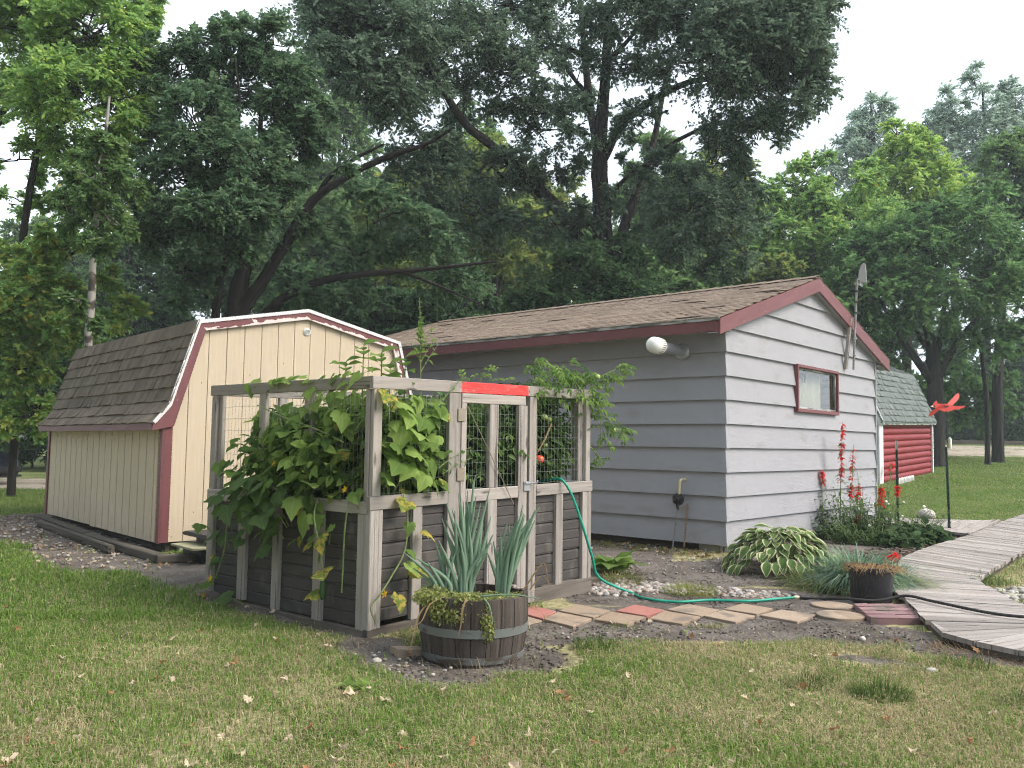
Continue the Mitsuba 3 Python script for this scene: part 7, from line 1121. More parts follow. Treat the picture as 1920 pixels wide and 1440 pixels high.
 {'name': 'woodland_tree', 'label': 'dark low tree behind the roof of the beige shed at left', 'cat': 'tree', 'group': 'trees of the woods behind the sheds', 'limbs': [[[-16.93, 34.0, 3.55, 0.2], [-17.16, 34.0, 6.09, 0.16], [-17.37, 34.0, 6.09, 0.11], [-17.3, 34.0, 7.97, 0.04]], [[-17.17, 34.0, 6.3, 0.1], [-16.86, 34.0, 6.09, 0.06], [-15.86, 34.0, 7.28, 0.03]]], 'blobs': [[-18.6, 35.59, 7.48, 1.65, 0.88, 0.8531881831832824], [-18.42, 34.26, 6.41, 1.12, 0.52, 0.7449895488155686], [-18.18, 33.86, 6.01, 1.57, 0.9, 0.6513756207010392], [-17.42, 35.95, 7.8, 1.39, 0.57, 0.8713625407985546], [-17.23, 33.71, 6.84, 1.31, 0.9, 0.704627206481731], [-17.88, 35.67, 4.78, 1.28, 0.81, 0.762842694228465], [-17.13, 35.76, 6.24, 1.11, 0.56, 0.832997131744065], [-16.81, 33.14, 4.54, 1.31, 0.7, 0.9720804923347028], [-17.08, 32.54, 5.98, 1.4, 0.73, 0.7013607772333432], [-15.86, 32.53, 5.13, 0.99, 0.88, 0.6838512913978868]], 'n': 29450, 'leaf': 0.17679999999999998, 'pal': 'deep', 'seed': 250},
 {'name': 'woodland_tree', 'label': 'pale mid green tree far back at the left edge', 'cat': 'tree', 'group': 'trees of the woods behind the sheds', 'limbs': [[[-26.57, 48.0, 4.39, 0.2], [-26.91, 48.0, 7.98, 0.16], [-27.2, 48.0, 10.39, 0.11], [-27.76, 48.0, 12.81, 0.04]], [[-26.92, 48.0, 8.28, 0.1], [-26.48, 48.0, 10.4, 0.06], [-26.68, 48.0, 11.92, 0.03]]], 'blobs': [[-27.5, 47.01, 9.31, 1.17, 0.94, 0.7781346116130284], [-28.04, 47.35, 9.26, 1.19, 1.04, 0.8958576399135147], [-26.11, 47.13, 10.29, 1.74, 1.12, 0.7668968463609763], [-26.93, 49.91, 12.51, 1.49, 0.91, 0.6641222569713102], [-27.45, 49.77, 9.53, 1.73, 0.68, 0.7562220639123648], [-26.24, 48.7, 9.8, 1.46, 1.11, 0.7699225154317146], [-26.94, 49.18, 10.6, 1.69, 1.0, 0.6796545728181398], [-27.94, 49.35, 12.98, 1.76, 1.09, 0.6215862401849389], [-27.99, 49.9, 10.85, 1.26, 0.79, 1.0263196271184913], [-28.14, 48.58, 8.98, 1.63, 0.87, 0.7145033152609973]], 'n': 28500, 'leaf': 0.2496, 'pal': 'mid', 'seed': 160},
 {'name': 'woodland_tree', 'label': 'mid green tree deep in the woods behind the trunk of the spreading tree', 'cat': 'tree', 'group': 'trees of the woods behind the sheds', 'limbs': [[[-17.21, 52.0, 4.82, 0.2], [-17.52, 52.0, 8.7, 0.16], [-17.54, 52.0, 12.96, 0.11], [-17.47, 52.0, 16.41, 0.04]], [[-17.53, 52.0, 9.03, 0.1], [-16.23, 52.0, 12.98, 0.06], [-15.31, 52.0, 15.15, 0.03]]], 'blobs': [[-16.55, 52.94, 13.17, 2.66, 1.17, 0.7863972118406568], [-16.48, 50.25, 10.98, 2.53, 1.39, 0.7302394849458073], [-16.09, 53.06, 15.55, 2.14, 0.95, 0.6531506097770889], [-17.97, 52.09, 13.37, 3.11, 1.28, 0.6123988977419567], [-16.03, 52.46, 11.36, 2.89, 1.56, 0.958005676077053], [-16.19, 53.96, 12.65, 2.13, 1.64, 0.7006624324930107], [-19.62, 50.36, 13.56, 2.09, 1.16, 0.7100957408383037], [-20.43, 51.55, 13.27, 2.41, 1.45, 0.6830122074925937], [-14.83, 51.61, 10.41, 2.93, 1.07, 0.8254990940813762], [-18.61, 52.77, 16.23, 2.68, 1.52, 1.0301434116009742]], 'n': 31350, 'leaf': 0.2704, 'pal': 'mid', 'seed': 520},
 {'name': 'woodland_tree', 'label': 'olive tree deep in the woods above the beige shed', 'cat': 'tree', 'group': 'trees of the woods behind the sheds', 'limbs': [[[-11.86, 54.0, 5.04, 0.2], [-12.15, 54.0, 9.07, 0.16], [-12.06, 54.0, 13.5, 0.11], [-12.67, 54.0, 17.62, 0.04]], [[-12.16, 54.0, 9.41, 0.1], [-11.56, 54.0, 13.51, 0.06], [-14.66, 54.0, 16.04, 0.03]]], 'blobs': [[-10.82, 55.53, 14.53, 3.11, 1.74, 0.9568004657890608], [-12.87, 54.73, 16.08, 2.59, 1.34, 0.9846965433886915], [-13.72, 52.38, 12.86, 3.18, 1.39, 0.9028010742105522], [-12.86, 52.6, 15.85, 2.44, 1.08, 0.8126686533843777], [-15.18, 55.34, 17.68, 2.94, 2.01, 0.7630773869395991], [-9.47, 52.23, 16.28, 2.24, 1.07, 0.9009071512879762], [-11.06, 55.67, 14.07, 3.32, 1.55, 0.9040071314918374], [-12.43, 55.29, 16.39, 2.76, 1.53, 0.714809954465828], [-13.17, 52.88, 10.85, 2.15, 1.55, 0.9325874829849203], [-11.65, 53.28, 16.44, 3.08, 1.45, 1.028276366626617]], 'n': 33250, 'leaf': 0.2808, 'pal': 'olive', 'seed': 700},
 {'name': 'woodland_tree', 'label': 'mid green tree deep in the woods between the two leaning limbs', 'cat': 'tree', 'group': 'trees of the woods behind the sheds', 'limbs': [[[-5.41, 53.0, 5.06, 0.2], [-5.66, 53.0, 9.03, 0.16], [-6.06, 53.0, 13.03, 0.11], [-5.49, 53.0, 16.54, 0.04]], [[-5.67, 53.0, 9.36, 0.1], [-4.14, 53.0, 13.06, 0.06], [-8.39, 53.0, 15.18, 0.03]]], 'blobs': [[-5.76, 53.55, 15.92, 2.97, 1.65, 0.6203463378812708], [-5.58, 52.11, 13.04, 2.63, 1.03, 0.8247582322820932], [-8.02, 51.36, 11.53, 2.32, 1.12, 0.7513055900961729], [-3.31, 54.78, 14.87, 2.27, 1.24, 0.64396905000624], [-6.53, 51.39, 14.52, 2.91, 1.25, 1.0311379808803376], [-6.52, 51.23, 11.45, 2.59, 1.55, 0.7140397782976197], [-6.99, 52.39, 14.41, 3.15, 1.31, 0.8534314062204778], [-3.71, 53.46, 12.7, 2.7, 1.45, 0.8027435337532868], [-6.15, 52.22, 15.24, 2.63, 1.58, 0.7826050706991579], [-5.21, 53.94, 12.64, 2.34, 1.3, 0.6207099265149073]], 'n': 31350, 'leaf': 0.2756, 'pal': 'mid', 'seed': 890},
 {'name': 'woodland_tree', 'label': 'low olive tree deep in the woods left of the ash foot', 'cat': 'tree', 'group': 'trees of the woods behind the sheds', 'limbs': [[[1.77, 52.0, 5.1, 0.2], [1.56, 52.0, 8.99, 0.16], [1.19, 52.0, 10.29, 0.11], [1.16, 52.0, 12.12, 0.04]], [[1.56, 52.0, 9.31, 0.1], [3.44, 52.0, 10.32, 0.06], [3.21, 52.0, 11.46, 0.03]]], 'blobs': [[-0.86, 50.14, 9.52, 2.32, 0.73, 0.8282777849456922], [-0.45, 53.41, 11.1, 3.04, 0.72, 1.0208597520971376], [2.22, 51.28, 9.01, 2.23, 0.68, 0.9124966885466577], [-0.73, 53.77, 9.2, 2.61, 0.84, 1.0701080214802816], [0.94, 52.99, 9.21, 3.43, 0.56, 0.9636118082042325], [1.33, 53.73, 11.37, 2.33, 0.68, 0.8009954576024865], [0.12, 51.82, 9.83, 2.6, 0.74, 0.7431841640850977], [-1.15, 52.0, 9.16, 2.91, 0.59, 0.8904596502625608], [1.56, 51.35, 8.83, 3.03, 0.61, 0.9058911090628594], [-0.4, 51.09, 8.65, 2.05, 0.68, 0.8630288310531095]], 'n': 25650, 'leaf': 0.2704, 'pal': 'olive', 'seed': 1110},
 {'name': 'woodland_tree', 'label': 'mid green tree deep in the woods right of the ash foot', 'cat': 'tree', 'group': 'trees of the woods behind the sheds', 'limbs': [[[7.56, 52.0, 5.18, 0.2], [7.38, 52.0, 9.07, 0.16], [7.5, 52.0, 11.69, 0.11], [7.47, 52.0, 14.59, 0.04]], [[7.38, 52.0, 9.4, 0.1], [6.52, 52.0, 11.68, 0.06], [8.71, 52.0, 13.52, 0.03]]], 'blobs': [[5.82, 50.77, 11.66, 1.75, 0.83, 1.092145615419525], [6.65, 53.98, 13.49, 1.9, 0.88, 0.9700964919644477], [9.26, 50.68, 9.69, 2.6, 0.91, 0.7349794317269924], [4.96, 50.04, 12.97, 2.5, 1.05, 0.7523612382629803], [9.44, 53.65, 10.09, 2.69, 1.28, 0.8785842315044283], [6.66, 51.04, 11.1, 2.04, 0.79, 0.8287982633238931], [5.62, 53.83, 14.38, 2.11, 1.05, 0.8434886656947744], [9.01, 51.57, 10.32, 2.42, 0.97, 0.7585797714733297], [7.84, 50.6, 9.56, 2.6, 0.94, 0.6044623113865761], [7.63, 50.91, 12.93, 1.72, 0.95, 0.7026384956497108]], 'n': 29450, 'leaf': 0.2704, 'pal': 'mid', 'seed': 1290},
 {'name': 'woodland_tree', 'label': 'low mid green tree deep in the woods above the grey roof ridge', 'cat': 'tree', 'group': 'trees of the woods behind the sheds', 'limbs': [[[11.6, 50.0, 5.1, 0.2], [11.46, 50.0, 8.84, 0.16], [11.66, 50.0, 9.47, 0.11], [12.03, 50.0, 10.99, 0.04]], [[11.46, 50.0, 9.16, 0.1], [11.88, 50.0, 9.48, 0.06], [8.9, 50.0, 10.38, 0.03]]], 'blobs': [[10.2, 50.82, 8.37, 1.85, 0.61, 0.9662150896943906], [11.01, 48.32, 8.19, 2.31, 0.62, 0.693355385921205], [11.15, 49.39, 9.24, 1.77, 0.65, 0.8375743647848537], [11.66, 50.42, 8.58, 2.04, 0.6, 0.9276950075724057], [10.66, 50.58, 10.18, 2.24, 0.61, 0.6668925873710941], [11.58, 51.72, 9.57, 1.97, 0.46, 0.6104015205554532], [11.14, 48.65, 9.82, 1.67, 0.48, 0.8000937716170904], [13.59, 50.5, 10.79, 2.1, 0.65, 0.6104133583742624], [9.94, 49.03, 9.9, 2.64, 0.54, 0.8400938659718088], [11.36, 49.91, 10.45, 2.43, 0.65, 0.8687021868742746]], 'n': 24700, 'leaf': 0.26, 'pal': 'mid', 'seed': 1430},
 {'name': 'woodland_tree', 'label': 'deep green low tree far behind the beige shed eave', 'cat': 'tree', 'group': 'trees of the woods behind the sheds', 'limbs': [[[-20.63, 46.0, 4.34, 0.2], [-20.93, 46.0, 7.78, 0.16], [-21.18, 46.0, 6.62, 0.11], [-20.45, 46.0, 8.71, 0.04]], [[-20.94, 46.0, 8.07, 0.1], [-21.5, 46.0, 6.62, 0.06], [-20.94, 46.0, 7.92, 0.03]]], 'blobs': [[-20.58, 45.47, 5.95, 1.87, 0.87, 0.908215155482993], [-20.71, 46.84, 6.06, 2.55, 0.9, 0.9520900716033058], [-22.54, 47.02, 6.27, 2.24, 0.6, 0.7133915015198157], [-20.85, 45.87, 6.52, 2.29, 0.91, 1.0697782266535873], [-21.51, 46.86, 6.46, 2.62, 0.72, 1.0781702725096998], [-23.24, 47.16, 5.63, 2.28, 0.83, 1.0299811895016282], [-23.34, 47.83, 6.87, 2.27, 0.92, 1.0014557564513569], [-20.24, 47.78, 8.61, 2.07, 1.02, 0.9780339882543103], [-21.82, 46.55, 5.62, 2.13, 0.88, 1.0326261480889127], [-20.11, 46.63, 4.87, 2.09, 0.8, 0.8808964786053686]], 'n': 27550, 'leaf': 0.2392, 'pal': 'deep', 'seed': 330},
 {'name': 'woodland_tree', 'label': 'olive low tree in the far woods above the peak of the beige shed', 'cat': 'tree', 'group': 'trees of the woods behind the sheds', 'limbs': [[[-7.89, 50.0, 4.81, 0.2], [-8.14, 50.0, 8.55, 0.16], [-7.85, 50.0, 10.44, 0.11], [-8.29, 50.0, 13.22, 0.04]], [[-8.15, 50.0, 8.87, 0.1], [-8.91, 50.0, 10.43, 0.06], [-6.67, 50.0, 12.2, 0.03]]], 'blobs': [[-10.63, 49.19, 11.84, 3.1, 0.9, 1.0059503215156695], [-9.6, 49.91, 9.53, 2.68, 1.29, 0.7643200457630435], [-9.29, 48.59, 10.85, 1.89, 0.8, 0.7572923186677352], [-6.52, 49.17, 8.06, 2.36, 0.88, 0.9145049123424701], [-8.12, 48.58, 12.11, 2.55, 0.89, 0.992620749267555], [-10.72, 51.49, 11.0, 3.03, 1.11, 0.7586198781653837], [-5.51, 48.01, 12.4, 2.98, 0.97, 0.7297312745246126], [-5.21, 48.03, 9.04, 2.79, 1.19, 0.7534468664242723], [-8.65, 51.95, 8.58, 3.24, 0.87, 0.8771516996098125], [-9.31, 49.81, 12.55, 2.49, 1.06, 0.7552215767595395]], 'n': 29450, 'leaf': 0.26, 'pal': 'olive', 'seed': 800},
 {'name': 'woodland_tree', 'label': 'mid green tree in the far woods under the hanging left side of the ash', 'cat': 'tree', 'group': 'trees of the woods behind the sheds', 'limbs': [[[-1.87, 55.0, 5.26, 0.2], [-2.11, 55.0, 9.37, 0.16], [-2.51, 55.0, 12.13, 0.11], [-2.52, 55.0, 15.2, 0.04]], [[-2.12, 55.0, 9.71, 0.1], [-1.52, 55.0, 12.15, 0.06], [0.34, 55.0, 14.09, 0.03]]], 'blobs': [[-3.88, 56.99, 12.96, 2.37, 1.02, 0.9106368571130323], [-1.98, 54.47, 11.05, 3.07, 1.16, 0.6737042528045898], [-5.18, 55.7, 14.43, 2.75, 0.84, 0.768629041168558], [-3.93, 56.41, 13.48, 2.91, 0.99, 0.8414673091960247], [-4.8, 54.16, 14.28, 3.36, 1.19, 0.9565299676078632], [-4.76, 53.2, 9.6, 3.36, 1.23, 0.8128844690229127], [-0.07, 53.26, 11.31, 2.36, 0.95, 0.8609139063549094], [-4.13, 54.97, 12.41, 3.41, 1.43, 0.9919841642072977], [-4.49, 56.54, 9.78, 3.47, 1.18, 0.748640819162018], [0.82, 56.74, 13.57, 3.57, 1.43, 0.963481205865981]], 'n': 29450, 'leaf': 0.286, 'pal': 'mid', 'seed': 1000},
 {'name': 'woodland_tree', 'label': 'olive tree in the far woods directly behind the ash trunk', 'cat': 'tree', 'group': 'trees of the woods behind the sheds', 'limbs': [[[4.68, 56.0, 5.42, 0.2], [4.47, 56.0, 9.61, 0.16], [4.14, 56.0, 14.2, 0.11], [3.72, 56.0, 17.33, 0.04]], [[4.46, 56.0, 9.96, 0.1], [5.21, 56.0, 14.21, 0.06], [3.33, 56.0, 16.14, 0.03]]], 'blobs': [[5.27, 54.69, 16.56, 2.27, 1.05, 0.7125111035296131], [4.65, 57.79, 15.38, 2.29, 1.15, 0.8983695685137442], [5.65, 54.38, 11.4, 1.87, 1.4, 0.6981363166479105], [5.84, 56.89, 12.92, 2.7, 1.18, 0.8139897942477893], [2.82, 57.81, 16.29, 2.09, 0.89, 1.0750822753730558], [3.59, 55.97, 14.7, 2.24, 1.37, 0.6852150106083088], [6.41, 54.88, 11.52, 1.91, 1.13, 0.9195523414655429], [3.64, 56.01, 15.38, 2.27, 1.25, 0.8438951461187802], [5.52, 57.17, 14.64, 3.14, 1.16, 1.0652656527008895], [4.98, 54.77, 13.42, 2.82, 1.29, 0.8083958862544829]], 'n': 29450, 'leaf': 0.2912, 'pal': 'olive', 'seed': 1190},
 {'name': 'woodland_tree', 'label': 'mid green tree in the far woods behind the right fork of the ash', 'cat': 'tree', 'group': 'trees of the woods behind the sheds', 'limbs': [[[10.72, 55.0, 5.44, 0.2], [10.55, 55.0, 9.56, 0.16], [10.76, 55.0, 14.07, 0.11], [10.38, 55.0, 17.15, 0.04]], [[10.55, 55.0, 9.9, 0.1], [9.02, 55.0, 14.04, 0.06], [12.15, 55.0, 16.02, 0.03]]], 'blobs': [[9.22, 54.43, 16.63, 1.72, 1.26, 0.8180252473316293], [11.82, 56.96, 12.11, 2.6, 1.0, 0.6918393682349873], [11.03, 55.44, 13.34, 2.06, 1.43, 0.9549915297366487], [8.91, 55.95, 12.32, 2.07, 1.26, 0.7611004796548646], [9.36, 54.88, 15.0, 2.82, 1.26, 0.8809719062437343], [11.38, 55.33, 15.53, 1.81, 0.9, 0.8993609659652799], [12.9, 54.99, 13.4, 2.68, 1.48, 0.8108416819447533], [10.11, 53.49, 14.44, 2.51, 1.18, 1.077717407011928], [10.73, 55.3, 12.7, 2.35, 1.22, 0.6573393385722579], [8.92, 56.26, 12.97, 2.16, 0.93, 0.9739701071167055]], 'n': 29450, 'leaf': 0.286, 'pal': 'mid', 'seed': 1370},
 {'name': 'woodland_tree', 'label': 'mid green tree in the far woods behind the birch at left', 'cat': 'tree', 'group': 'trees of the woods behind the sheds', 'limbs': [[[-25.82, 50.0, 4.55, 0.2], [-26.16, 50.0, 8.28, 0.16], [-26.23, 50.0, 9.54, 0.11], [-26.05, 50.0, 12.32, 0.04]], [[-26.18, 50.0, 8.6, 0.1], [-26.81, 50.0, 9.53, 0.06], [-27.76, 50.0, 11.25, 0.03]]], 'blobs': [[-26.36, 48.01, 8.36, 2.19, 0.88, 0.8951711063058598], [-25.37, 50.92, 9.24, 2.62, 0.9, 0.8176603209376885], [-26.14, 50.43, 10.65, 1.81, 1.09, 1.0547824846608058], [-25.57, 49.63, 9.49, 2.21, 1.12, 0.7333047901616021], [-25.16, 49.44, 10.04, 1.58, 0.84, 0.9432814309674715], [-25.23, 49.4, 9.5, 2.37, 0.94, 0.9755906967027923], [-25.52, 50.15, 9.96, 2.49, 0.77, 1.0291489932333895], [-25.47, 51.74, 11.5, 2.48, 1.11, 0.7641116638729132], [-25.23, 49.56, 8.75, 2.56, 0.95, 0.662354538875993], [-24.89, 48.76, 11.53, 2.38, 0.82, 1.074986314477934]], 'n': 29450, 'leaf': 0.26, 'pal': 'mid', 'seed': 220},
 {'name': 'woodland_tree', 'label': 'olive tree in the far woods beside the yellow green maple', 'cat': 'tree', 'group': 'trees of the woods behind the sheds', 'limbs': [[[13.15, 50.0, 5.13, 0.2], [13.01, 50.0, 8.87, 0.16], [12.85, 50.0, 12.01, 0.11], [13.15, 50.0, 14.81, 0.04]], [[13.01, 50.0, 9.18, 0.1], [11.91, 50.0, 12.0, 0.06], [11.46, 50.0, 13.74, 0.03]]], 'blobs': [[12.96, 51.53, 9.75, 1.36, 1.34, 0.9402750242886466], [11.95, 48.88, 10.59, 1.83, 1.08, 0.9049133953489181], [14.71, 50.52, 11.67, 1.3, 0.88, 0.6239636221617346], [10.95, 48.29, 12.27, 1.32, 1.01, 0.87982617198698], [13.93, 51.16, 13.25, 1.66, 1.09, 0.8881296428403698], [13.07, 48.46, 11.37, 1.75, 0.78, 1.0328619982957474], [14.57, 51.42, 14.99, 1.92, 1.15, 0.9505811998126352], [12.58, 49.88, 14.0, 1.76, 1.18, 0.7354095497031152], [13.04, 51.95, 10.07, 1.59, 0.91, 1.0891640541464351], [11.91, 49.9, 13.56, 1.73, 0.98, 0.941977174869274]], 'n': 29450, 'leaf': 0.26, 'pal': 'olive', 'seed': 1480},
 {'name': 'maple_tree', 'label': 'bright yellow green maple behind the ridge of the grey shed', 'cat': 'tree', 'limbs': [[[13.73, 37.0, 3.3, 0.25], [13.77, 37.0, 6.99, 0.2], [13.57, 37.0, 9.78, 0.14], [13.37, 37.0, 12.14, 0.07]], [[13.78, 37.0, 7.92, 0.12], [15.43, 37.0, 10.05, 0.08], [16.63, 37.0, 12.9, 0.04]]], 'blobs': [[11.27, 37.0, 10.93, 1.83, 1.6, 1], [12.9, 37.0, 12.37, 1.83, 1.37, 1], [14.75, 37.0, 10.98, 2.51, 1.6, 1], [11.95, 37.0, 9.06, 2.28, 1.37, 1], [13.21, 36.0, 9.79, 2.0, 1.33, 1], [15.01, 37.0, 13.11, 1.37, 0.91, 0.8], [11.04, 37.0, 12.34, 1.14, 0.91, 0.8], [13.15, 37.0, 13.56, 1.14, 0.91, 0.8], [10.56, 37.0, 9.5, 1.37, 1.14, 0.9], [13.42, 36.0, 8.2, 2.44, 1.11, 1]], 'n': 60000, 'leaf': 0.18, 'pal': 'yellowgreen', 'seed': 21},
 {'name': 'maple_tree', 'label': 'tall lime maple behind the yellow green one, right of the grey shed peak', 'cat': 'tree', 'limbs': [[[19.22, 42.0, 3.61, 0.25], [19.31, 42.0, 8.85, 0.2], [19.26, 42.0, 13.11, 0.12], [19.18, 42.0, 16.35, 0.06]]], 'blobs': [[19.17, 42.0, 16.07, 1.56, 1.3, 1], [19.94, 42.0, 14.47, 2.33, 1.56, 1], [17.82, 42.0, 13.9, 1.56, 1.3, 1], [21.25, 42.0, 13.68, 1.81, 1.3, 1], [19.38, 42.0, 12.58, 2.85, 1.56, 1], [18.93, 42.0, 17.16, 0.91, 0.91, 0.9], [20.37, 42.0, 16.23, 1.04, 1.04, 0.9]], 'n': 36000, 'leaf': 0.2, 'pal': 'lime', 'seed': 22},
 {'name': 'maple_tree', 'label': 'large dark green maple with spreading black trunk behind the red shed', 'cat': 'tree', 'limbs': [[[16.65, 34.0, 1.11, 0.38], [16.68, 34.0, 3.21, 0.33], [16.68, 34.0, 4.47, 0.28], [16.54, 34.0, 5.74, 0.2], [16.23, 34.0, 7.44, 0.13], [15.98, 34.0, 9.16, 0.07]], [[16.67, 34.0, 4.05, 0.2], [15.79, 33.73, 5.07, 0.14], [14.91, 33.38, 6.06, 0.1], [14.15, 33.0, 7.24, 0.06]], [[16.74, 34.0, 4.16, 0.2], [17.36, 33.73, 5.51, 0.13], [18.04, 33.38, 6.53, 0.1], [18.88, 33.0, 7.31, 0.05]], [[16.7, 34.0, 4.68, 0.14], [17.2, 34.44, 6.23, 0.1], [17.74, 35.0, 8.08, 0.06]], [[16.34, 34.0, 5.53, 0.09], [15.82, 34.44, 6.86, 0.06], [15.89, 35.0, 8.49, 0.04]]], 'blobs': [[15.66, 34.0, 9.15, 2.52, 1.47, 1.1], [18.24, 34.0, 10.27, 2.31, 1.68, 1.0], [13.94, 33.0, 7.45, 2.24, 1.22, 1.1], [16.83, 33.0, 7.7, 2.85, 1.22, 1.1], [19.46, 34.0, 7.92, 1.68, 1.89, 1.1], [18.56, 34.0, 5.77, 2.1, 0.94, 0.9], [14.55, 34.0, 6.14, 1.47, 0.84, 0.9], [19.83, 34.0, 5.79, 1.26, 1.05, 1], [16.75, 34.0, 10.25, 1.68, 1.05, 1], [13.96, 34.0, 9.13, 1.47, 1.05, 1], [15.57, 33.0, 6.64, 1.63, 0.71, 0.7], [13.51, 34.0, 6.97, 1.26, 0.84, 1], [16.72, 38.0, 5.75, 1.17, 1.17, 0.9], [17.86, 39.0, 3.94, 1.44, 1.44, 0.9], [20.56, 40.0, 5.03, 1.48, 1.11, 0.9], [22.77, 40.0, 4.07, 1.48, 1.11, 0.9], [21.8, 41.0, 3.35, 1.77, 0.89, 0.9]], 'n': 85000, 'leaf': 0.175, 'pal': 'maple', 'seed': 23},
 {'name': 'maple_tree', 'label': 'green maple cut off by the right edge above the driveway', 'cat': 'tree', 'limbs': [[[21.37, 38.0, 1.12, 0.26], [21.41, 38.0, 4.4, 0.22], [21.74, 38.0, 8.21, 0.15], [22.06, 38.0, 11.58, 0.08]]], 'blobs': [[22.12, 38.0, 13.77, 1.64, 1.64, 1], [23.02, 38.0, 11.6, 1.88, 2.11, 1], [21.37, 38.0, 12.3, 1.41, 1.17, 1], [22.4, 38.0, 15.24, 0.94, 0.94, 0.8], [22.71, 38.0, 9.18, 1.41, 1.88, 1], [23.8, 38.0, 13.8, 1.41, 1.88, 1.0]], 'n': 34000, 'leaf': 0.18, 'pal': 'mid', 'seed': 24},
 {'name': 'bare_trunk_tree', 'label': 'thin straight trunk standing right of the spreading maple', 'cat': 'tree', 'limbs': [[[19.81, 36.0, 1.35, 0.11], [19.82, 36.0, 3.34, 0.1], [19.73, 36.0, 4.68, 0.09], [19.61, 36.0, 6.03, 0.07], [19.47, 36.0, 7.83, 0.05]]], 'blobs': [[19.7, 36.0, 7.83, 1.11, 0.89, 1]], 'n': 2500, 'leaf': 0.19, 'pal': 'maple', 'seed': 25},
 {'name': 'poplar_tree', 'label': 'pale grey green poplar rising above the lime maple, leftmost of three', 'cat': 'tree', 'group': 'pale poplars above the maples', 'limbs': [[[26.11, 62.0, 6.94, 0.3], [26.25, 62.0, 16.68, 0.26], [26.33, 62.0, 21.84, 0.2], [26.22, 62.0, 25.03, 0.12], [26.11, 62.0, 27.85, 0.06]], [[26.3, 62.0, 19.45, 0.1], [28.1, 62.44, 22.81, 0.08], [29.0, 63.0, 25.86, 0.04]], [[26.28, 62.0, 18.66, 0.1], [24.74, 62.44, 21.95, 0.08], [24.4, 63.0, 24.57, 0.04]]], 'blobs': [[26.39, 62.0, 26.04, 1.34, 1.72, 1.0], [25.58, 62.0, 24.22, 1.72, 1.72, 1.0], [27.14, 62.0, 23.84, 1.91, 1.72, 1.0], [24.39, 62.0, 23.0, 1.72, 1.53, 1.0], [26.32, 62.0, 21.44, 2.3, 1.91, 1.0], [24.81, 62.0, 25.01, 0.96, 1.34, 1.0], [27.38, 62.0, 26.66, 0.84, 1.15, 1.0], [23.2, 62.0, 21.79, 1.91, 1.53, 1.0]], 'n': 34000, 'leaf': 0.19, 'pal': 'poplar', 'seed': 30},
 {'name': 'poplar_tree', 'label': 'pale poplar in the middle of three above the maples', 'cat': 'tree', 'group': 'pale poplars above the maples', 'limbs': [[[31.88, 62.0, 7.02, 0.3], [32.08, 62.0, 16.77, 0.26], [32.19, 62.0, 21.92, 0.2], [32.1, 62.0, 25.12, 0.12], [32.01, 62.0, 27.94, 0.06]], [[32.14, 62.0, 19.54, 0.1], [34.01, 62.44, 22.9, 0.08], [34.98, 63.0, 25.95, 0.04]], [[32.12, 62.0, 18.75, 0.1], [30.65, 62.44, 22.04, 0.08], [30.37, 63.0, 24.66, 0.04]]], 'blobs': [[31.9, 62.0, 26.53, 1.34, 1.72, 1.0], [31.46, 62.0, 24.31, 1.72, 1.72, 1.0], [32.6, 62.0, 22.73, 1.91, 1.72, 1.0], [30.29, 62.0, 24.7, 0.96, 1.15, 1.0], [31.02, 62.0, 21.91, 2.3, 1.72, 1.0], [29.49, 62.0, 23.48, 1.15, 1.53, 1.0]], 'n': 34000, 'leaf': 0.19, 'pal': 'poplar', 'seed': 31},
 {'name': 'poplar_tree', 'label': 'tallest pale poplar, rightmost of three near the sky edge', 'cat': 'tree', 'group': 'pale poplars above the maples', 'limbs': [[[34.18, 62.0, 7.06, 0.3], [34.41, 62.0, 16.8, 0.26], [34.54, 62.0, 21.96, 0.2], [34.46, 62.0, 25.16, 0.12], [34.37, 62.0, 27.98, 0.06]], [[34.48, 62.0, 19.57, 0.1], [36.38, 62.44, 22.93, 0.08], [37.38, 63.0, 25.99, 0.04]], [[34.46, 62.0, 18.78, 0.1], [33.01, 62.44, 22.08, 0.08], [32.76, 63.0, 24.69, 0.04]]], 'blobs': [[33.98, 62.0, 28.38, 0.92, 1.91, 1.0], [34.63, 62.0, 25.97, 1.72, 1.91, 1.0], [33.79, 62.0, 23.55, 2.3, 2.1, 1.0], [36.21, 62.0, 26.39, 1.34, 1.91, 1.0], [35.75, 62.0, 23.57, 2.3, 2.3, 1.0], [37.22, 62.0, 27.21, 1.15, 1.91, 1.0], [36.06, 62.0, 28.0, 0.77, 1.15, 1.0], [37.74, 62.0, 24.81, 1.53, 2.3, 1.0]], 'n': 34000, 'leaf': 0.19, 'pal': 'poplar', 'seed': 32},
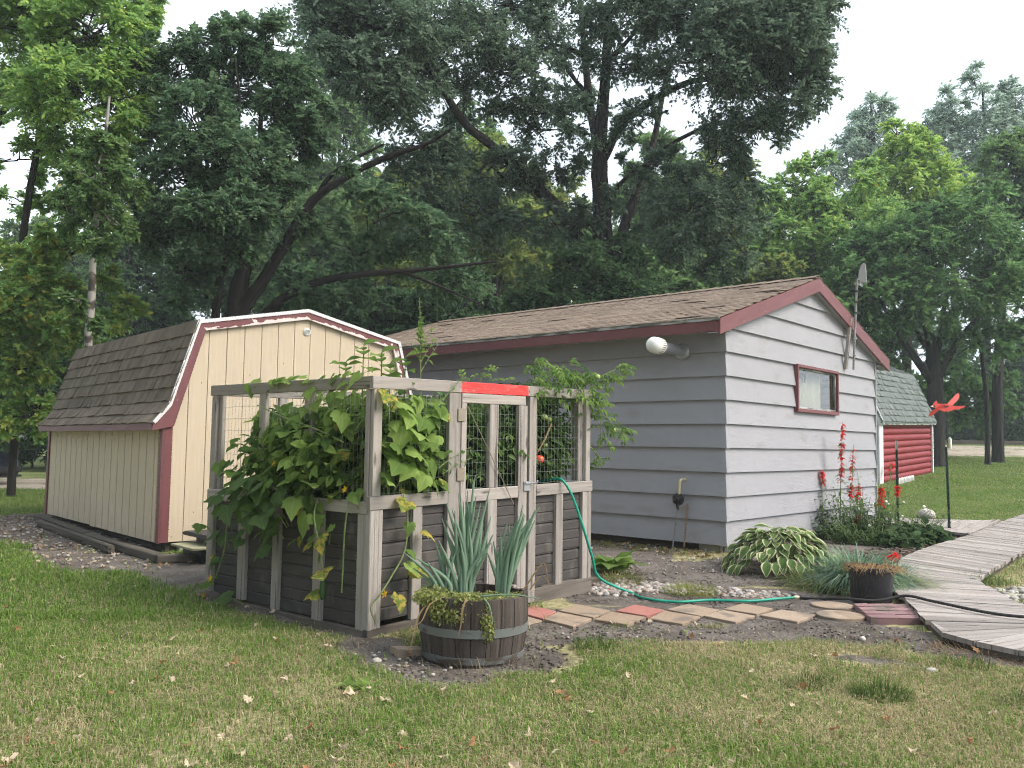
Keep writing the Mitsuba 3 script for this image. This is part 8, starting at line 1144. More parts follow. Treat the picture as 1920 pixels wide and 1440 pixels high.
 {'name': 'dark_thicket', 'label': 'dark thicket of low trees beyond the driveway at right', 'cat': 'thicket', 'limbs': [[[31.84, 58.0, 0.96, 0.15], [31.91, 58.0, 3.81, 0.1], [31.94, 58.0, 5.25, 0.05]]], 'blobs': [[31.54, 58.0, 3.45, 2.15, 1.61, 1.8], [34.05, 58.0, 3.49, 2.51, 1.61, 1.8], [29.38, 58.0, 3.06, 1.79, 1.25, 1.6], [32.6, 58.0, 2.75, 2.86, 0.9, 1.6], [35.83, 58.0, 3.16, 2.15, 1.43, 1.5], [29.76, 58.0, 4.14, 1.79, 2.15, 1.2], [32.67, 58.0, 5.62, 3.22, 1.43, 1.2], [28.19, 60.0, 3.83, 2.59, 2.22, 1.2], [35.53, 58.0, 5.3, 2.15, 2.15, 1.0], [25.62, 60.0, 5.27, 2.59, 2.59, 1], [33.77, 58.0, 6.72, 2.86, 1.79, 1.0], [25.9, 58.0, 8.77, 2.51, 2.15, 1], [28.78, 58.0, 8.45, 2.15, 1.79, 1], [27.39, 58.0, 11.34, 2.15, 1.79, 1], [26.52, 58.0, 3.02, 2.15, 1.43, 1.4]], 'n': 74000, 'leaf': 0.29, 'pal': 'thicket', 'seed': 40},
 {'name': 'shade_tree', 'label': 'broad shade tree arching high over the left part of the lawn, outside the frame', 'cat': 'tree', 'limbs': [[[-9.0, 5.0, 0.5, 0.35], [-8.8, 5.0, 5.5, 0.3], [-9.0, 5.3, 11.0, 0.2], [-9.0, 5.0, 14.0, 0.08]], [[-9.0, 5.0, 5.5, 0.2], [-7.5, 6.0, 11.0, 0.12], [-6.5, 7.0, 13.0, 0.05]]], 'blobs': [[-7.15, 5.83, 8.82, 2.55, 1.8, 1.0], [-9.92, 2.53, 13.1, 2.71, 1.89, 1.0], [-9.96, 4.21, 12.03, 2.74, 1.63, 1.0], [-8.22, 8.5, 9.88, 2.57, 1.39, 1.0], [-9.15, 6.41, 13.09, 2.92, 1.22, 1.0], [-9.87, 4.55, 12.47, 2.67, 1.63, 1.0], [-8.72, 1.07, 12.69, 2.56, 1.28, 1.0], [-11.52, 3.55, 13.89, 3.13, 1.35, 1.0], [-12.09, 6.94, 11.19, 3.22, 1.21, 1.0], [-12.6, 7.18, 14.21, 2.77, 1.4, 1.0], [-10.68, 3.92, 12.77, 2.61, 1.35, 1.0], [-12.34, 2.96, 11.59, 2.85, 1.66, 1.0], [-9.67, 4.9, 10.92, 3.13, 1.61, 1.0], [-8.04, 0.42, 9.01, 2.98, 1.59, 1.0]], 'n': 26000, 'leaf': 0.26, 'pal': 'mid', 'seed': 201},
 {'name': 'shade_tree', 'label': 'broad shade tree left of the viewer, outside the frame', 'cat': 'tree', 'limbs': [[[-9.0, -2.0, 0.5, 0.35], [-8.8, -2.0, 4.5, 0.3], [-9.0, -1.7, 9.0, 0.2], [-9.0, -2.0, 12.0, 0.08]], [[-9.0, -2.0, 4.5, 0.2], [-7.5, -1.0, 9.0, 0.12], [-6.5, 0.0, 11.0, 0.05]]], 'blobs': [[-8.74, -5.1, 9.13, 2.28, 1.74, 1.0], [-6.78, -2.44, 11.65, 2.13, 1.62, 1.0], [-8.24, 0.41, 10.28, 2.87, 1.62, 1.0], [-7.73, -3.38, 7.53, 2.52, 1.77, 1.0], [-9.2, -2.72, 8.22, 2.33, 1.58, 1.0], [-7.93, -3.27, 7.06, 2.91, 1.9, 1.0], [-8.9, -2.74, 8.29, 2.26, 1.93, 1.0], [-8.22, -1.23, 8.06, 2.81, 1.36, 1.0], [-7.21, -2.19, 10.51, 2.27, 1.43, 1.0], [-6.03, -5.37, 8.18, 2.41, 1.25, 1.0], [-8.28, -0.03, 9.77, 2.62, 1.48, 1.0], [-7.49, 0.32, 8.79, 2.41, 1.98, 1.0], [-9.56, -2.34, 12.26, 2.97, 1.51, 1.0], [-8.0, -2.13, 12.04, 2.25, 1.89, 1.0]], 'n': 26000, 'leaf': 0.26, 'pal': 'mid', 'seed': 202},
 {'name': 'shade_tree', 'label': 'broad shade tree behind the viewer to the left, outside the frame', 'cat': 'tree', 'limbs': [[[-3.5, -7.5, 0.5, 0.35], [-3.3, -7.5, 4.0, 0.3], [-3.5, -7.2, 8.0, 0.2], [-3.5, -7.5, 11.0, 0.08]], [[-3.5, -7.5, 4.0, 0.2], [-2.0, -6.5, 8.0, 0.12], [-1.0, -5.5, 10.0, 0.05]]], 'blobs': [[-0.77, -5.75, 9.22, 1.91, 1.82, 1.0], [-6.15, -9.28, 9.29, 2.29, 1.82, 1.0], [-3.95, -6.83, 10.92, 1.84, 1.65, 1.0], [-1.86, -7.59, 7.29, 2.04, 1.36, 1.0], [-3.5, -8.97, 6.22, 2.2, 1.41, 1.0], [-3.26, -7.0, 10.58, 2.03, 1.68, 1.0], [-6.8, -7.09, 6.18, 2.23, 1.86, 1.0], [-3.88, -5.63, 7.72, 1.99, 1.96, 1.0], [-3.11, -4.63, 6.05, 2.34, 1.26, 1.0], [-3.33, -8.19, 7.03, 1.95, 1.43, 1.0], [-3.15, -9.61, 6.06, 1.89, 1.54, 1.0], [-4.14, -10.0, 8.54, 2.36, 1.96, 1.0], [0.03, -8.67, 11.04, 2.49, 1.77, 1.0], [-4.35, -9.74, 8.03, 2.38, 1.51, 1.0]], 'n': 26000, 'leaf': 0.26, 'pal': 'mid', 'seed': 203},
 {'name': 'yard_tree', 'label': 'dark leafy tree left of the drive, outside the frame', 'cat': 'tree', 'group': 'trees round the open side of the yard, outside the frame', 'limbs': [[[-33, 14, 0.5, 0.35], [-32.8, 14, 5, 0.3], [-33, 14.3, 10, 0.2], [-33, 14, 14, 0.08]]], 'blobs': [[-34.29, 13.1, 1.22, 2.15, 2.04, 1.0], [-35.06, 15.08, 3.43, 2.23, 1.63, 1.0], [-32.19, 14.96, 2.5, 2.67, 1.75, 1.0], [-35.93, 13.72, 10.73, 2.1, 2.1, 1.0], [-36.32, 12.77, 4.99, 2.15, 1.36, 1.0], [-32.18, 11.67, 12.37, 2.18, 2.13, 1.0], [-32.98, 10.92, 1.68, 2.62, 2.16, 1.0], [-33.22, 12.12, 9.73, 2.07, 1.48, 1.0], [-31.03, 12.42, 13.29, 2.04, 1.67, 1.0], [-32.61, 13.18, 8.39, 2.25, 1.52, 1.0], [-32.96, 11.42, 6.74, 2.56, 2.18, 1.0], [-29.9, 15.96, 4.9, 2.23, 1.49, 1.0], [-30.84, 14.74, 2.84, 2.4, 2.14, 1.0], [-32.6, 13.05, 3.88, 2.66, 1.77, 1.0], [-31.37, 13.93, 9.14, 2.2, 1.38, 1.0], [-35.11, 14.09, 6.44, 2.79, 1.94, 1.0]], 'n': 9000, 'leaf': 0.5, 'pal': 'deep', 'seed': 300, 'far': 1},
 {'name': 'yard_tree', 'label': 'dark leafy tree at the left edge of the yard, outside the frame', 'cat': 'tree', 'group': 'trees round the open side of the yard, outside the frame', 'limbs': [[[-25, 8.5, 0.5, 0.35], [-24.8, 8.5, 5, 0.3], [-25, 8.8, 10, 0.2], [-25, 8.5, 14, 0.08]]], 'blobs': [[-27.44, 10.31, 8.01, 2.26, 1.51, 1.0], [-25.63, 7.39, 14.6, 2.04, 2.17, 1.0], [-23.43, 9.57, 8.83, 2.75, 2.06, 1.0], [-25.92, 10.82, 13.04, 1.97, 2.04, 1.0], [-23.65, 5.2, 4.23, 2.54, 1.71, 1.0], [-22.18, 7.68, 1.44, 2.74, 2.04, 1.0], [-25.75, 11.99, 3.45, 2.74, 1.84, 1.0], [-21.96, 8.96, 5.57, 1.87, 1.45, 1.0], [-23.36, 9.5, 5.16, 2.72, 1.65, 1.0], [-24.63, 8.79, 10.95, 1.91, 2.16, 1.0], [-24.99, 6.21, 9.1, 2.08, 2.11, 1.0], [-25.34, 9.36, 9.18, 2.67, 2.17, 1.0], [-25.89, 9.35, 7.59, 1.91, 1.84, 1.0], [-24.72, 9.89, 12.08, 2.74, 1.86, 1.0], [-25.7, 11.94, 9.42, 2.35, 1.66, 1.0], [-24.31, 7.17, 3.42, 2.16, 1.59, 1.0]], 'n': 9000, 'leaf': 0.5, 'pal': 'deep', 'seed': 301, 'far': 1},
 {'name': 'yard_tree', 'label': 'dark leafy tree far left of the viewer, outside the frame', 'cat': 'tree', 'group': 'trees round the open side of the yard, outside the frame', 'limbs': [[[-25, 1, 0.5, 0.35], [-24.8, 1, 5, 0.3], [-25, 1.3, 10, 0.2], [-25, 1, 14, 0.08]]], 'blobs': [[-22.86, 0.52, 8.84, 2.27, 1.47, 1.0], [-23.31, 1.41, 8.15, 2.58, 1.61, 1.0], [-24.19, 0.84, 10.27, 1.83, 1.5, 1.0], [-22.49, 3.59, 10.57, 2.35, 2.08, 1.0], [-23.4, 0.5, 13.09, 2.09, 1.93, 1.0], [-24.21, -0.48, 10.25, 2.53, 1.38, 1.0], [-24.92, -0.09, 5.2, 2.04, 1.56, 1.0], [-23.26, 0.35, 13.02, 1.94, 1.52, 1.0], [-23.02, 1.14, 14.32, 2.32, 1.95, 1.0], [-24.66, 1.56, 4.28, 2.75, 1.93, 1.0], [-22.33, -0.27, 4.8, 1.99, 1.85, 1.0], [-23.73, 2.57, 8.63, 2.05, 2.17, 1.0], [-21.79, 2.23, 1.76, 2.77, 1.67, 1.0], [-23.57, 3.01, 10.97, 2.2, 1.73, 1.0], [-25.67, -0.16, 5.51, 2.5, 1.71, 1.0], [-24.04, -0.64, 11.22, 2.35, 1.51, 1.0]], 'n': 9000, 'leaf': 0.5, 'pal': 'deep', 'seed': 302, 'far': 1},
 {'name': 'yard_tree', 'label': 'dark leafy tree left and behind the viewer, outside the frame', 'cat': 'tree', 'group': 'trees round the open side of the yard, outside the frame', 'limbs': [[[-24, -7, 0.5, 0.35], [-23.8, -7, 5, 0.3], [-24, -6.7, 10, 0.2], [-24, -7, 14, 0.08]]], 'blobs': [[-20.49, -6.29, 3.89, 2.79, 2.15, 1.0], [-24.11, -4.88, 6.7, 2.21, 2.01, 1.0], [-23.4, -8.14, 8.71, 2.49, 1.83, 1.0], [-22.76, -5.81, 8.0, 2.72, 2.04, 1.0], [-24.62, -8.21, 14.15, 2.03, 1.6, 1.0], [-22.7, -5.04, 12.18, 2.5, 2.04, 1.0], [-24.76, -9.45, 4.67, 2.76, 2.19, 1.0], [-24.41, -10.65, 13.39, 2.68, 1.98, 1.0], [-22.99, -9.49, 2.96, 2.64, 1.62, 1.0], [-26.08, -9.63, 8.01, 2.07, 1.8, 1.0], [-21.76, -9.24, 14.92, 2.71, 2.02, 1.0], [-25.04, -6.9, 14.07, 1.84, 2.15, 1.0], [-24.78, -7.93, 3.49, 2.52, 1.37, 1.0], [-24.73, -6.66, 3.06, 2.05, 1.89, 1.0], [-20.84, -6.46, 9.9, 2.06, 1.94, 1.0], [-22.82, -6.51, 8.15, 2.65, 1.91, 1.0]], 'n': 9000, 'leaf': 0.5, 'pal': 'deep', 'seed': 303, 'far': 1},
 {'name': 'yard_tree', 'label': 'dark leafy tree at the rear left corner of the yard, outside the frame', 'cat': 'tree', 'group': 'trees round the open side of the yard, outside the frame', 'limbs': [[[-20, -14, 0.5, 0.35], [-19.8, -14, 5, 0.3], [-20, -13.7, 10, 0.2], [-20, -14, 14, 0.08]]], 'blobs': [[-18.78, -12.63, 12.96, 2.25, 1.51, 1.0], [-20.71, -15.26, 9.26, 2.03, 1.98, 1.0], [-18.68, -13.56, 14.03, 1.89, 1.65, 1.0], [-19.34, -12.45, 9.0, 2.75, 2.15, 1.0], [-21.06, -11.28, 7.53, 1.9, 1.54, 1.0], [-20.71, -12.41, 14.97, 2.6, 1.39, 1.0], [-21.23, -14.67, 4.79, 2.67, 1.36, 1.0], [-20.33, -17.3, 1.23, 2.09, 2.01, 1.0], [-18.44, -13.52, 4.44, 2.69, 2.03, 1.0], [-19.88, -15.34, 2.75, 2.7, 1.5, 1.0], [-19.85, -13.29, 12.57, 2.25, 1.46, 1.0], [-18.08, -13.74, 1.77, 1.8, 1.73, 1.0], [-22.03, -14.85, 13.88, 1.84, 1.36, 1.0], [-17.97, -12.65, 10.28, 2.03, 1.82, 1.0], [-19.18, -13.71, 5.0, 1.94, 1.54, 1.0], [-20.51, -12.3, 13.05, 2.56, 2.03, 1.0]], 'n': 9000, 'leaf': 0.5, 'pal': 'deep', 'seed': 304, 'far': 1},
 {'name': 'yard_tree', 'label': 'dark leafy tree behind the viewer on the left, outside the frame', 'cat': 'tree', 'group': 'trees round the open side of the yard, outside the frame', 'limbs': [[[-13, -18, 0.5, 0.35], [-12.8, -18, 5, 0.3], [-13, -17.7, 10, 0.2], [-13, -18, 14, 0.08]]], 'blobs': [[-12.06, -15.92, 9.91, 2.08, 1.46, 1.0], [-12.61, -20.41, 3.75, 2.37, 1.92, 1.0], [-13.95, -20.96, 14.34, 2.48, 2.18, 1.0], [-14.3, -17.94, 13.95, 2.07, 1.43, 1.0], [-11.51, -16.39, 13.75, 2.15, 2.16, 1.0], [-12.07, -18.85, 8.05, 2.39, 1.89, 1.0], [-13.27, -18.62, 10.82, 1.96, 1.75, 1.0], [-13.79, -18.15, 10.04, 2.37, 1.51, 1.0], [-12.95, -18.92, 13.94, 1.88, 2.03, 1.0], [-13.89, -18.23, 4.99, 2.77, 1.91, 1.0], [-15.26, -19.55, 3.4, 2.33, 2.1, 1.0], [-13.57, -16.21, 14.98, 2.71, 1.58, 1.0], [-12.55, -18.2, 8.78, 2.65, 1.95, 1.0], [-14.07, -18.84, 14.5, 2.36, 2.12, 1.0], [-10.63, -19.28, 7.86, 2.47, 1.45, 1.0], [-15.12, -15.1, 3.43, 1.83, 2.11, 1.0]], 'n': 9000, 'leaf': 0.5, 'pal': 'deep', 'seed': 305, 'far': 1},
 {'name': 'yard_tree', 'label': 'dark leafy tree straight behind the viewer, outside the frame', 'cat': 'tree', 'group': 'trees round the open side of the yard, outside the frame', 'limbs': [[[-6, -20, 0.5, 0.35], [-5.8, -20, 5, 0.3], [-6, -19.7, 10, 0.2], [-6, -20, 14, 0.08]]], 'blobs': [[-7.94, -19.08, 3.82, 2.56, 1.49, 1.0], [-6.28, -21.66, 10.5, 2.58, 1.33, 1.0], [-5.4, -20.23, 13.63, 1.87, 2.08, 1.0], [-8.12, -21.1, 10.27, 2.77, 1.67, 1.0], [-5.42, -20.31, 4.86, 2.4, 1.85, 1.0], [-4.72, -22.59, 5.1, 2.13, 1.66, 1.0], [-5.46, -16.75, 13.35, 2.34, 1.77, 1.0], [-2.85, -19.84, 8.35, 2.0, 2.02, 1.0], [-6.62, -20.19, 8.16, 1.99, 1.34, 1.0], [-6.34, -17.71, 12.91, 1.96, 1.65, 1.0], [-6.17, -21.04, 13.72, 2.31, 1.9, 1.0], [-3.88, -19.51, 4.25, 1.95, 1.75, 1.0], [-5.67, -20.79, 10.06, 2.31, 1.83, 1.0], [-5.64, -17.67, 1.91, 2.01, 1.55, 1.0], [-7.32, -22.1, 12.25, 2.09, 2.17, 1.0], [-5.26, -18.41, 13.12, 2.08, 2.03, 1.0]], 'n': 9000, 'leaf': 0.5, 'pal': 'deep', 'seed': 306, 'far': 1},
 {'name': 'yard_tree', 'label': 'dark leafy tree beyond the drive on the left, outside the frame', 'cat': 'tree', 'group': 'trees round the open side of the yard, outside the frame', 'limbs': [[[-36, 6, 0.5, 0.35], [-35.8, 6, 5, 0.3], [-36, 6.3, 10, 0.2], [-36, 6, 14, 0.08]]], 'blobs': [[-36.93, 4.91, 10.76, 2.32, 1.68, 1.0], [-34.3, 6.21, 9.84, 2.01, 1.61, 1.0], [-35.23, 8.78, 11.48, 2.63, 2.12, 1.0], [-36.84, 2.86, 1.81, 2.14, 1.52, 1.0], [-35.98, 7.74, 8.23, 2.64, 1.58, 1.0], [-38.0, 8.63, 1.78, 1.82, 1.33, 1.0], [-35.41, 3.15, 9.44, 2.01, 1.96, 1.0], [-34.11, 8.33, 15.0, 2.6, 1.44, 1.0], [-36.35, 7.34, 13.84, 2.54, 1.67, 1.0], [-36.16, 6.68, 11.19, 2.05, 1.88, 1.0], [-38.14, 5.32, 14.58, 1.85, 1.45, 1.0], [-36.38, 5.69, 13.67, 1.9, 2.19, 1.0], [-36.1, 2.89, 3.44, 1.89, 2.2, 1.0], [-38.6, 8.32, 2.01, 2.33, 1.85, 1.0], [-36.01, 4.58, 6.11, 2.71, 2.19, 1.0], [-35.39, 7.64, 4.42, 2.01, 1.66, 1.0]], 'n': 9000, 'leaf': 0.5, 'pal': 'deep', 'seed': 307, 'far': 1},
 {'name': 'yard_tree', 'label': 'second dark leafy tree deeper at the left edge, outside the frame', 'cat': 'tree', 'group': 'trees round the open side of the yard, outside the frame', 'limbs': [[[-30, 4, 0.5, 0.35], [-29.8, 4, 5, 0.3], [-30, 4.3, 10, 0.2], [-30, 4, 14, 0.08]]], 'blobs': [[-28.63, 7.3, 6.1, 2.6, 1.54, 1.0], [-32.97, 5.27, 13.78, 2.69, 1.69, 1.0], [-28.96, 6.02, 2.41, 1.85, 1.52, 1.0], [-31.87, 2.1, 7.74, 2.41, 1.68, 1.0], [-28.34, 2.95, 8.89, 2.05, 1.66, 1.0], [-29.84, 1.91, 4.99, 1.99, 2.15, 1.0], [-31.44, 4.55, 8.14, 2.51, 1.73, 1.0], [-30.11, 5.58, 2.35, 2.37, 1.8, 1.0], [-29.29, 2.92, 3.37, 2.68, 2.0, 1.0], [-29.46, 6.08, 2.77, 2.5, 1.73, 1.0], [-27.14, 6.2, 10.53, 2.78, 1.58, 1.0], [-27.8, 2.92, 4.84, 2.38, 1.87, 1.0], [-27.33, 5.41, 6.59, 2.76, 2.05, 1.0], [-27.45, 3.15, 5.05, 2.76, 1.59, 1.0], [-30.69, 1.7, 12.14, 2.31, 1.37, 1.0], [-31.34, 4.31, 13.6, 2.11, 1.53, 1.0]], 'n': 9000, 'leaf': 0.5, 'pal': 'deep', 'seed': 308, 'far': 1},
 {'name': 'yard_tree', 'label': 'second dark leafy tree deeper at the rear left, outside the frame', 'cat': 'tree', 'group': 'trees round the open side of the yard, outside the frame', 'limbs': [[[-28, -12, 0.5, 0.35], [-27.8, -12, 5, 0.3], [-28, -11.7, 10, 0.2], [-28, -12, 14, 0.08]]], 'blobs': [[-27.57, -11.82, 3.92, 2.7, 1.48, 1.0], [-28.41, -14.89, 8.05, 1.98, 2.03, 1.0], [-26.25, -12.26, 8.7, 1.92, 1.9, 1.0], [-28.4, -12.36, 11.8, 2.4, 1.38, 1.0], [-27.54, -11.93, 14.23, 2.6, 2.04, 1.0], [-28.97, -12.04, 2.08, 2.26, 2.01, 1.0], [-28.73, -11.35, 7.25, 2.33, 2.14, 1.0], [-27.28, -10.29, 5.57, 2.58, 1.47, 1.0], [-28.19, -15.1, 8.0, 2.35, 2.15, 1.0], [-27.51, -11.74, 5.93, 2.37, 1.8, 1.0], [-27.49, -11.64, 13.7, 2.61, 1.52, 1.0], [-26.47, -9.92, 5.46, 2.14, 1.32, 1.0], [-25.71, -12.68, 1.3, 1.88, 2.1, 1.0], [-28.76, -13.06, 9.25, 1.99, 1.32, 1.0], [-27.38, -13.33, 6.32, 2.7, 1.55, 1.0], [-28.34, -11.68, 7.29, 2.69, 1.84, 1.0]], 'n': 9000, 'leaf': 0.5, 'pal': 'deep', 'seed': 309, 'far': 1},
]

# ------------------------------------------------------------------ trees: limbs (x, y, z, radius) and leaf masses (x, y, z, rx, rz, weight), in metres
PAL = {'ash': [(.115, .180, .120), (.15, .22, .15), (.09, .145, .10), (.20, .27, .19)], 'dark': [(.087, .147, .081), (.120, .189, .107), (.066, .118, .068), (.164, .230, .129)],
       'yellowgreen': [(.22, .34, .115), (.29, .42, .14), (.17, .28, .10), (.36, .46, .13)], 'yellowing': [(.24, .36, .12), (.32, .45, .15), (.18, .29, .10), (.48, .48, .14), (.27, .40, .13)],
       'mid': [(.119, .194, .078), (.154, .240, .090), (.091, .157, .064), (.201, .277, .107)], 'deep': [(.066, .115, .056), (.091, .151, .073), (.051, .092, .046), (.119, .185, .085)],
       'olive': [(.182, .240, .078), (.236, .287, .085), (.136, .194, .064), (.310, .315, .096)], 'lime': [(.27, .39, .10), (.34, .46, .12), (.21, .32, .09), (.40, .48, .13)],
       'maple': [(.100, .185, .073), (.136, .230, .090), (.077, .147, .060), (.182, .277, .107)], 'poplar': [(.273, .351, .277), (.346, .425, .353), (.219, .287, .214), (.418, .481, .428)], 'thicket': [(.054, .092, .051), (.073, .121, .064), (.044, .074, .043)]}
def crown(t, rs):
    """Leaf positions, leaf directions and twigs: every mass is a set of boughs, every bough a set of leafy sprays."""
    bl = np.array(t['blobs']); vol = (bl[:, 3] * bl[:, 4]) * bl[:, 5]; num = np.maximum((t['n'] * vol / vol.sum()).astype(int), 30); P_, D_, I_, TW = [], [], [], []; m = 13; L = t['leaf']
    for b, n in zip(bl, num):
        rad = np.array([b[3], .5 * (b[3] + b[4]), b[4]]); R = .5 * (b[3] + b[4]); ns = int(np.clip(n / 230, 3, 60)); q = rs.randn(ns, 3) + [0, 0, .25]; q /= np.linalg.norm(q, axis=1, keepdims=True)
        c = b[:3] + q * (.30 + .62 * rs.rand(ns, 1) ** .7) * rad; sr = R * rs.uniform(.26, .50, ns); ks = np.maximum((n / m * sr ** 2 / (sr ** 2).sum()).astype(int), 2)
        for i in range(ns):
            k = ks[i]; d = rs.randn(k, 3) * [1, 1, .75] + q[i] * .5 + [0, 0, .2]; d /= np.linalg.norm(d, axis=1, keepdims=True); ln = np.minimum(sr[i] * rs.uniform(.5, 1.15, (k, 1)), L * 9)
            s0 = c[i] + d * np.maximum(sr[i] * rs.uniform(.0, .9, (k, 1)) - ln * .5, 0); side = np.cross(d, rs.randn(k, 3) * .4 + [0, 0, 1]); side /= np.linalg.norm(side, axis=1, keepdims=True) + 1e-9
            t_ = (np.arange(m) + rs.rand(k, m)) / m; sg = np.where(np.arange(m) % 2, 1, -1)[None, :, None] * rs.uniform(.4, 1.3, (k, m, 1))
            p = s0[:, None] + d[:, None] * (ln * t_)[:, :, None]; p[:, :, 2] -= .30 * ln * t_ ** 2; P_.append(p.reshape(-1, 3)); D_.append((side[:, None] * sg + d[:, None] * .7 - Z * .28 + rs.randn(k, m, 3) * .22).reshape(-1, 3)); I_.append(rs.randint(0, 9999, (k, 1)).repeat(m, 1).ravel())
            a = b[:3] + (c[i] - b[:3]) * .1 + rs.randn(3) * .12 * R; TW.append((a, c[i], 1.0))
            for j in range(0, k, 4): TW.append((c[i], s0[j] + d[j] * ln[j] * .6, .45))
    return np.vstack(P_), np.vstack(D_), np.concatenate(I_), TW
for t in TREES:
    rs = np.random.RandomState(t['seed']); k = thing(t['name'], t['label'], t['cat'], t.get('group')); bark = 'birch_bark' if t.get('bark') == 'birch' else 'bark'
    far_ = t['limbs'][0][0][1] > 28 or 'far' in t; trunk = []
    for j, l in enumerate(t['limbs']):
        l = np.array(l)
        if j == 0: l = np.vstack([[l[0][0], l[0][1], float(ground_z(l[0][0], min(l[0][1], 75))) - .1, l[0][3] * 1.25], l])
        s = spline(l, 5); s[:, 3] = np.maximum(s[:, 3], .008); trunk.append(tube(s[:, :3], s[:, 3], 9 if not far_ else 6, wob=.16, seed=j))
    part(k, 'trunk', cat(trunk), bark, smooth=True)
    pos, d, sid, TW = crown(t, rs); n = len(pos); L = t['leaf']
    if TW: part(k, 'twigs', cat([tube([a, (a + b) / 2 + rs.randn(3) * .05 * np.linalg.norm(b - a), b], [L * .17 * g, L * .12 * g, L * .05 * g], 3, cap=False) for a, b, g in TW]), bark, kind='stuff')
    d /= np.linalg.norm(d, axis=1, keepdims=True); nn = rs.randn(n, 3) * .42 + [0, 0, 1.]; nn -= d * (nn * d).sum(1, keepdims=True); nn /= np.linalg.norm(nn, axis=1, keepdims=True); x = np.cross(d, nn)
    s = L * rs.uniform(.6, 1.3, (n, 1)); w = s * rs.uniform(.24, .36, (n, 1)); tip = pos + d * s
    A, Bm, Cm = pos, pos + d * s * .45 + x * w + nn * w * .3, pos + d * s * .45 - x * w + nn * w * .3
    if far_: V = np.stack([A + x * w * 1.1, A - x * w * 1.1, tip], 1).reshape(-1, 3); F = np.arange(3 * n).reshape(-1, 3); per = 3
    else: V = np.stack([A, Bm, tip, Cm], 1).reshape(-1, 3); i = np.arange(n)[:, None] * 4; F = np.vstack([i + [0, 1, 2], i + [0, 2, 3]]); per = 4
    pal = np.array(PAL[t['pal']]); clump = sid % len(pal); pick = np.where(rs.rand(n) < .6, clump, rs.randint(len(pal), size=n)); pal = pal * (1.0 if t['pal'] == 'ash' else [1.16, 1.24, 1.2]); col = pal[pick] * rs.uniform(.75, 1.3, (n, 1))
    if t['pal'] in ('yellowing', 'yellowgreen', 'olive'): y = rs.rand(n) < (.035 if t['pal'] == 'yellowing' else .006); col[y] = np.array([.60, .50, .08]) * rs.uniform(.6, 1.1, (y.sum(), 1))
    part(k, 'crown', (V, F), 'foliage', color=np.clip(np.repeat(col, per, 0), 0, 1))

# ------------------------------------------------------------------ lawn blades
def blades(n, xr, yr, L, w, keep, seed, simple=False):
    rs = np.random.RandomState(seed); x, y = rs.uniform(*xr, n), rs.uniform(*yr, n); ok = keep(x, y, rs); x, y = x[ok], y[ok]; n = len(x); dry = dry_np(x, y)
    z = ground_z(x, y); a = rs.uniform(0, 2 * np.pi, n); l = L * rs.uniform(.45, 1.25, n) * (1 - .35 * dry); tilt = rs.uniform(.15, 1.0, n) + .4 * dry; o = np.stack([np.cos(a), np.sin(a), 0 * a], 1); sd = np.stack([-np.sin(a), np.cos(a), 0 * a], 1) * (w * rs.uniform(.6, 1.3, n))[:, None] / 2
    b = np.stack([x, y, z - .004], 1); m = b + o * (l * tilt * .3)[:, None] + Z * (l * .6)[:, None]; t = b + o * (l * tilt)[:, None] + Z * (l * np.clip(1.05 - .55 * tilt, .12, 1))[:, None]
    V = np.stack([b - sd, b + sd, m + sd * .8, t, m - sd * .8], 1).reshape(-1, 3); i = np.arange(n)[:, None] * 5; F = np.vstack([i + [0, 1, 2], i + [0, 2, 4], i + [4, 2, 3]])
    
    if simple: V = np.stack([b - sd, b + sd, t], 1).reshape(-1, 3); F = np.arange(3 * n).reshape(-1, 3)
    g1, g2, s1, s2 = np.array([.10, .19, .038]), np.array([.23, .34, .085]), np.array([.52, .455, .29]), np.array([.34, .29, .165]); u, v = rs.rand(n, 1), rs.rand(n, 1)
    straw = (rs.rand(n) < .08 + .84 * dry)[:, None]; col = np.where(straw, s1 * u + s2 * (1 - u), g1 * u + g2 * (1 - u)) * (.75 + .5 * v); return V, F, np.repeat(np.clip(col, 0, 1), 3 if simple else 5, 0)
def inside(f, x, y, x0, x1, y0, y1):                               # outside a building footprint?
    a = (x - f.o[0]) * f.er[0] + (y - f.o[1]) * f.er[1]; t = (x - f.o[0]) * f.el[0] + (y - f.o[1]) * f.el[1]; return (a > x0) & (a < x1) & (t > y0) & (t < y1)
from shapely import contains_xy
wp = Polygon([g[0] for g in fan[::-1]] + [g[0] for g in walk[2:]] + [g[1] for g in walk[:1:-1]] + [g[1] for g in fan]).buffer(.02); wb = Polygon([g[0] for g in branch] + [g[1] for g in branch[::-1]]).buffer(.03)
def lawn(edge, prob):
    def keep(x, y, rs):
        d = dirt_np(x, y); ok = rs.rand(len(x)) < np.clip((d + edge) / (.10 + edge), 0.0, 1) * prob; ok |= (d < 0) & (rs.rand(len(x)) < .012)
        ok &= ~inside(P, x, y, -.03, 2.85, -.03, 2.25) & ~inside(B, x, y, -.05, 3.6, -.05, 4.95) & ~inside(S, x, y, -.02, 5.5, -.02, 8.1) & ~inside(RB, x, y, -.1, 7.1, -.1, 4.1) & (np.hypot(x - BC[0], y - BC[1]) > .36)
        px = 960 + 1620 * x / np.maximum(y, .1); ok &= (px > -90) & (px < 2010)
        return ok & ~contains_xy(wp, x, y) & ~contains_xy(wb, x, y)
    return keep
bare = lambda k, f: (lambda x, y, rs: k(x, y, rs) & (meshkit.fbm(np.stack([x * 1.7, y * 1.7, 0 * x], -1), 3, 6) > f * rs.rand(len(x))))
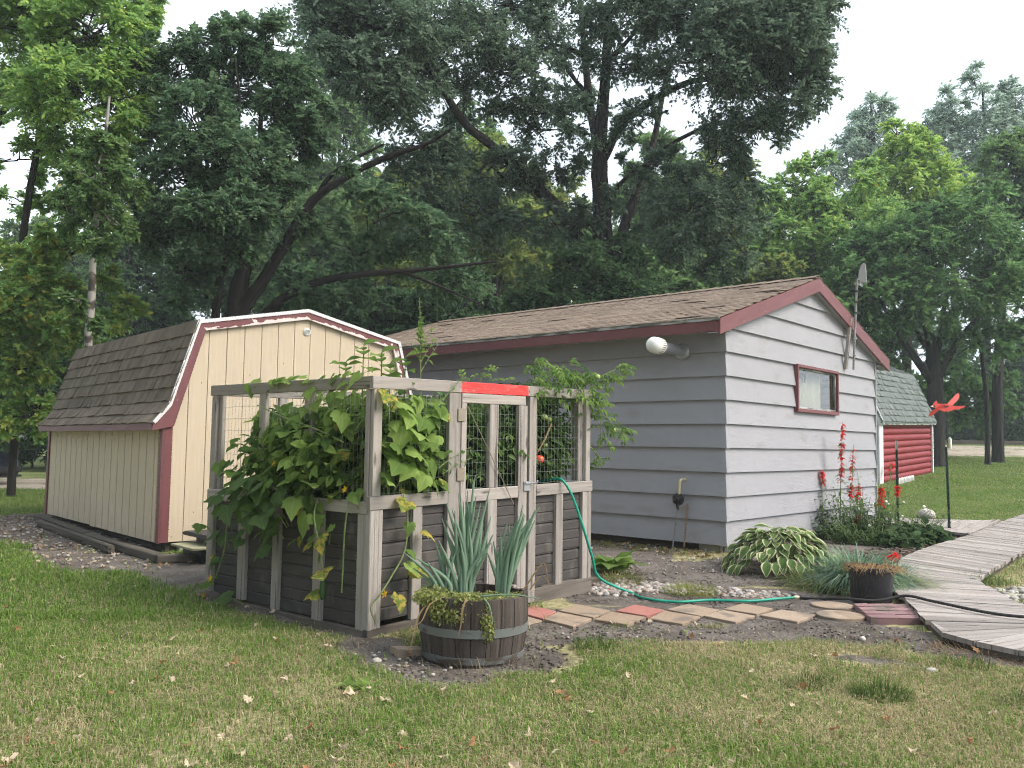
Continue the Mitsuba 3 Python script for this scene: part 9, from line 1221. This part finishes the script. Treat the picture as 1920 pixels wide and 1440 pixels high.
sets = [blades(250000, (-4.2, 4.2), (3.45, 6.9), .066, .0046, bare(lawn(.04, 1), .42), 1), blades(100000, (-7.5, .3), (6.7, 10.5), .065, .0065, lawn(.04, 1), 2), blades(60000, (-13.5, -5.5), (10, 20.8), .075, .010, lawn(.04, 1), 3, True),
        blades(14000, (4.2, 7.0), (7.6, 12.5), .10, .006, lawn(.04, 1), 4), blades(60000, (6.2, 16), (13.2, 27), .055, .010, lawn(.04, 1), 5, True), blades(45000, (10, 27), (22, 42.5), .06, .022, lawn(.04, 1), 6, True)]
V, F, Cc, n = [], [], [], 0
for v, f, c in sets: V.append(v); F.append(f + n); Cc.append(c); n += len(v)
scene['lawn_grass'] = shape((np.vstack(V), np.vstack(F)), 'grass_blade', color=np.vstack(Cc)); labels['lawn_grass'] = {'kind': 'stuff', 'label': 'mown lawn grass, straw coloured in dry patches', 'category': 'grass'}
# ------------------------------------------------------------------ fallen leaves
def curl(seed):
    rs = np.random.RandomState(seed); half = [(0, 0), (.16, .12), (.38, .18), (.26, .34), (.42, .50), (.22, .60), (.2, .80), (.0, 1.0)]; o = half + [(-x * .9, y) for x, y in reversed(half[1:-1])]; a, b = rs.uniform(-1.6, 1.6, 2)
    V = [(0, .45, 0)] + [(x, y, a * x * x + b * (y - .45) ** 2 * .8 + .08 * rs.randn()) for x, y in o]; n = len(o); return np.array(V), np.array([[0, 1 + (i + 1) % n, 1 + i] for i in range(n)])
FL = [mikit.ply(curl(i), 'fallen_leaf_pale') for i in range(7)]
rs = np.random.RandomState(9); spots = []
while len(spots) < 150:
    y = 3.7 + 6.5 * rs.rand() ** 1.6; x = rs.uniform(-.62, .60) * y
    if inside(P, x, y, -.05, 2.9, -.05, 2.4) or np.hypot(x - BC[0], y - BC[1]) < .45 or (x > 1.5 and y > 6.6) or (y > 7 and x > -1.5) or (y > 9.3): continue
    if x > .3 and rs.rand() < .35: continue
    spots.append((x, y))
for x, y in spots:
    a = rs.uniform(0, 6.28); pale = rs.rand() < .66; M = orient(G(x, y, .03 + .012 * rs.rand()), np.array([math.cos(a), math.sin(a), .4 * rs.randn()]), Z + .5 * rs.randn(3), rs.uniform(.035, .075), None)
    top('fallen_leaf', placed(FL[rs.randint(7)], M, 'fallen_leaf_pale' if pale else 'fallen_leaf_brown'), None, label='pale curled dead leaf lying on the lawn' if pale else 'brown curled dead leaf lying on the lawn', category='leaf', group='pale leaves fallen on the lawn' if pale else 'brown leaves fallen on the lawn')
lit = []
for _ in range(420):
    r_ = rs.rand()
    if r_ < .7: t = rs.rand(); x, y = -7.3 + 3.4 * t + .55 * rs.randn(), 13.3 - 4.4 * t + .45 * rs.randn()
    else: x, y = S(-.5 + .3 * rs.randn(), 3.5 * rs.rand(), 0)[:2]
    if inside(B, x, y, -.05, 3.6, -.05, 4.95) or inside(S, x, y, 0, 5, 0, 8): continue
    a = rs.uniform(0, 6.28); v, f = curl(rs.randint(99)); lit.append(apply((v, f), orient(G(x, y, .02), np.array([math.cos(a), math.sin(a), .3 * rs.randn()]), Z + .4 * rs.randn(3), rs.uniform(.04, .075))))
scene['leaf_litter'] = shape(cat(lit), 'litter_leaf'); labels['leaf_litter'] = {'kind': 'stuff', 'label': 'brown leaf litter on the gravel beside the sheds', 'category': 'litter'}

# ------------------------------------------------------------------ the thin summer air between here and the far trees
scene['summer_air'] = {'type': 'homogeneous', 'albedo': {'type': 'rgb', 'value': [.80, .92, 1.0]}, 'sigma_t': .0011}
scene['haze'] = {'type': 'cube', 'to_world': T().translate([0, 125, 19.5]).scale([303, 278, 21.5]), 'bsdf': {'type': 'null'}, 'interior': {'type': 'ref', 'id': 'summer_air'}}
labels['haze'] = {'kind': 'stuff', 'label': 'thin pale summer haze', 'category': 'haze'}
scene['camera']['medium'] = {'type': 'ref', 'id': 'summer_air'}
